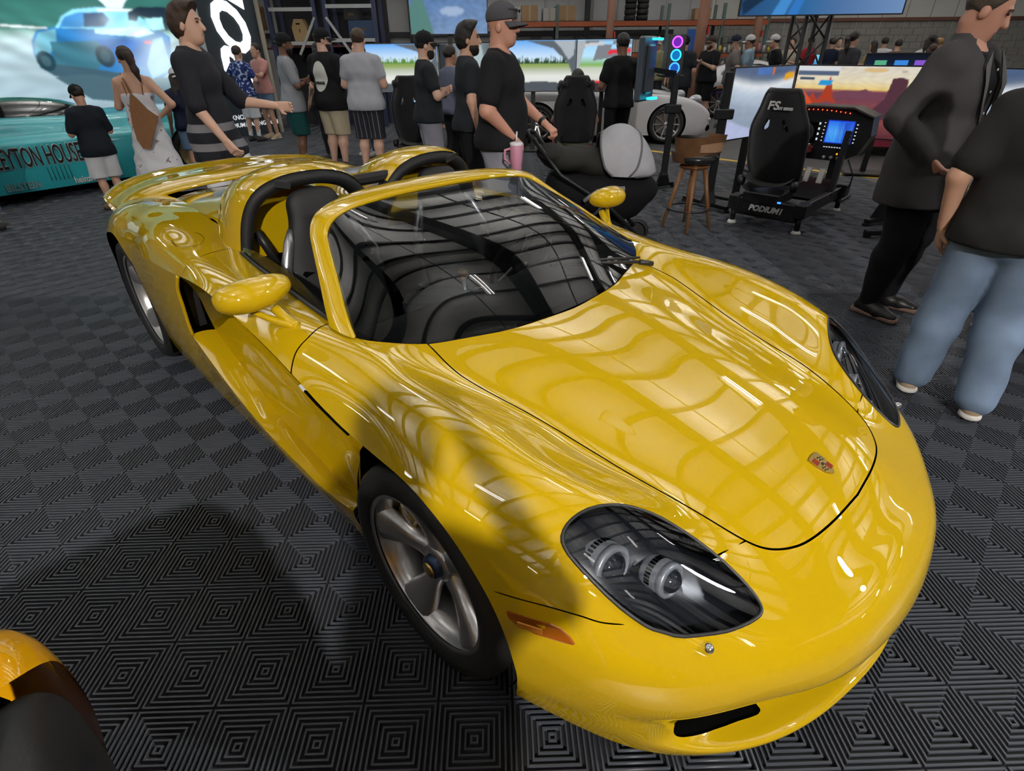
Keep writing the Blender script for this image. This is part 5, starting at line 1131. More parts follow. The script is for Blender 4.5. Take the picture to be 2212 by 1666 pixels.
person('person', 'person all in black with tan shoes behind the woman in jeans', (3.15, 3.10), -.3, 1.72, 'light', 'short', '#1d1512', T(K_BLACK, g=.03, hem=.7), dict(mat=K_BLACK, len=1.97, g=.05, flare=.05), SH_TAN, None, .02, 1.15, fingers=False)
# driver in the rig, man beside it
person('person', 'driver in dark tee seated at the racing simulator wheel', (.93, 8.55), -.05, 1.75, 'light', 'short', '#120e0c', T(K_BLACK), dict(mat=K_OLIVE), SH_DRK, dict(kneeL=(-.13, .46, .93), ankL=(-.12, .80, .70), kneeR=(.13, .46, .93), ankR=(.12, .80, .70), elR=(.30, .22, 1.12), wrR=(.17, .44, 1.22), elL=(-.30, .22, 1.12), wrL=(-.17, .44, 1.22), pnL=(0, .2, -1), pnR=(0, .2, -1)), .02, 1.0)[0].location.z = -.42
person('person', 'man in black T-shirt standing between rig screens and tall monitor', (1.55, 8.8), .25, 1.74, 'brown', 'short', '#0c0a09', T(K_BLACK, g=.018), dict(mat=K_BLACK), SH_DRK, dict(HOLD), .018, 1.05)
# visitors by the white coupe
person('person', 'man in black cap and black tee with his back turned beside the white coupe', (3.80, 13.95), -.35, 1.76, 'light', 'short', '#1d1512', T(K_CHAR, g=.024, hem=.8), dict(mat=K_CHAR, len=1.1, name='shorts'), SH_DRK, None, .022, 1.08, cap=CAP_B, fingers=False)
person('person', 'bearded man in black with hands pressed together by the white coupe', (4.62, 14.75), 2.1, 1.77, 'fair', 'short', '#4a2c1c', T(K_BLACK, g=.02), dict(mat=K_BLACK, len=1.0, name='shorts', g=.035), SH_DRK, dict(elL=(-.24, .08, 1.14), wrL=(-.02, .26, 1.26), elR=(.24, .08, 1.14), wrR=(.02, .26, 1.26)), .022, 1.15, cap=dict(mat=cloth('brown_cap', (.05, .035, .028))), beard=dict(col='#5a3420', len=.01), fingers=False)
person('person', 'grey-bearded man in navy cap and grey polo, hands on hips', (4.86, 13.85), 1.2, 1.76, 'light', 'short', '#8a8580', T(cloth('taupe', (.11, .10, .095)), g=.022), dict(mat=K_OLIVE), SH_DRK, dict(elR=(.34, -.12, 1.16), wrR=(.19, .0, 1.02), elL=(-.34, -.12, 1.16), wrL=(-.19, .0, 1.02)), .022, 1.15, cap=dict(mat=K_NAVY), beard=dict(col='#9a9590', len=.03), fingers=False)
person('person', 'man in light blue tee and white cap behind the grey-bearded man', (5.55, 14.9), 1.0, 1.78, 'tan', 'short', '#3a3028', T(K_BLUE, g=.022), dict(mat=K_KHAKI), SH_WHT, None, .024, 1.12, cap=dict(mat=K_WHITE), fingers=False)
person('person', 'man in olive shirt and white cap in front of the steel racking', (3.6, 15.6), 2.8, 1.76, 'light', 'short', '#3a3028', T(K_OLIVE, g=.02), dict(mat=K_CHAR), SH_DRK, None, .028, 1.05, cap=dict(mat=K_WHITE), fingers=False)
person('person', 'man with dark ponytail in charcoal tee walking past the truss', (6.95, 13.1), -1.35, 1.80, 'fair', 'pony', '#1a0f10', T(cloth('faded_black', (.035, .037, .045)), g=.02), dict(mat=K_BLACK), SH_DRK, WALK, .022, 1.1, fingers=False)
def far(px, y, H, rz, label, top_m, hair='short', hc_='#1d1512', sk='light', cap=None, bot=K_BLACK, female=False, lean=(0, 0)):
    x = at_depth((px, 90), y)[0]; person('person', label, (x, y), rz, H, sk, hair, hc_, T(top_m, g=.02), dict(mat=bot), SH_DRK, dict(HOLD) if int(px) % 3 == 0 else None, .03, 1.05, cap=cap, female=female, fingers=False, face=False, lean=lean)
far(1693, 14.7, 1.78, 1.4, 'man in black tee and pale cap bending over the striped coupe', K_BLACK, cap=dict(mat=K_WHITE), lean=(0, .25))
far(1713, 18.4, 1.75, 2.4, 'visitor in cream top beside the truss', cloth('cream', (.42, .38, .30)))
far(1752, 18.9, 1.78, .4, 'visitor in red tee with back to the truss', K_RED)
far(1799, 18.6, 1.74, .2, 'visitor in navy tee seen from behind near the block wall', K_NAVY)
far(1814, 19.8, 1.76, 2.8, 'visitor in tan shirt facing the hall near the block wall', cloth('tan_shirt', (.34, .24, .16)), sk='fair')
far(1832, 18.9, 1.74, .3, 'visitor in black tee with bushy hair near the block wall', K_BLACK, hair='full')
far(1890, 17.6, 1.66, .6, 'visitor with yellow backpack straps near the block wall', cloth('ochre', (.40, .28, .08)), hair='long', female=True)
far(1912, 18.0, 1.74, -.3, 'visitor in white tee standing by the block wall', K_WHITE)
far(1942, 16.4, 1.68, -.6, 'visitor in brown top leaning over a table by the block wall', cloth('brown', (.14, .09, .07)), lean=(0, .2))
far(2012, 13.8, 1.76, -.4, 'visitor with long dark hair in white top behind the blazer man', K_WHITE, hair='long', female=True)
far(2030, 15.6, 1.70, -.8, 'visitor with fair hair in grey top behind the blazer man', K_GREY, hc_='#8a6a3a')
far(2066, 15.0, 1.72, -.7, 'visitor in pale beige shirt behind the blazer man', cloth('beige', (.48, .43, .33)))
far(2020, 13.2, 1.58, -.5, 'short visitor with brown hair behind the blazer man', cloth('rust', (.16, .08, .05)), hair='long', hc_='#3a2418', female=True)

# the photographer, known from the shadow on the car's wing
person('person', 'photographer with raised arms whose shadow lies across the yellow wing', (-.04, -.55), -.05, 1.76, 'light', 'short', '#2a1c14', T(K_GREY), dict(mat=K_DENIM), SH_DRK, dict(elL=(-.26, .12, 1.30), wrL=(-.10, .30, 1.50), elR=(.26, .12, 1.30), wrR=(.10, .30, 1.50), pnL=(.6, .3, 0), pnR=(-.6, .3, 0)), .02, 1.1)
# ------------------------------------------------------------------ screens
class Pic:
    def __init__(s, nx, ny): s.nx, s.ny = nx, ny; s.u, s.v = np.meshgrid(np.linspace(0, 1, nx), np.linspace(0, 1, ny)); s.c = np.zeros((ny, nx, 3))
    def fill(s, m, col, soft=None): s.c[m] = srgb(col) if isinstance(col, str) else col; return s
    def grad(s, t, stops):
        ts = [a for a, _ in stops]; cs = np.array([srgb(c) for _, c in stops])
        for k in range(3): s.c[..., k] = np.interp(t, ts, cs[:, k])
        return s
    def poly(s, P, col):
        ins = np.zeros(s.u.shape, bool); P = np.asarray(P, float)
        for (x0, y0), (x1, y1) in zip(P, np.roll(P, -1, 0)): c = ((y0 > s.v) != (y1 > s.v)); ins ^= c & (s.u < (x1-x0)*(s.v-y0)/(y1-y0+1e-12)+x0)
        return s.fill(ins, col)
    def ell(s, cx, cy, rx, ry, col): return s.fill(((s.u-cx)/rx)**2+((s.v-cy)/ry)**2 < 1, col)
    def box(s, x0, y0, x1, y1, col): return s.fill((s.u > x0) & (s.u < x1) & (s.v > y0) & (s.v < y1), col)
    def noise(s, a, f=6): s.c *= (1+a*np.sin(f*s.u*7+3*np.sin(f*s.v*5))*np.sin(f*s.v*9+2*np.sin(f*s.u*4)))[..., None]; return s
    def blur(s, n=1):
        for _ in range(n):
            p = np.pad(s.c, ((1, 1), (1, 1), (0, 0)), 'edge'); s.c = (p[1:-1, 1:-1]*2+p[:-2, 1:-1]+p[2:, 1:-1]+p[1:-1, :-2]+p[1:-1, 2:])/6
        return s
def picture(name, pic, o, ex, ey, strength, parent):
    """glowing panel: o lower left corner, ex / ey full edge vectors"""
    o, ex, ey = (np.array(v, float) for v in (o, ex, ey)); V = o+pic.u[..., None]*ex+pic.v[..., None]*ey; nx, ny = pic.nx, pic.ny; i = np.arange(nx*ny).reshape(ny, nx)
    F = np.stack([i[:-1, :-1], i[:-1, 1:], i[1:, 1:], i[1:, :-1]], -1).reshape(-1, 4); ob = mesh_np(name, V.reshape(-1, 3), F, emis_vcol('screen_%g' % strength, strength), parent)
    a = ob.data.attributes.new('pic', 'FLOAT_COLOR', 'POINT'); a.data.foreach_set('color', np.concatenate([pic.c.reshape(-1, 3), np.ones((nx*ny, 1))], 1).astype(np.float32).ravel()); return ob
def tv(name, label, c, w, h, yaw, pic, strength=1., tilt=0., cat='screen', bez=.012, dep=.05, group=None, parts=True, leg=True):
    """yaw 0 faces -y; thing = back housing + bezel + panel"""
    t = empty(name, (c[0], c[1], c[2]), yaw, label, cat, group); R = Matrix.Rotation(tilt, 4, 'X')
    MB().box((0, dep/2+.004, 0), (w+2*bez, dep, h+2*bez), bev=.01).build('housing', M_BLK, t)
    b = MB()
    for (cx, cz, bw, bh) in ((0, h/2+bez/2, w+2*bez, bez), (0, -h/2-bez/2, w+2*bez, bez), (-w/2-bez/2, 0, bez, h), (w/2+bez/2, 0, bez, h)): b.box((cx, -.002, cz), (bw, .016, bh))
    b.build('bezel', M_BLK, t); picture('panel', pic, (-w/2, 0, -h/2), (w, 0, 0), (0, 0, h), strength, t)
    if leg: MB().box((0, dep+.04, -c[2]/2+.02), (.07, .06, c[2]-.04)).build('stand_pole', M_BLK, t); MB().box((0, dep+.04, -c[2]+.02), (.5, .36, .03), bev=.008).build('stand_base', M_BLK, t)
    t.rotation_euler = (tilt, 0, yaw); return t
D_ = np.array([.628, .778]); N_ = np.array([.778, -.628])           # booth wall direction and the way it faces
# ---------------- LED wall
LR = np.array([-6.10, 12.72]); LW, LZ0, LZ1 = 6.2, .55, 3.55; LL = LR-D_*LW
def led_uv(px):
    v = px_ray(px); n3 = np.array([N_[0], N_[1], 0]); t = ((np.array([LR[0], LR[1], 0])-np.array([0, 0, CAM_H]))@n3)/(v@n3); P = np.array([0, 0, CAM_H])+v*t
    return (float((P[:2]-LL)@D_)/LW, (P[2]-LZ0)/(LZ1-LZ0))
L_ = lambda *P: [led_uv(p) for p in P]
pc = Pic(640, 300); hv = led_uv((150, 60))[1]
pc.grad(pc.v, [(0, '#8fa8b4'), (.35, '#a8c0c8'), (hv-.06, '#b8d0d4'), (hv-.02, '#8ab0a8'), (hv, '#3f7a72'), (hv+.2, '#2f6a62'), (1, '#5aa090')]).noise(.12, 5)
pc.poly(L_((170, -40), (235, 20), (260, 25), (270, 5), (300, -40)), '#dff2f4').poly(L_((0, 52), (110, 60), (110, 63), (0, 57)), '#e4f0f2')
pc.poly(L_((120, 168), (210, 135), (330, 165), (480, 175), (480, 225), (330, 225), (200, 215)), '#46626e').poly(L_((85, 145), (120, 165), (200, 160), (250, 170), (300, 165), (240, 140), (110, 125)), '#3d5a68')
pc.poly(L_((68, 88), (78, 66), (122, 57), (190, 56), (300, 60), (345, 66), (368, 80), (372, 150), (352, 168), (300, 168), (262, 158), (212, 150), (120, 138), (88, 145), (74, 118)), '#2a78b8')
pc.poly(L_((74, 90), (82, 70), (120, 62), (122, 88), (108, 118), (90, 140), (76, 118)), '#6fb0c4').poly(L_((108, 90), (250, 88), (245, 118), (210, 150), (120, 138)), '#3a6f80')
pc.poly(L_((120, 60), (132, 36), (156, 20), (212, 15), (262, 18), (300, 36), (345, 62), (300, 66)), '#8fe0f6').poly(L_((127, 60), (139, 36), (166, 27), (222, 26), (238, 42), (226, 58)), '#3f8fd0').poly(L_((180, 28), (221, 27), (234, 41), (224, 57), (182, 58)), '#1f3c66')
pc.poly(L_((205, 62), (310, 58), (335, 72), (300, 80), (205, 72)), '#c8f6fa').poly(L_((205, 84), (360, 86), (366, 128), (330, 150), (250, 130)), '#1c62b4').poly(L_((210, 18), (297, 20), (296, 26), (210, 24)), '#e8ffff')
pc.poly(L_((276, 26), (300, 14), (356, 16), (372, 22), (366, 66), (340, 66), (320, 38), (300, 34), (296, 46), (278, 44)), '#1a2c3c').poly(L_((312, 40), (350, 38), (356, 64), (330, 66)), '#a8ecf4')
def led_ell(cx, cy, rx, ry, col): c = led_uv((cx, cy)); a = led_uv((cx+rx, cy)); b = led_uv((cx, cy-ry)); pc.ell(c[0], c[1], abs(a[0]-c[0]), abs(b[1]-c[1]), col)
led_ell(100, 132, 20, 22, '#22404c'); led_ell(100, 132, 10, 12, '#3c5c66'); led_ell(228, 122, 20, 24, '#1e3440'); led_ell(228, 122, 10, 13, '#2f4c58')
pc.poly(L_((312, 88), (328, 88), (328, 96), (312, 94)), '#ff3c64').poly(L_((280, 70), (312, 66), (314, 72), (285, 78)), '#f0d8f0').poly(L_((330, 86), (350, 80), (372, 150), (330, 170), (318, 140)), '#9cc8d8').blur(2)
pc.c *= (1+.22*np.sin(pc.v*60+8*np.sin(pc.u*11))*np.exp(-((pc.v-hv+.06)/.12)**2))[..., None]
for (cx, cy, rr, a_) in ((340, 105, 34, .5), (355, 145, 40, .45), (310, 150, 30, .3), (290, 60, 18, .5), (235, 45, 16, .35), (60, 95, 22, .3), (220, 75, 40, .25)):
    q0_, q1_ = led_uv((cx, cy)), led_uv((cx+rr, cy)); g_ = a_*np.exp(-(((pc.u-q0_[0])/(q1_[0]-q0_[0]))**2+((pc.v-q0_[1])*(LZ1-LZ0)/LW/(q1_[0]-q0_[0]))**2))[..., None]; pc.c = pc.c*(1-g_)+np.array([.75, .93, 1.])*g_
pc.blur(2)
led = empty('led_wall', (0, 0, 0), 0, 'large bright LED wall showing a blue racing car on a track', 'screen')
picture('panel', pc, (LL[0], LL[1], LZ0), (D_[0]*LW, D_[1]*LW, 0), (0, 0, LZ1-LZ0), 1.8, led)
fr_ = MB(); Rl = Matrix.Rotation(math.atan2(D_[1], D_[0]), 3, 'Z'); mc = LL+D_*LW/2-N_*.10
fr_.box((mc[0], mc[1], (LZ0+LZ1)/2), (LW, .18, LZ1-LZ0+.02), Rl); fr_.box((mc[0], mc[1], LZ0/2), (LW, .3, LZ0), Rl); fr_.build('cabinet', M_BLK, led)
# ---------------- lit banner
ban = empty('banner_wall', (0, 0, 0), 0, 'tall slate banner panel with glowing white italic capitals', 'banner'); B0 = np.array([-6.02, 12.80]); B1 = np.array([-5.21, 13.81]); BD = (B1-B0)/np.linalg.norm(B1-B0); BN = np.array([BD[1], -BD[0]]); BW = float(np.linalg.norm(B1-B0)); BC = (B0+B1)/2
RB = Matrix.Rotation(math.atan2(BD[1], BD[0]), 3, 'Z'); M_SLATE = mat('slate_panel', (.028, .042, .055), .5)
MB().box((BC[0]-BN[0]*.06, BC[1]-BN[1]*.06, 2.9), (BW, .12, 5.8), RB).build('panel', M_SLATE, ban)
for P_, m_ in ((B0, mat('edge_pale', (.50, .56, .58), .5)), (B1, mat('edge_beige', (.42, .38, .30), .5))): MB().box((P_[0], P_[1], 2.9), (.06, .14, 5.8), RB).build('edge_strip', m_, ban)
n3 = Vector((BN[0], BN[1], 0)); d3 = Vector((BD[0], BD[1], 0)); oc = Vector((BC[0], BC[1], 0))+n3*.012
M_LET = emis('letter_glow', (.92, .97, 1.), 2.6)
text_obj('letters', 'PODIUM', M_LET, ban, frame_mat(oc+d3*.06+Vector((0, 0, .86)), (0, 0, 1), -d3), .95, .012, shear=.45, bold=.032, align='LEFT', scale_x=1.12)
M_TXT = emis('small_text_glow', (.9, .93, .95), 1.0)
text_obj('town_text', '• KNOXVILLE TN •', M_TXT, ban, frame_mat(oc+Vector((0, 0, .37)), d3, (0, 0, 1)), .125, .003, bold=.002); text_obj('site_text', 'PODIUM1RACING.COM', M_TXT, ban, frame_mat(oc+Vector((0, 0, .22)), d3, (0, 0, 1)), .115, .003, bold=.002)
# ---------------- overhead televisions
def sky_pic(nx=70, ny=50):
    p = Pic(nx, ny); p.grad(p.v, [(0, '#7f9cc4'), (.5, '#5a80b4'), (1, '#8fb0d8')]).noise(.16, 4); p.poly([(0, .35), (.14, .62), (.30, 0), (0, 0)], '#5c8a84').poly([(0, 1), (.10, 1), (.02, .65), (0, .6)], '#a8bcd0').ell(.55, .3, .16, .06, '#a8c0e0').ell(.6, .65, .2, .05, '#9cb8dc'); return p.blur(1)
c0 = at_depth((969, 36), 10.2); tv('television', 'wide wall television showing a cloudy blue sky above the rigs', (c0[0], 10.2, 2.28), 1.18, .98, .05, sky_pic(), 1.2)
def race_pic():
    p = Pic(150, 80); p.grad(p.u, [(0, '#2c5a8c'), (.4, '#3a78b4'), (.6, '#5a84bc'), (1, '#7fa4d4')]); p.poly([(.42, .55), (1, .95), (1, .40), (.45, .15)], '#4a64a8').poly([(.0, .12), (.3, .42), (.3, .34), (.02, .0)], '#1c3654').poly([(.20, 0), (.34, .5), (.30, 1), (.40, 1), (.40, .5), (.28, 0)], '#4fa0ec').poly([(.30, 0), (.42, .55), (.40, 1), (.44, 1), (.46, .5), (.36, 0)], '#3c8adf')
    for k in range(6): p.box(.06, .28+k*.11, .11, .36+k*.11, '#c8e03c').box(.12, .295+k*.11, .19, .345+k*.11, '#cfd8e0').box(.20, .28+k*.11, .26, .36+k*.11, '#12202c').box(.21, .30+k*.11, .25, .34+k*.11, '#dfe6ea')
    return p.blur(1)
tv('television', 'big television on black truss showing a blue race track and score list', (3.80, 8.1, 2.45), 1.90, 1.07, -.10, race_pic(), 1.0, leg=False)
tr_ = empty('truss_tower', (3.86, 8.42, 0), .1, 'black steel lattice truss tower holding the big television', 'truss')
for sx in (-.16, .16):
    for sy in (-.16, .16): MB().cyl((sx, sy, 0), (sx, sy, 2.6), .025, 8).build('upright', M_STEEL, tr_)
for k in range(8):
    z = .15+k*.3
    for (a, b) in (((-.16, -.16), (.16, -.16)), ((.16, -.16), (.16, .16)), ((.16, .16), (-.16, .16)), ((-.16, .16), (-.16, -.16))):
        if k % 2: a, b = b, a
        MB().cyl((a[0], a[1], z), (b[0], b[1], z+.3), .011, 6).build('brace', M_STEEL, tr_)
MB().box((0, 0, .02), (.7, .7, .04), bev=.01).build('base_plate', M_STEEL, tr_)
# ---------------- far simulators' screens
def runway(v_h, trees, car=True):
    p = Pic(110, 64); p.grad(p.v, [(0, '#c8ccc8'), (.30, '#dfe2dc'), (v_h-.16, '#b4bca8'), (v_h-.08, '#8fa45c'), (v_h, '#7c9a58'), (v_h+.005, '#d8ecf8'), (1, '#5aa4ec')])
    for k in range(46):
        x = (k*.0217+.01*math.sin(k*5)) % 1; hh = .07+.06*abs(math.sin(k*2.7)); p.poly([(x-.014, v_h-.03), (x+.014, v_h-.03), (x, v_h+hh)], trees)
    if car: p.poly([(.0, 1), (1, 1), (1, .30), (.97, .25), (.90, .55), (.72, .84), (.45, .97), (0, 1.2)], '#5c646c').poly([(.72, 1), (.97, 1), (.96, .72), (.90, .62), (.82, .82)], '#a8b0b8').poly([(0, 0), (1, 0), (1, .14), (.6, .20), (0, .16)], '#50565c')
    return p.blur(1)
tv('monitor', 'simulator screen with a grass airfield view behind the grey-tee man', (-1.85, 11.0, 1.31), 1.25, .72, .12, runway(.62, '#5a8a3c'), 1.5)
tv('monitor', 'simulator screen showing a car pillar beside the folded-arms man', (-.72, 11.05, 1.31), .98, .72, -.22, Pic(60, 40).grad(Pic(60, 40).u, [(0, '#6f7880'), (.3, '#8a949c'), (.6, '#a8b4ba'), (1, '#5c646a')]).poly([(0, .2), (.25, .9), (.1, 1), (0, 1)], '#3c4248').poly([(.55, 0), (.95, 0), (.75, 1), (.62, 1)], '#c8dce0').blur(1), 1.0)
tv('monitor', 'simulator screen with dark fir trees behind the pram pusher', (.42, 10.7, 1.33), 1.45, .74, .05, runway(.58, '#2c4a34'), 1.5)
p2 = Pic(90, 60); p2.grad(p2.v, [(0, '#a0a8a4'), (.3, '#d8d8d0'), (.45, '#c0c8b8'), (.52, '#7cae50'), (.7, '#b8e0f8'), (1, '#8cccf8')]); p2.poly([(0, 1), (1, 1), (1, .86), (.62, .82), (.66, .98), (.40, .98), (.30, .60), (.95, .70), (1, .66), (1, .9), (.2, .9), (.0, .7)], '#7c8086').poly([(.1, .92), (.5, .96), (.5, .90), (.12, .86)], '#c4c8cc').poly([(.55, .72), (.98, .76), (.98, .82), (.60, .80)], '#e03040').poly([(0, 0), (1, 0), (1, .16), (.4, .22), (0, .10)], '#3c3034').poly([(0, .12), (.4, .22), (1, .18), (1, .14), (.4, .17), (0, .08)], '#d83840').poly([(0, .25), (.16, .98), (.05, 1), (0, 1)], '#a8b0b4').blur(1)
tv('monitor', 'simulator screen with a red-edged windscreen view next to the fir-tree screen', (1.56, 10.55, 1.33), .88, .74, -.18, p2, 1.5)
# ---------------- triple screens of the near simulator
RF, RR = np.array([.69, .72]), np.array([.72, -.69]); RO = np.array([2.57, 5.65])
CS = np.array([3.80, 6.93]); yawc = math.atan2(RR[1], RR[0])
dp = Pic(190, 108); dp.grad(dp.v, [(0, '#5c3038'), (.22, '#8a4a4c'), (.45, '#8c4c54'), (.60, '#6c4458'), (.66, '#b06a5c'), (.68, '#f6d884'), (.8, '#f4e8c8'), (1, '#e8e0d4')]); dp.noise(.08, 5)
dp.poly([(.35, .63), (.45, .66), (.55, .655), (.62, .69), (.66, .655), (1, .63), (1, .55), (.3, .55)], '#7c4a5c').poly([(.58, .34), (.72, .42), (.79, .56), (.81, .84), (.87, .86), (.93, .83), (.94, .62), (.98, .42), (1, .30), (1, .2), (.7, .3)], '#5a3844').poly([(.0, .88), (.02, .56), (.10, .42), (.18, .62), (.22, .50), (.26, .60), (.30, .86), (.33, .72), (.36, .55), (.40, .47), (.30, .50), (.12, .36), (.02, .52)], '#b8442c').poly([(.0, .64), (.08, .46), (.2, .44), (.1, .62)], '#e0562c')
dp.box(.0, .86, .36, .95, '#5c6c88').box(0, .93, .37, 1, '#e8ecf0').box(.03, .80, .16, .84, '#3a4a6c').poly([(.20, .72), (.31, .72), (.33, .80), (.22, .80)], '#2ca4e4').ell(.66, .95, .10, .03, '#eac890').box(.86, .92, .90, .95, '#c8bca8').blur(1)
tv('monitor', 'curved-rig centre screen with orange desert butte at sunset', (CS[0], CS[1], 1.05), 1.22, .69, yawc, dp, 1.15, group='near simulator screens')
def blurp(flip):
    p = Pic(110, 64); t = p.u if not flip else 1-p.u; p.grad(p.v+.10*np.sin(t*3), [(0, '#8aa0cc'), (.25, '#98a8bc'), (.5, '#a4b4c8'), (.7, '#c8d8e8'), (.82, '#eef4fa'), (.92, '#6c7c94'), (1, '#54688c')]); p.poly([(0, 0), (.0, .30), (.20, .20), (.6, .05), (.7, 0)] if not flip else [(1, 0), (1, .3), (.8, .2), (.3, 0)], '#c0c8ec'); p.poly([(.82, .80), (.99, .82), (.99, .92), (.83, .90)] if not flip else [(.1, .5), (.4, .6), (.5, .7), (.1, .7)], '#f0b018' if not flip else '#5c90dc'); p.box(.36, .90, .58, 1, '#4c7ac0').box(.60, .90, .64, 1, '#d87838'); return p.noise(.05, 3).blur(2)
c_l = CS-RR*.62; e_l = c_l+np.array([-.8, -.6])*1.22; m_l = (c_l+e_l)/2+np.array([-.03, -.02])
tv('monitor', 'left angled rig screen with blurred icy racetrack and yellow board', (m_l[0], m_l[1], 1.05), 1.20, .69, math.atan2(.6, .8), blurp(False), 1.15, group='near simulator screens')
c_r = CS+RR*.63; e_r = c_r+np.array([.35, -.937])*1.22; m_r = (c_r+e_r)/2
tv('monitor', 'right angled rig screen with blue and white blur next to blazer man', (m_r[0], m_r[1], 1.05), 1.20, .69, math.atan2(-.937, .35), blurp(True), 1.15, group='near simulator screens')
pm2 = Pic(80, 50); pm2.grad(pm2.v, [(0, '#101828'), (.6, '#18243c'), (1, '#0c1018')]); pm2.box(.14, .62, .34, .78, '#5ab088').box(.46, .62, .68, .78, '#3c8ce4').box(.78, .62, .96, .78, '#8a58d0').poly([(.6, 0), (.85, .5), (1, .55), (1, 0)], '#3468d8').poly([(.02, .05), (.1, .4), (.08, 0)], '#5a8ce4')
tv('monitor', 'dark monitor with green, blue and violet tiles behind the desert screen', (5.05, 8.3, 1.32), .72, .34, -.35, pm2, 1.3)
# ------------------------------------------------------------------ simulators, stands, stool
M_RIG = mat('rig_black', (.010, .011, .013), .4, metal=.2); M_SEAT = mat('seat_fabric', (.006, .006, .008), .8, sheen=.2); M_WPAD = mat('white_pad', (.6, .6, .58), .5); M_ALUE = mat('alu_edge', (.5, .48, .45), .35, metal=.8); M_WTXT = mat('white_print', (.62, .62, .64), .5)
rz_r = math.atan2(RF[1], RF[0])-PI/2
rig = empty('racing_simulator', (RO[0], RO[1], 0), rz_r, 'black racing simulator frame with pedals, glowing dash and front plate lettering', 'simulator')
for sx in (-.30, .30): MB().box((sx, .62, .20), (.06, 1.28, .12), bev=.006).build('side_rail', M_RIG, rig); MB().box((sx+(.032 if sx > 0 else -.032), .62, .262), (.012, 1.28, .006)).build('rail_edge', M_ALUE, rig)
MB().box((0, .02, .19), (.62, .08, .17), bev=.01).build('rear_beam', M_RIG, rig); MB().box((0, 1.22, .20), (.60, .08, .14), bev=.01).build('front_beam', M_RIG, rig)
for sx in (-.33, .33):
    for sy in (.02, 1.24):
        MB().cyl((sx, sy, .03), (sx, sy, .16), .026, 10).build('foot_post', M_RIG, rig); MB().lathe([(.0005, .034), (.034, .03), (.046, .012), (.046, .0), (.0005, .0)], (sx, sy, 0), 16).build('foot_pad', M_WPAD, rig)
        MB().box((sx, sy+.02, .22), (.11, .16, .14), bev=.012).build('motion_box', M_RIG, rig)
text_obj('plate_text', 'PODIUM1', M_WTXT, rig, frame_mat((0, -.0215, .19), (1, 0, 0), (0, 0, 1)), .078, .002, shear=.25, bold=.003, scale_x=1.0)
MB().box((.10, -.022, .275), (.07, .01, .014)).build('blue_led', emis('blue_led', (.05, .2, 1.), 4.), rig)
MB().box((0, .95, .25), (.50, .42, .03), Matrix.Rotation(.35, 3, 'X')).build('pedal_plate', M_RIG, rig)
for k in range(3): MB().box((-.14+k*.14, 1.02, .38), (.06, .02, .16), Matrix.Rotation(-.4, 3, 'X'), bev=.006).build('pedal', M_ALUE, rig)
for sx in (-.31, .31): MB().box((sx, .93, .52), (.05, .09, .66), Matrix.Rotation(-.12, 3, 'X'), bev=.006).build('upright', M_RIG, rig)
# dash console with rev lights, two displays and buttons
dash = [(-.40, .62), (-.42, .80), (-.34, .98), (-.20, 1.03), (.28, 1.03), (.48, .96), (.50, .80), (.42, .62), (.28, .54), (-.25, .54)]
do = Vector((0, 1.04, 0)); MB().prism(dash, do, (1, 0, 0), (0, 0, 1), (0, 1, 0), .22).build('dash_housing', M_RIG, rig)
MB().prism([(-.36, .985), (-.20, 1.045), (.30, 1.045), (.50, .97), (.50, .985), (.30, 1.06), (-.20, 1.06), (-.36, 1.0)], do+Vector((0, -.07, 0)), (1, 0, 0), (0, 0, 1), (0, 1, 0), .30).build('dash_hood', mat('dash_hood', (.03, .028, .026), .5), rig)
picture('dash_display', Pic(12, 10).grad(Pic(12, 10).v, [(0, '#3c9cf0'), (.5, '#58b4f8'), (1, '#2c7cf0')]), (.08, 1.034, .72), (.24, 0, 0), (0, 0, .20), 1.6, rig)
MB().box((.20, 1.035, .82), (.26, .002, .22)).build('display_frame', mat('display_blue', (.01, .02, .12), .4, emit=(.02, .06, .9), estr=.7), rig); MB().box((-.17, 1.034, .80), (.30, .004, .20)).build('dark_display', mat('dark_display', (.003, .003, .004), .15), rig)
ic = MB()
for k in range(6): ic.box((.045, 1.033, .73+k*.034), (.012, .003, .009)); ic.box((.355, 1.033, .73+k*.034), (.014, .003, .010))
for k in range(9): ic.box((-.28+k*.027, 1.033, .685), (.012, .003, .006)); ic.box((.09+k*.026, 1.033, .672), (.016, .003, .008))
for k in range(4): ic.box((-.005, 1.033, .74+k*.05), (.016, .003, .022))
ic.build('icons', emis('icon_white', (.85, .88, .95), 1.1), rig); rv = MB()
for k in range(14): rv.sphere((-.33+k*.045, 1.026, 1.0+.02*math.sin(PI*k/13)), .006, 6)
rv.build('rev_lights', emis('rev_red', (1., .06, .02), 7.), rig)
MB().prism([(0, 0), (.022, 0), (.011, .03)], (.26, 1.034, .615), (1, 0, 0), (0, 0, 1), (0, -1, 0), .004).build('green_button', emis('btn_green', (.1, 1., .05), 3.), rig); MB().sphere((.235, 1.03, .612), .009, 8).build('amber_button', emis('btn_amber', (1., .3, .02), 3.), rig)
MB().box((-.17, .99, .64), (.32, .06, .07), bev=.01).build('red_shelf', mat('red_shelf', (.28, .03, .03), .5), rig)
kn_ = MB()
for k in range(3): kn_.cyl((.12+k*.07, 1.03, .575), (.12+k*.07, .99, .575), .018, 12)
kn_.build('knobs', mat('knob_grey', (.25, .24, .24), .4, metal=.6), rig)
MB().tube([(.34, 1.1, .56), (.42, 1.15, .40), (.40, 1.2, .28), (.30, 1.2, .2)], .008, 6).build('cable', M_BLK, rig)
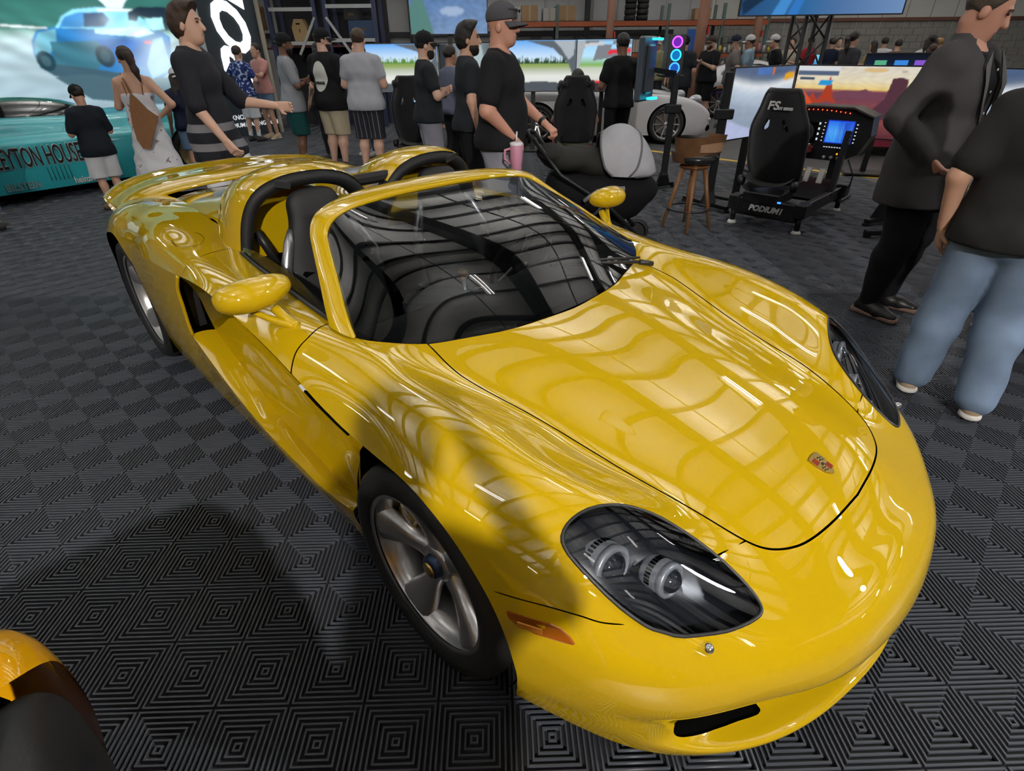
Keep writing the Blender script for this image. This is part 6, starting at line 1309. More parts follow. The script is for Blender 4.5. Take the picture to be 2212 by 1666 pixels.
wl_ = empty('steering_wheel'); wl_.parent = rig; wl_.location = (-.17, .90, .80); wl_.rotation_euler = (PI/2-.2, 0, 0); MB().tube([(.15*math.cos(a), .11*math.sin(a), 0) for a in np.linspace(0, 2*PI, 28, endpoint=False)], .016, 8, closed=True).build('wheel_rim', M_LEA, wl_); MB().box((0, 0, 0), (.18, .10, .04), bev=.012).build('wheel_hub', M_BLK, wl_)
# bucket seat (its own thing on the frame)
def bucket(parent, loc, sc=1., wings=False, text=False):
    s = empty('racing_seat', loc); s.parent = parent; rows = []
    for z, hw, y in ((.20, .20, .26), (.30, .235, .20), (.46, .250, .13), (.60, .255, .10), (.72, .250, .07), (.82, .215, .05), (.92, .175, .03), (1.0, .150, .01), (1.04, .125, .0)):
        rows.append([(x*hw, y+.035-.09*(abs(x)**3)*-1.0-.02, z) for x in np.linspace(-1, 1, 9)])
    S = patch(np.array(rows)*sc, 60, 40); f = grid_tm(S); gx = np.stack([f.V[:, 0], f.V[:, 2]], 1)/sc
    for sx in (-1, 1):
        hole = np.array([(sx*.055, .80), (sx*.060, .74), (sx*.115, .70), (sx*.125, .73), (sx*.080, .815)]); g = poly_sd(gx, hole); f = tm_clip(f, -g); gx = np.stack([f.V[:, 0], f.V[:, 2]], 1)/sc
    b = TM(f.V+np.array([0, .055*sc, 0]), f.N, f.F)
    o = mesh_np('shell', np.concatenate([f.V, b.V]), np.concatenate([f.F, b.F[:, ::-1]+len(f.V)]), M_SEAT, s, True)
    ed = [(S[0, j]) for j in range(S.shape[1])]; lp = [S[i, 0]+np.array([0, .027*sc, 0]) for i in range(0, 60, 4)]+[S[-1, j]+np.array([0, .027*sc, 0]) for j in range(0, 40, 6)]+[S[i, -1]+np.array([0, .027*sc, 0]) for i in range(59, -1, -4)]
    MB().tube([tuple(p) for p in lp], .03*sc, 8).build('piping', M_SEAT, s)
    cu = [[(x*.23*sc, (.16+.46*t)*sc, (.20+.07*t+.07*abs(x)**3)*sc) for x in np.linspace(-1, 1, 9)] for t in np.linspace(0, 1, 5)]; c = grid_tm(patch(np.array(cu), 24, 30)); c2 = TM(c.V-np.array([0, 0, .10*sc]), c.N, c.F); mesh_np('cushion', np.concatenate([c.V, c2.V]), np.concatenate([c.F, c2.F+len(c.V)]), M_SEAT, s, True)
    MB().box((0, .30*sc, .09*sc), (.36*sc, .40*sc, .10*sc), bev=.01).build('seat_mount', M_RIG, s)
    for sx in (-1, 1): MB().cyl((sx*.24*sc, .2*sc, .22*sc), (sx*.29*sc, .2*sc, .22*sc), .05*sc, 14).build('recliner_knob', M_BLK, s)
    if text: text_obj('headrest_text', 'FS', M_WTXT, s, frame_mat((-.03, .008, .925), (1, 0, 0), (0, -.2, 1)), .10, .004, shear=.2, bold=.002, scale_x=1.15); text_obj('series_text', 'GT SERIES', M_WTXT, s, frame_mat((.085, .008, .905), (1, 0, 0), (0, -.2, 1)), .03, .004, bold=.001)
    if wings:
        for sx in (-1, 1): MB().tube([(sx*.15, .05, 1.02), (sx*.21, .20, 1.03), (sx*.23, .30, .97), (sx*.20, .30, .86), (sx*.22, .18, .78), (sx*.24, .36, .72), (sx*.24, .46, .62)], [.03, .035, .035, .03, .03, .03, .02], 8).build('head_wing', M_SEAT, s)
    return s
bucket(rig, (-.07, -.13, .20), 1.0, text=True)
# two rigs further back
def far_rig(label, loc, rz):
    r = empty('racing_simulator', (loc[0], loc[1], 0), rz, label, 'simulator'); mr = mat('red_trim', (.45, .02, .02), .4)
    for sx in (-.28, .28): MB().box((sx, .65, .16), (.05, 1.4, .08)).build('side_rail', M_RIG, r); MB().tube([(sx, .05, .22), (sx, .6, .34), (sx, 1.1, .62)], .018, 6).build('red_tube', mr, r)
    for y in (.02, .65, 1.3): MB().box((0, y, .10), (.66, .06, .06)).build('cross_beam', M_RIG, r)
    for sx in (-.33, .33):
        for y in (.02, 1.3): MB().cyl((sx, y, 0), (sx, y, .10), .03, 8).build('foot_post', M_RIG, r)
    MB().box((0, 1.0, .62), (.62, .10, .10), bev=.01).build('wheel_deck', M_RIG, r); MB().box((.0, .97, .80), (.30, .10, .14), bev=.02).build('wheel_base', M_RIG, r)
    MB().tube([(.15*math.cos(a), .88, .80+.13*math.sin(a)) for a in np.linspace(0, 2*PI, 24, endpoint=False)], .016, 6, closed=True).build('wheel_rim', M_LEA, r)
    l = MB(); [l.sphere((-.1+k*.05, .865, .90), .012, 6) for k in range(5)]; l.build('dash_leds', emis('dash_blue', (.2, .35, 1.), 5.), r)
    bucket(r, (0, 0, .16), 1.05, wings=True)
far_rig('racing simulator with red tubes beside the man with folded arms', (-1.45, 8.75), -.1)
far_rig('racing simulator with red tubes under the seated driver', (.90, 8.25), -.05)
# ---------------- monitor stands
def stand(label, base, top, feet, m=M_RIG):
    s = empty('monitor_stand', (base[0], base[1], 0), 0, label, 'stand'); MB().box((0, 0, top/2+.03), (.075, .055, top-.04), bev=.006).build('pole', m, s); MB().box((0, 0, .12), (.16, .10, .16), taper=.5).build('pole_foot', m, s)
    for (a, b) in feet: MB().bar((a[0]-base[0], a[1]-base[1], .045), (b[0]-base[0], b[1]-base[1], .045), .06, .04).build('foot_bar', m, s)
    for (a, b) in feet:
        for q in (a, b): MB().box((q[0]-base[0], q[1]-base[1], .0125), (.05, .05, .025)).build('foot_pad', M_BLK, s)
    MB().box((0, -.03, top*.72), (.20, .05, .10), bev=.01).build('bracket', m, s); return s
stand('black monitor stand with headphones hook and grey panel on its arm', (2.02, 7.62), 1.30, [((1.72, 7.50), (2.16, 7.66))]).children[0]; MB().box((-.02, .22, 1.285), (.24, .44, .02)).build('case_tray', M_RIG, bpy.data.objects['monitor_stand'])
stand('black monitor stand pole behind the wooden bar stool', (2.27, 6.50), 1.36, [((2.10, 6.85), (2.42, 6.28))])
stand('black monitor stand with foot bars beside the blazer man', (3.84, 5.78), 1.0, [((3.66, 5.70), (4.12, 5.90))]); 
MB_ = MB(); fb = empty('floor_bar', (3.65, 5.30, 0), 0, 'short black steel foot bar on the tiles beside blazer man', 'stand'); MB().box((0, 0, .05), (.46, .06, .05), bev=.005).build('beam', M_RIG, fb); [MB().box((sx, 0, .0125), (.05, .05, .025)).build('foot_pad', M_BLK, fb) for sx in (-.2, .2)]
pn = empty('monitor', (1.60, 7.42, 1.37), 0, 'grey tall monitor seen from behind with cyan light bars', 'monitor'); Rp = Matrix.Rotation(1.0, 3, 'Z')
MB().box((0, 0, 0), (.46, .07, .66), Rp, bev=.02).build('back_shell', mat('monitor_grey', (.06, .075, .095), .4), pn); MB().box((.03, -.05, .0), (.22, .05, .50), Rp, bev=.02).build('rear_cover', mat('monitor_grey2', (.045, .055, .07), .4), pn)
for z in (.30, -.30): MB().box((.10, -.02, z), (.16, .075, .022), Rp).build('light_bar', emis('cyan_led', (.02, .75, 1.), 4.), pn)
MB().bar((.05, .02, 0), (.40, .20, -.05), .05).build('arm', M_RIG, pn)
pcs = empty('computer_case', (2.0, 7.70, 1.296), -.1, 'slim black computer case with violet and blue glowing fans', 'computer'); MB().box((0, .16, .21), (.20, .34, .42), bev=.006).build('case', M_BLK, pcs)
for k, c in enumerate(((.03, .2, 1.), (.02, .35, 1.), (.35, .05, .9))): MB().tube([(.055*math.cos(a), -.016, .075+k*.135+.055*math.sin(a)) for a in np.linspace(0, 2*PI, 22, endpoint=False)], .009, 6, closed=True).build('fan_ring', emis('fan_%d' % k, c, 5.), pcs); MB().lathe([(.0005, -.012), (.045, -.012)], (0, 0, .075+k*.135), 16, 'Y').build('fan_hub', emis('fanh_%d' % k, tuple(v*.5 for v in c), 1.5), pcs)
# ---------------- bar stool
M_WAL = mat('walnut', (.15, .072, .032), .4, noise=.35, nscale=12, coat=.2)
M_OAK = mat('stool_leg_wood', (.22, .10, .04), .4, noise=.3, nscale=14)
st = empty('bar_stool', (1.80, 5.70, 0), -1.0, 'wooden bar stool with black padded seat and bentwood back', 'stool')
for k in range(4):
    a = PI/4+k*PI/2; MB().tube([(.10*math.cos(a), .10*math.sin(a), .60), (.235*math.cos(a), .235*math.sin(a), 0)], [.024, .015], 8).build('leg', M_OAK, st)
MB().tube([(.200*math.cos(a), .200*math.sin(a), .20) for a in np.linspace(0, 2*PI, 32, endpoint=False)], .009, 6, closed=True).build('foot_ring', M_RIG, st)
MB().box((0, 0, .60), (.22, .22, .05), bev=.02).build('swivel', M_OAK, st)
MB().lathe([(.0005, .635), (.15, .63), (.20, .65), (.215, .685), (.19, .71), (.10, .705), (.0005, .695)], (0, 0, 0), 32).build('seat_pad', mat('black_vinyl', (.02, .02, .022), .22), st)
def back_shell(z0, z1, a0, a1, r, m_, nm, inner=.0):
    rows = [[((r+.03*t-inner)*math.cos(a), (r+.03*t-inner)*math.sin(a), z0(a)+(z1(a)-z0(a))*t) for a in np.linspace(a0, a1, 31)] for t in np.linspace(0, 1, 6)]
    o = grid_tm(patch(np.array(rows), 12, 60)); i = TM(o.V*np.array([.94, .94, 1]), o.N, o.F); return mesh_np(nm, np.concatenate([o.V, i.V]), np.concatenate([o.F, i.F[:, ::-1]+len(o.V)]), m_, st, True)
back_shell(lambda a: .70+.04*math.cos(a*1.0)**2, lambda a: .90-.03*math.sin(a)**2, -1.9, 1.9, .225, M_WAL, 'back_band'); back_shell(lambda a: .645, lambda a: .74, 1.35, 2.3, .215, M_WAL, 'side_arm'); back_shell(lambda a: .645, lambda a: .74, -2.3, -1.35, .215, M_WAL, 'side_arm')
back_shell(lambda a: .745, lambda a: .875, -1.8, -.1, .214, mat('black_vinyl2', (.02, .02, .022), .3), 'back_pad')
rt = [[(.243*math.cos(a), .243*math.sin(a), .755+.09*t) for a in np.linspace(-.75, .45, 25)] for t in np.linspace(0, 1, 4)]; tm_link('rattan_inset', grid_tm(patch(np.array(rt), 6, 40)), mat('rattan', (.34, .20, .12), .7, noise=.3, nscale=60, bump=.5, bscale=150), st)
# ------------------------------------------------------------------ other cars
def loft_car(name, label, loc, rz, st, paint, wheels, windows=None, wscreen=None, cat='car', nu=140, nv=80, under=True):
    """st: (x, half width, bottom z, shoulder z, roof/hood half width, top z)"""
    c = empty(name, (loc[0], loc[1], 0), rz, label, cat); G = []
    for x, hw, zb, zs, rw, zt in st:
        h = [(x, hw*.95, zb), (x, hw*.995, zb+(zs-zb)*.35), (x, hw, zb+(zs-zb)*.65), (x, hw*.965, zs*.965), (x, hw*.86, zs), (x, rw+(hw*.86-rw)*.35, zs+(zt-zs)*.55), (x, rw, zs+(zt-zs)*.90), (x, rw*.5, zt), (x, 0, zt)]
        G.append([(a, -b, d) for a, b, d in h]+[(a, b, d) for a, b, d in h[-2::-1]])
    m = grid_tm(patch(np.array(G), nu, nv)); m = m if ((m.V-np.array([np.mean([s[0] for s in st]), 0, .4]))*m.N).sum(1).mean() > 0 else TM(m.V, -m.N, m.F[:, ::-1].copy())
    for cx, r, yo, w, rim in wheels: m = tm_clip(m, np.where(np.abs(m.V[:, 1]) > .45, (r*1.10)-np.hypot(m.V[:, 0]-cx, m.V[:, 2]-r), -1.))
    if windows:
        for pol in windows:
            g = np.where(np.abs(m.V[:, 1]) > .2, poly_sd(m.V[:, [0, 2]], np.array(pol)), 1.); gl_ = tm_clip(m, g+.004); m = tm_clip(m, -g)
            if len(gl_.F): tm_link('side_glass', gl_, mat('car_glass_dark', (.01, .012, .014), .06, coat=1.), c)
    if wscreen:
        for pol in wscreen:
            pol = np.array(pol); g = poly_sd(m.V[:, [0, 1]], np.concatenate([pol, pol[::-1]*np.array([1, -1])])); g = np.where(m.V[:, 2] > .72, g, 1.); gl_ = tm_clip(m, g+.004); m = tm_clip(m, -g)
            if len(gl_.F): tm_link('windscreen', gl_, mat('car_glass_dark', (.01, .012, .014), .06, coat=1.), c)
    tm_link('body', m, paint, c)
    if under: x0, x1 = st[0][0], st[-1][0]; MB().box(((x0+x1)/2, 0, .17), (abs(x1-x0)*.93, st[len(st)//2][1]*1.5, .10)).build('underbody', M_VOID, c)
    for cx, r, yo, w, rim in wheels:
        for s in (1, -1):
            wh = empty('wheel'); wh.parent = c; wh.location = (cx, -s*(yo-w/2), r); MB().lathe(tyre_prof(r, w, rim), (0, 0, 0), 40, 'Y').build('tyre', M_RUB, wh); f = w/2; o = -s
            MB().lathe([(rim+.004, o*f*.86), (rim-.02, o*f*.7), (rim-.03, -o*f*.6)], (0, 0, 0), 40, 'Y').build('rim', M_ALU, wh)
            for k in range(10):
                a = 2*PI*k/10; MB().bar((.03*math.cos(a), o*f*.5, .03*math.sin(a)), ((rim-.01)*math.cos(a), o*f*.75, (rim-.01)*math.sin(a)), .022, .02, (0, 1, 0)).build('spoke', M_ALU, wh)
            MB().lathe([(.0005, o*f*.62), (.04, o*f*.6), (.045, o*f*.4)], (0, 0, 0), 16, 'Y').build('hub', M_ALU, wh); MB().lathe([(.05, 0), (rim*.8, 0)], (0, 0, 0), 24, 'Y').build('brake_disc', M_DISC, wh)
            MB().lathe([(r*.5, -o*f*.7), (r*1.09, -o*f*.7), (r*1.09, o*f*.4)], (0, 0, 0), 30, 'Y').build('arch_liner', M_VOID, wh)
    return c
ST911 = [(2.20, .40, .30, .40, .20, .42), (2.15, .66, .20, .50, .40, .52), (2.0, .80, .14, .62, .50, .62), (1.75, .87, .14, .74, .50, .70), (1.35, .905, .14, .82, .50, .76), (.95, .91, .14, .84, .52, .82), (.62, .90, .14, .86, .56, .90), (.30, .895, .14, .87, .54, 1.08), (0, .89, .14, .88, .52, 1.22), (-.4, .89, .14, .89, .50, 1.285), (-.8, .90, .14, .90, .48, 1.265), (-1.3, .925, .14, .91, .46, 1.12), (-1.7, .925, .16, .88, .45, .98), (-2.05, .88, .22, .78, .42, .86), (-2.22, .72, .32, .62, .35, .66), (-2.27, .5, .40, .5, .25, .52)]
M_WP = mat('white_paint', (.72, .72, .75), .3, coat=1.)
w911 = loft_car('sports_coupe', 'white rear-engined coupe with round headlamps parked beyond the yellow line', (1.72, 12.45), -.05, ST911, M_WP, [(1.30, .33, .90, .24, .25), (-1.15, .345, .92, .30, .255)], [[(.55, .92), (.15, 1.12), (-.25, 1.20), (-.75, 1.18), (-1.15, 1.03), (-1.2, .95)]], [[(.66, .0), (.62, .52), (.10, .44), (.05, 0)], [(-1.05, 0), (-1.05, .40), (-1.6, .38), (-1.6, 0)]])
for s in (1, -1):
    hl_ = MB().sphere((1.80, -s*.70, .70), (.15, .085, .115), 18, Matrix.Rotation(-.5, 3, 'Y')).build('headlamp', mat('lamp_clear', (.35, .37, .40), .08, metal=.6, coat=1.), w911); MB().sphere((1.88, -s*.71, .705), (.05, .05, .05), 12).build('projector', M_CHR, hl_)
    MB().box((2.08, -s*.62, .40), (.08, .26, .06), Matrix.Rotation(s*.5, 3, 'Z'), bev=.02).build('indicator', mat('lamp_clear2', (.5, .5, .52), .15, coat=1.), w911); MB().box((2.06, -s*.58, .25), (.10, .34, .11), Matrix.Rotation(s*.45, 3, 'Z'), bev=.03).build('air_inlet', M_VOID, w911)
MB().box((2.19, 0, .24), (.05, .75, .10), bev=.02).build('centre_inlet', M_VOID, w911)
# striped coupe and dark cars further off
cs = loft_car('sports_coupe', 'white coupe with orange and violet side stripes near the truss', (6.75, 16.6), -.25, ST911, M_WP, [(1.30, .33, .90, .24, .25), (-1.15, .345, .92, .30, .255)], [[(.55, .92), (.15, 1.12), (-.25, 1.20), (-.75, 1.18), (-1.15, 1.03), (-1.2, .95)]], [[(.66, .0), (.62, .52), (.10, .44), (.05, 0)]], nu=80, nv=50)
for z, m_ in ((.70, mat('stripe_orange', (.55, .27, .12), .4)), (.58, mat('stripe_violet', (.05, .03, .11), .4))): MB().box((-.1, -.905, z), (2.3, .012, .10), bev=.004).build('side_stripe', m_, cs)
MB().sphere((.55, -.98, .93), (.09, .10, .065), 12).build('wing_mirror', M_WP, cs)
loft_car('sports_coupe', 'dark grey sports car parked in front of the steel racking', (2.2, 17.1), .03, ST911, mat('dark_paint', (.03, .035, .04), .3, coat=1.), [(1.30, .33, .90, .24, .25), (-1.15, .345, .92, .30, .255)], [[(.55, .92), (.15, 1.12), (-.25, 1.20), (-.75, 1.18), (-1.15, 1.03)]], None, nu=70, nv=44)
rc = loft_car('sports_coupe', 'crimson sports car with glowing red wheel behind the desert screen', (7.0, 10.4), -.5, ST911, mat('crimson_paint', (.35, .02, .06), .3, coat=1.), [(1.30, .33, .90, .24, .25), (-1.15, .345, .92, .30, .255)], [[(.55, .92), (.15, 1.12), (-.25, 1.20), (-.75, 1.18), (-1.15, 1.03)]], None, nu=70, nv=44)
# second yellow-orange car at the viewer's side
M_OY = mat('amber_paint', (.70, .33, .004), .5, coat=1.0, spec=0., coat_r=.01)
STB = [(.60, .40, .25, .38, .2, .40), (.57, .72, .20, .50, .4, .51), (.46, .88, .15, .60, .5, .60), (.15, .93, .12, .665, .5, .65), (-.15, .935, .12, .68, .5, .67), (-.5, .88, .12, .69, .46, .72), (-.9, .76, .12, .69, .42, .84), (-1.5, .64, .12, .70, .38, .98), (-2.2, .66, .12, .72, .42, .98), (-2.8, .78, .14, .66, .40, .80), (-3.3, .74, .18, .56, .38, .60), (-3.5, .5, .25, .42, .25, .44)]
uu = np.array([math.cos(CAR_A), math.sin(CAR_A)]); nn = np.array([-uu[1], uu[0]]); wc = uu*(-.80)+nn*(-1.12)
yb = loft_car('sports_car', 'amber-yellow car beside the ribbed tiles, only a wing and black tyre showing', (float(wc[0]), float(wc[1])), CAR_A+PI, STB, M_OY, [(0, .345, .90, .26, .14), (-2.7, .33, .76, .24, .14)], None, [[(-.85, 0), (-.9, .45), (-1.4, .40), (-1.4, 0)]])
# ---------------- turquoise race car
tq = empty('race_car', (-5.74, 7.28, 0), math.atan2(D_[1], D_[0]), 'turquoise sports prototype race car with black sponsor capitals on its flank', 'car')
M_TQ = mat('turquoise_paint', (.025, .40, .46), .35, coat=.8); G = []
for x, k, top in ((-2.75, .35, .45), (-2.7, .75, .55), (-2.4, .95, .72), (-1.9, 1, .86), (-1.2, 1, .90), (-.5, 1, .88), (.2, 1, .86), (.9, 1, .84), (1.5, 1, .84), (2.0, .97, .80), (2.4, .86, .66), (2.58, .65, .50), (2.62, .35, .42)):
    c_ = .92; h = [(.02, .13), (.0, .30), (.0, .46), (.03, .63), (.05, .675), (.14, .70), (.20, .74), (.27, top), (.50, top+.05), (.75, top+.03), (.92, top+.02)]
    G.append([(x, -(c_-(c_-b)*1)*0+(-(.0)) + (b-0)*1.0+(1-k)*(c_-b), z if z < .7 or top > .74 else min(z, top)) for b, z in h]+[(x, 2*c_-b-(1-k)*(c_-b), z if z < .7 or top > .74 else min(z, top)) for b, z in h[-2::-1]])
mm = grid_tm(patch(np.array(G), 160, 110)); mm = mm if (mm.N[:, 2]).mean() > 0 else TM(mm.V, -mm.N, mm.F[:, ::-1].copy())
for cx in (-1.75, 1.85): mm = tm_clip(mm, np.where(np.abs(mm.V[:, 1]-.92) > .5, .37-np.hypot(mm.V[:, 0]-cx, mm.V[:, 2]-.32), -1.))
tm_link('body', mm, M_TQ, tq)
for cx in (-1.75, 1.85):
    for y0 in (.05, 1.50): MB().lathe(tyre_prof(.33, .28, .23), (cx, y0+.14, .33), 36, 'Y').build('tyre', M_RUB, tq); MB().lathe([(.22, .02), (.20, .05), (.05, .06), (.0005, .05)], (cx, y0+(0 if y0 < .5 else .28), .33), 24, 'Y').build('rim', mat('rim_gold', (.4, .3, .12), .3, metal=.8), tq)
MB().sphere((.1, .92, .86), (.85, .48, .26), 24).build('canopy', mat('car_glass_dark', (.01, .012, .014), .06, coat=1.), tq); MB().box((0, .92, .11), (4.6, 1.5, .05)).build('floor_tray', M_VOID, tq)
for y in (.25, 1.6): MB().box((-2.55, y, .9), (.35, .03, .35)).build('wing_plate', M_TQ, tq)
MB().box((-2.6, .92, 1.05), (.30, 1.4, .03)).build('rear_wing', M_TQ, tq)
M_KB = mat('decal_black', (.008, .008, .010), .5); M_KW = mat('decal_white', (.60, .64, .64), .5)
fm = lambda x, z, off=-.012: frame_mat((x, off, z), (1, 0, 0), (0, .06, 1))
text_obj('sponsor_capitals', 'LEYTON HOUSE', M_KW, tq, fm(-.03, .505, -.004), .31, .004, bold=.011, scale_x=.40); text_obj('sponsor_capitals', 'LEYTON HOUSE', M_KB, tq, fm(-.03, .505, -.010), .31, .004, bold=.003, scale_x=.40)
text_obj('decal_text', 'heinzmann', M_KW, tq, fm(.42, .19, -.002), .11, .004, bold=.002, scale_x=.8); text_obj('decal_text', 'BILSTEIN', mat('decal_grey', (.15, .28, .30), .5), tq, fm(-.30, .20, -.002), .11, .004, bold=.003, scale_x=.85); text_obj('decal_text', 'B', M_KW, tq, fm(.73, .195, -.002), .12, .004, bold=.004)
MB().prism([(-.09, .05), (-.05, .10), (.06, .10), (.10, .05), (.04, -.06), (0, -.10), (-.05, -.06)], (.62, -.012, .33), (1, 0, 0), (0, 0, 1), (0, 1, 0), .008).build('shield_decal', M_KB, tq)
v_ = MB(); [v_.box((.0+k*.045, -.002, .30), (.006, .012, .16)) for k in range(6)]; v_.build('louvres', mat('louvre_dark', (.01, .08, .09), .5), tq)
MB().lathe([(.05, -.004), (.09, -.004), (.09, .004)], (-.62, .245, .80), 24, 'Y').build('roundel', mat('decal_gold', (.35, .28, .15), .5), tq)
# ------------------------------------------------------------------ pram, tumbler, bottle
M_CAN = cloth('pram_grey', (.33, .33, .36)); M_PBL = cloth('pram_black', (.008, .008, .009))
pr = empty('pram', (.72, 4.92, 0), -.05, 'black pram with pale grey hood pushed by the man in the cap', 'pram')
rows = []
for t in np.linspace(0, 1, 8):                      # hood: ribs fanned from the front edge back over the top
    a = math.radians(8+118*t); r = .33; ry = .25+.03*math.sin(PI*t)
    rows.append([(.20-.02*t+r*math.cos(a)*(.75+.25*abs(math.cos(b)))*math.sin(b)**.3, -ry*math.cos(b), .70+r*1.12*math.sin(a)*math.sin(b)) for b in np.linspace(.02, PI-.02, 17)])
tm_link('hood', orient(grid_tm(patch(np.array(rows), 40, 50)), (.2, 0, .7)), M_CAN, pr)
for t in (0, .5, 1.): 
    i = int(t*7); MB().tube([tuple(v) for v in catmull(rows[i], 2)], .009, 6).build('hood_rib', mat('hood_rib', (.10, .10, .11), .7), pr)
f = Field((-.42, -.32, .28), (.62, .32, .86), .02); f.ell((.12, 0, .56), (.42, .24, .20), .05).cone((-.25, 0, .60), (.25, 0, .50), .17, .20, .05); f.wrinkle(.006, 22); f.cut(lambda X, Y, Z: Z-.72-.1*X); sdf_obj('carrycot', [f], M_PBL, pr)
f = Field((-.50, -.34, .55), (.20, .34, 1.02), .016); f.ell((-.22, 0, .80), (.24, .24, .10), .05).ell((-.38, -.05, .86), (.12, .20, .07), .04).ell((-.02, .02, .76), (.16, .24, .12), .05); f.wrinkle(.012, 16); sdf_obj('blanket', [f], cloth('blanket', (.020, .020, .018)), pr)
for s in (-1, 1):
    MB().tube([(-.52, s*.22, .98), (-.30, s*.26, .72), (.10, s*.27, .48), (.42, s*.25, .18)], .016, 8).build('frame_tube', M_RIG, pr); MB().tube([(-.32, s*.26, .16), (.0, s*.27, .42), (.15, s*.27, .60)], .016, 8).build('frame_tube', M_RIG, pr)
    for x, r in ((-.34, .15), (.44, .12)):
        w = MB().lathe([(r-.03, -.022), (r-.005, -.02), (r, 0), (r-.005, .02), (r-.03, .022), (.02, .012), (.0005, .012)], (x, s*.28, r), 28, 'Y').build('wheel', M_RUB, pr)
MB().tube([(-.52, -.22, .98), (-.56, -.15, 1.0), (-.57, 0, 1.005), (-.56, .15, 1.0), (-.52, .22, .98)], .017, 8).build('handle', M_LEA, pr)
MB().box((.0, 0, .26), (.55, .40, .14), bev=.05).build('basket', M_PBL, pr); MB().tube([(-.10, -.27, .52), (.0, -.30, .60), (.22, -.28, .62)], .02, 8).build('side_clip', mat('clip_grey', (.25, .25, .27), .5), pr)
tb = empty('tumbler', (.05, 4.48, .74), 0, 'pink handled tumbler with straw clipped to the pram', 'cup'); MB().lathe([(.0005, 0), (.036, 0), (.040, .10), (.046, .12), (.048, .235), (.046, .24)], (0, 0, 0), 28).build('cup', mat('pink_steel', (.50, .22, .32), .4), tb)
MB().lathe([(.049, .236), (.049, .252), (.03, .258), (.0005, .258)], (0, 0, 0), 28).build('lid', mat('pale_lid', (.62, .58, .64), .3), tb); MB().cyl((0, -.01, .25), (.004, -.02, .33), .005, 8).build('straw', mat('straw', (.7, .7, .72), .3), tb); MB().tube([(-.045, 0, .21), (-.085, 0, .20), (-.09, 0, .14), (-.045, 0, .10)], .010, 8).build('handle', mat('pink_steel', (.50, .22, .32), .4), tb)
MB().tube([(-.03, .02, .12), (.0, .20, .17), (.02, .27, .20)], .012, 6).build('clip', M_BLK, tb)
bt = empty('water_bottle', (-.97, 9.4, 0), 0, 'clear plastic water bottle standing on the tiles', 'bottle'); MB().lathe([(.0005, 0), (.032, .0), (.035, .01), (.033, .06), (.035, .08), (.033, .12), (.034, .16), (.014, .21), (.013, .225)], (0, 0, 0), 20).build('body', mat('clear_plastic', (.55, .60, .65), .1, alpha=.55), bt); MB().lathe([(.0145, .222), (.0145, .24), (.0005, .241)], (0, 0, 0), 16).build('cap', M_WPAD, bt)
# ------------------------------------------------------------------ racking along the back wall
M_ORG = mat('rack_orange', (.36, .085, .030), .5); M_GRN = mat('rack_green', (.10, .15, .14), .5); M_CARD = mat('cardboard', (.33, .215, .115), .8, noise=.12, nscale=6); M_CARDW = mat('white_box', (.50, .49, .47), .7)
M_PEACH = mat('peach_column', (.52, .28, .20), .5)
rk = empty('pallet_rack', (0, 20.3, 0), 0, 'long pallet racking with orange beams and green posts', 'rack')
for x in (-.2, 1.5, 3.2, 4.9, 6.6, 8.0):
    for y in (0, .9): MB().box((x, y, 1.35), (.09, .07, 2.7)).build('post', M_GRN, rk)
for z in (1.35, 2.20):
    for x0, x1 in ((-.2, 1.5), (1.5, 3.2), (3.2, 4.9), (4.9, 6.6), (6.6, 8.0)):
        for y in (0, .9): MB().box(((x0+x1)/2, y-.05, z), (x1-x0-.06, .05, .13)).build('beam', M_ORG, rk)
        MB().box(((x0+x1)/2, .45, z+.07), (x1-x0, .9, .02)).build('deck', M_STEEL, rk)
def carton(x, y, z, w, d, h, m_, label, tape=True):
    b = empty('carton', (x, y, z), RNG.uniform(-.08, .08), label, 'box', 'cartons on the racking'); MB().box((0, 0, h/2), (w, d, h), bev=.008).build('box', m_, b)
    if tape: MB().box((0, -d/2-.001, h*.5), (.05, .004, h*.98)).build('tape', mat('tape', (.42, .33, .22), .4), b)
for x, w, h, m_, l in ((.65, .50, .42, M_CARD, 'tall brown carton on the top rack beam'), (1.25, .38, .34, M_CARDW, 'white carton between brown cartons on top rack'), (1.80, .55, .40, M_CARD, 'wide brown carton on the top rack beside the white one'), (6.0, .5, .3, M_CARD, 'low brown carton on the rack top by the post')): carton(x, 20.7, 2.285, w, .5, h, m_, l)
for x, w, h, l in ((4.0, .5, .35, 'white carton with handles on the lower rack shelf'), (4.75, .9, .22, 'long white carton lying on the lower rack shelf'), (5.8, .6, .22, 'flat white carton on the lower rack near the column')): carton(x, 20.7, 1.435, w, .5, h, M_CARDW, l)
for k in range(7): carton(-.05+k*.46, 20.7, 1.435, .34, .4, .2+.12*((k*7) % 3), (M_CARD, M_CARDW, M_STEEL)[k % 3], ['small brown carton on the lower rack shelf', 'small white carton on the lower rack shelf', 'small black crate on the lower rack shelf'][k % 3], False)
for i, x in enumerate((3.80, 4.18)):
    for k in range(4):
        t = empty('spare_tyre', (x, 20.75, 2.285+k*.15), 0, 'spare black tyre piled on the top rack shelf', 'tyre', 'tyres on the racking'); MB().lathe([(.12, .0), (.16, .0), (.18, .03), (.18, .11), (.16, .145), (.12, .145), (.11, .07), (.12, 0)], (0, 0, 0), 24).build('tread', M_RUB, t)
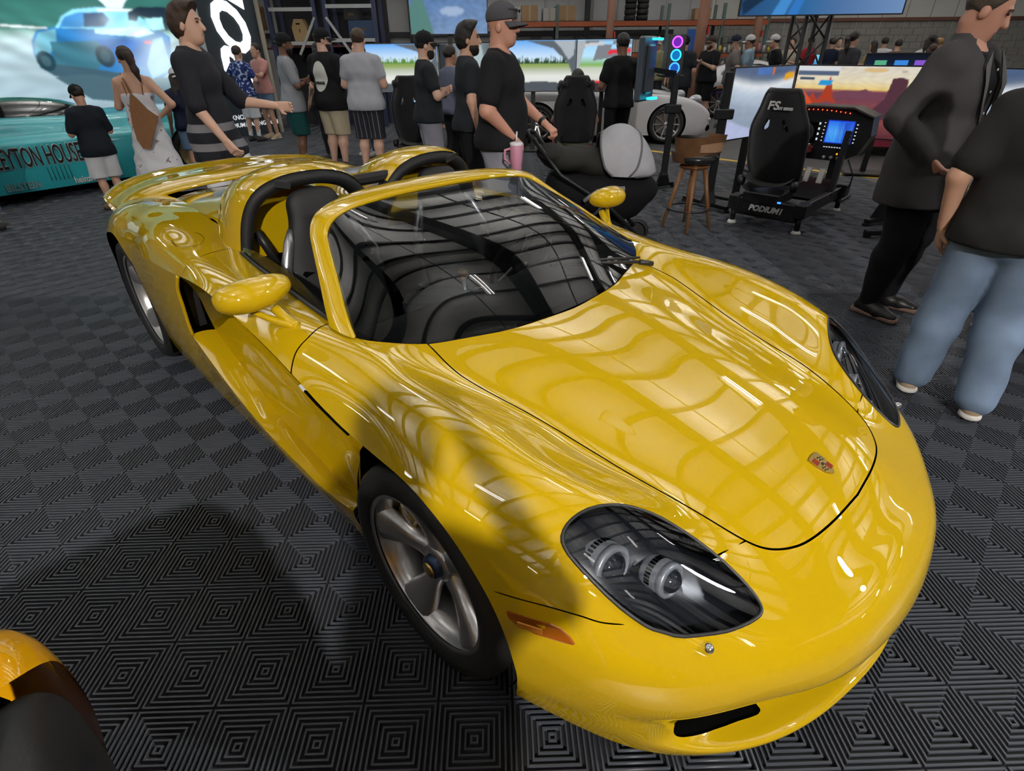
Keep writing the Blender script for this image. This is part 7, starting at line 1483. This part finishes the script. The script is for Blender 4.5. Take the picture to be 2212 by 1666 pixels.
for (px, y, r) in ((1318, 19.3, .11), (1516, 15.3, .12), (1637, 19.6, .11)):
    q = at_depth((px, 60), y); c = empty('steel_column', (q[0], y, 0), 0, {1318: 'peach round steel column behind the pram pusher', 1516: 'peach round steel column with red box beside the cap wearers', 1637: 'peach round steel column behind the bottle shelf'}[px], 'column'); MB().cyl((0, 0, 0), (0, 0, HZ-.02), r, 20).build('shaft', M_PEACH, c); MB().box((0, 0, .02), (.4, .4, .04)).build('base_plate', M_PEACH, c); MB().box((r+.02, -.05, 1.9), (.05, .08, .16)).build('alarm_box', mat('alarm_red', (.45, .04, .03), .4), c)
bn = empty('banner_flag', (5.25, 18.6, 0), .1, 'narrow blue standing banner beside the peach column', 'banner'); MB().box((0, 0, 1.15), (.34, .02, 1.7)).build('sheet', mat('banner_blue', (.02, .08, .30), .6), bn); MB().box((0, 0, .02), (.4, .3, .04)).build('foot', M_BLK, bn); MB().cyl((0, .03, .03), (0, .03, 2.0), .012, 8).build('pole', M_BLK, bn)
# shelf of bottles
sh = empty('bottle_shelf', (6.35, 19.2, 0), 0, 'black shop shelf carrying rows of white and yellow bottles', 'shelf')
for z in (.5, .95, 1.40): MB().box((0, 0, z), (3.0, .42, .03)).build('shelf_board', M_STEEL, sh)
for x in (-1.48, 0, 1.48): MB().box((x, .18, .9), (.05, .05, 1.8)).build('shelf_post', M_STEEL, sh)
cols = [mat('bottle_white', (.55, .55, .52), .4), mat('bottle_yellow', (.55, .40, .05), .4), mat('bottle_dark', (.03, .03, .035), .3), mat('bottle_pink', (.45, .18, .20), .4), mat('bottle_blue', (.06, .14, .40), .4)]; cn_ = ['white', 'yellow', 'black', 'pink', 'blue']; seq = [0, 0, 2, 0, 3, 0, 1, 1, 4, 0, 0, 2, 0, 0, 3, 0, 1, 0, 0, 2]; bmesh_ = {}
for r, z in enumerate((.965, 1.415)):
    for k in range(20):
        ci = seq[(k+r*7) % 20]; hh = .17+.06*((k*5+r) % 3)
        b = empty('bottle', (4.95+k*.145, 19.15, z+.002), 0, cn_[ci]+' bottle standing on the '+('upper' if r else 'middle')+' board of the bottle shelf', 'bottle', 'bottles on the black shelf'); key = (ci, round(hh, 2))
        if key not in bmesh_:
            q1 = MB().lathe([(.0005, 0), (.045, 0), (.047, hh*.6), (.03, hh*.78), (.016, hh*.85)], (0, 0, 0), 10).build('body', cols[ci], b); q2 = MB().lathe([(.018, hh*.84), (.018, hh), (.0005, hh)], (0, 0, 0), 8).build('cap', M_BLK if ci != 2 else M_WPAD, b); bmesh_[key] = (q1.data, q2.data)
        else:
            for nm, me in zip(('body', 'cap'), bmesh_[key]): o = bpy.data.objects.new(nm, me); COL.objects.link(o); o.parent = b
# blue storage rack behind the banner
M_BSTEEL = mat('blue_steel', (.035, .045, .10), .45); M_WSTEEL = mat('white_steel', (.45, .47, .47), .5); M_REDB = mat('dark_red_beam', (.12, .02, .025), .5)
br = empty('storage_rack', (-4.1, 14.6, 0), 0, 'blue and white storage rack full of boxes behind the visitors', 'rack')
for x in (-1.15, -.15, .10, 1.15): MB().box((x, 0, 1.9), (.09, .09, 3.8)).build('post', M_BSTEEL, br); MB().box((x, .8, 1.9), (.09, .09, 3.8)).build('post', M_BSTEEL, br)
for z in (1.72, 2.35): MB().box((-.65, -.02, z), (.95, .06, .07)).build('white_beam', M_WSTEEL, br); MB().box((.62, -.02, z+.05), (1.0, .06, .07)).build('white_beam', M_WSTEEL, br)
for z in (1.66, 2.9): MB().box((0, .4, z), (2.5, .8, .04)).build('deck', M_REDB, br)
MB().bar((-.15, -.04, 2.2), (-.6, -.04, 1.5), .05).build('brace', M_WSTEEL, br); MB().bar((.10, -.04, 2.2), (.6, -.04, 1.45), .05).build('brace', M_WSTEEL, br); MB().box((0, .82, 1.9), (2.6, .04, 3.8)).build('back_sheet', mat('back_sheet', (.02, .02, .025), .7), br)
MB().box((-1.55, .4, 1.62), (.9, .8, .04)).build('deck', M_REDB, br)
for x, z, w, h, m_, l in ((-1.72, 1.642, .36, .34, M_CARDW, 'stack of white paper boxes on the blue rack'), (-1.68, 1.984, .46, .46, M_CARD, 'big tan carton on the white boxes of the blue rack'), (.80, 1.805, .55, .34, mat('blue_tote', (.03, .06, .13), .5), 'dark blue tote on the blue rack'), (.62, 2.147, .32, .22, M_STEEL, 'black tote on the blue rack')):
    b = empty('carton' if 'tote' not in l else 'tote_box', (-4.1+x, 14.95, z), 0, l, 'box'); MB().box((0, 0, h/2), (w, .5, h), bev=.01).build('box', m_, b); MB().box((0, -.251, h*.5), (w*.4, .004, .05)).build('print', mat('print_brown', (.12, .07, .04), .7), b)
cf = empty('wooden_box', (-4.72, 14.80, 1.762), 0, 'coffin-shaped plywood box with slot handle on the blue rack', 'box'); MB().prism([(-.12, 0), (.16, 0), (.20, .10), (.19, .26), (.11, .42), (-.08, .42), (-.15, .26)], (0, 0, 0), (1, 0, 0), (0, 0, 1), (0, 1, 0), .22).build('shell', mat('plywood', (.45, .31, .15), .6), cf); MB().box((.0, -.002, .33), (.09, .006, .025)).build('slot', M_VOID, cf); MB().box((.02, -.002, .20), (.015, .006, .07)).build('mark', M_VOID, cf)
# tables with gear by the block wall
for i, x in enumerate((9.6, 11.6)):
    tb_ = empty('trestle_table', (x, 20.4, 0), 0, ['black trestle table with a lit monitor by the block wall', 'black trestle table with gear by the block wall'][i], 'table'); MB().box((0, 0, .74), (1.6, .7, .04), bev=.005).build('table_top', M_BLK, tb_)
    for sx in (-.7, .7):
        for sy in (-.28, .28): MB().cyl((sx, sy, 0), (sx, sy, .72), .02, 8).build('leg', M_STEEL, tb_)
bp_ = Pic(20, 12).grad(Pic(20, 12).v, [(0, '#2c6ca8'), (.6, '#5ab0e8'), (1, '#88ccf4')]); sm_ = tv('monitor', 'small blue-lit monitor on the trestle table by the block wall', (9.75, 20.3, 1.16), .55, .33, .1, bp_, 1.4, leg=False)
MB().box((0, .05, -.391), (.2, .16, .015)).cyl((0, .05, -.395), (0, .05, -.1), .03, 8).build('stand_neck', M_BLK, sm_)
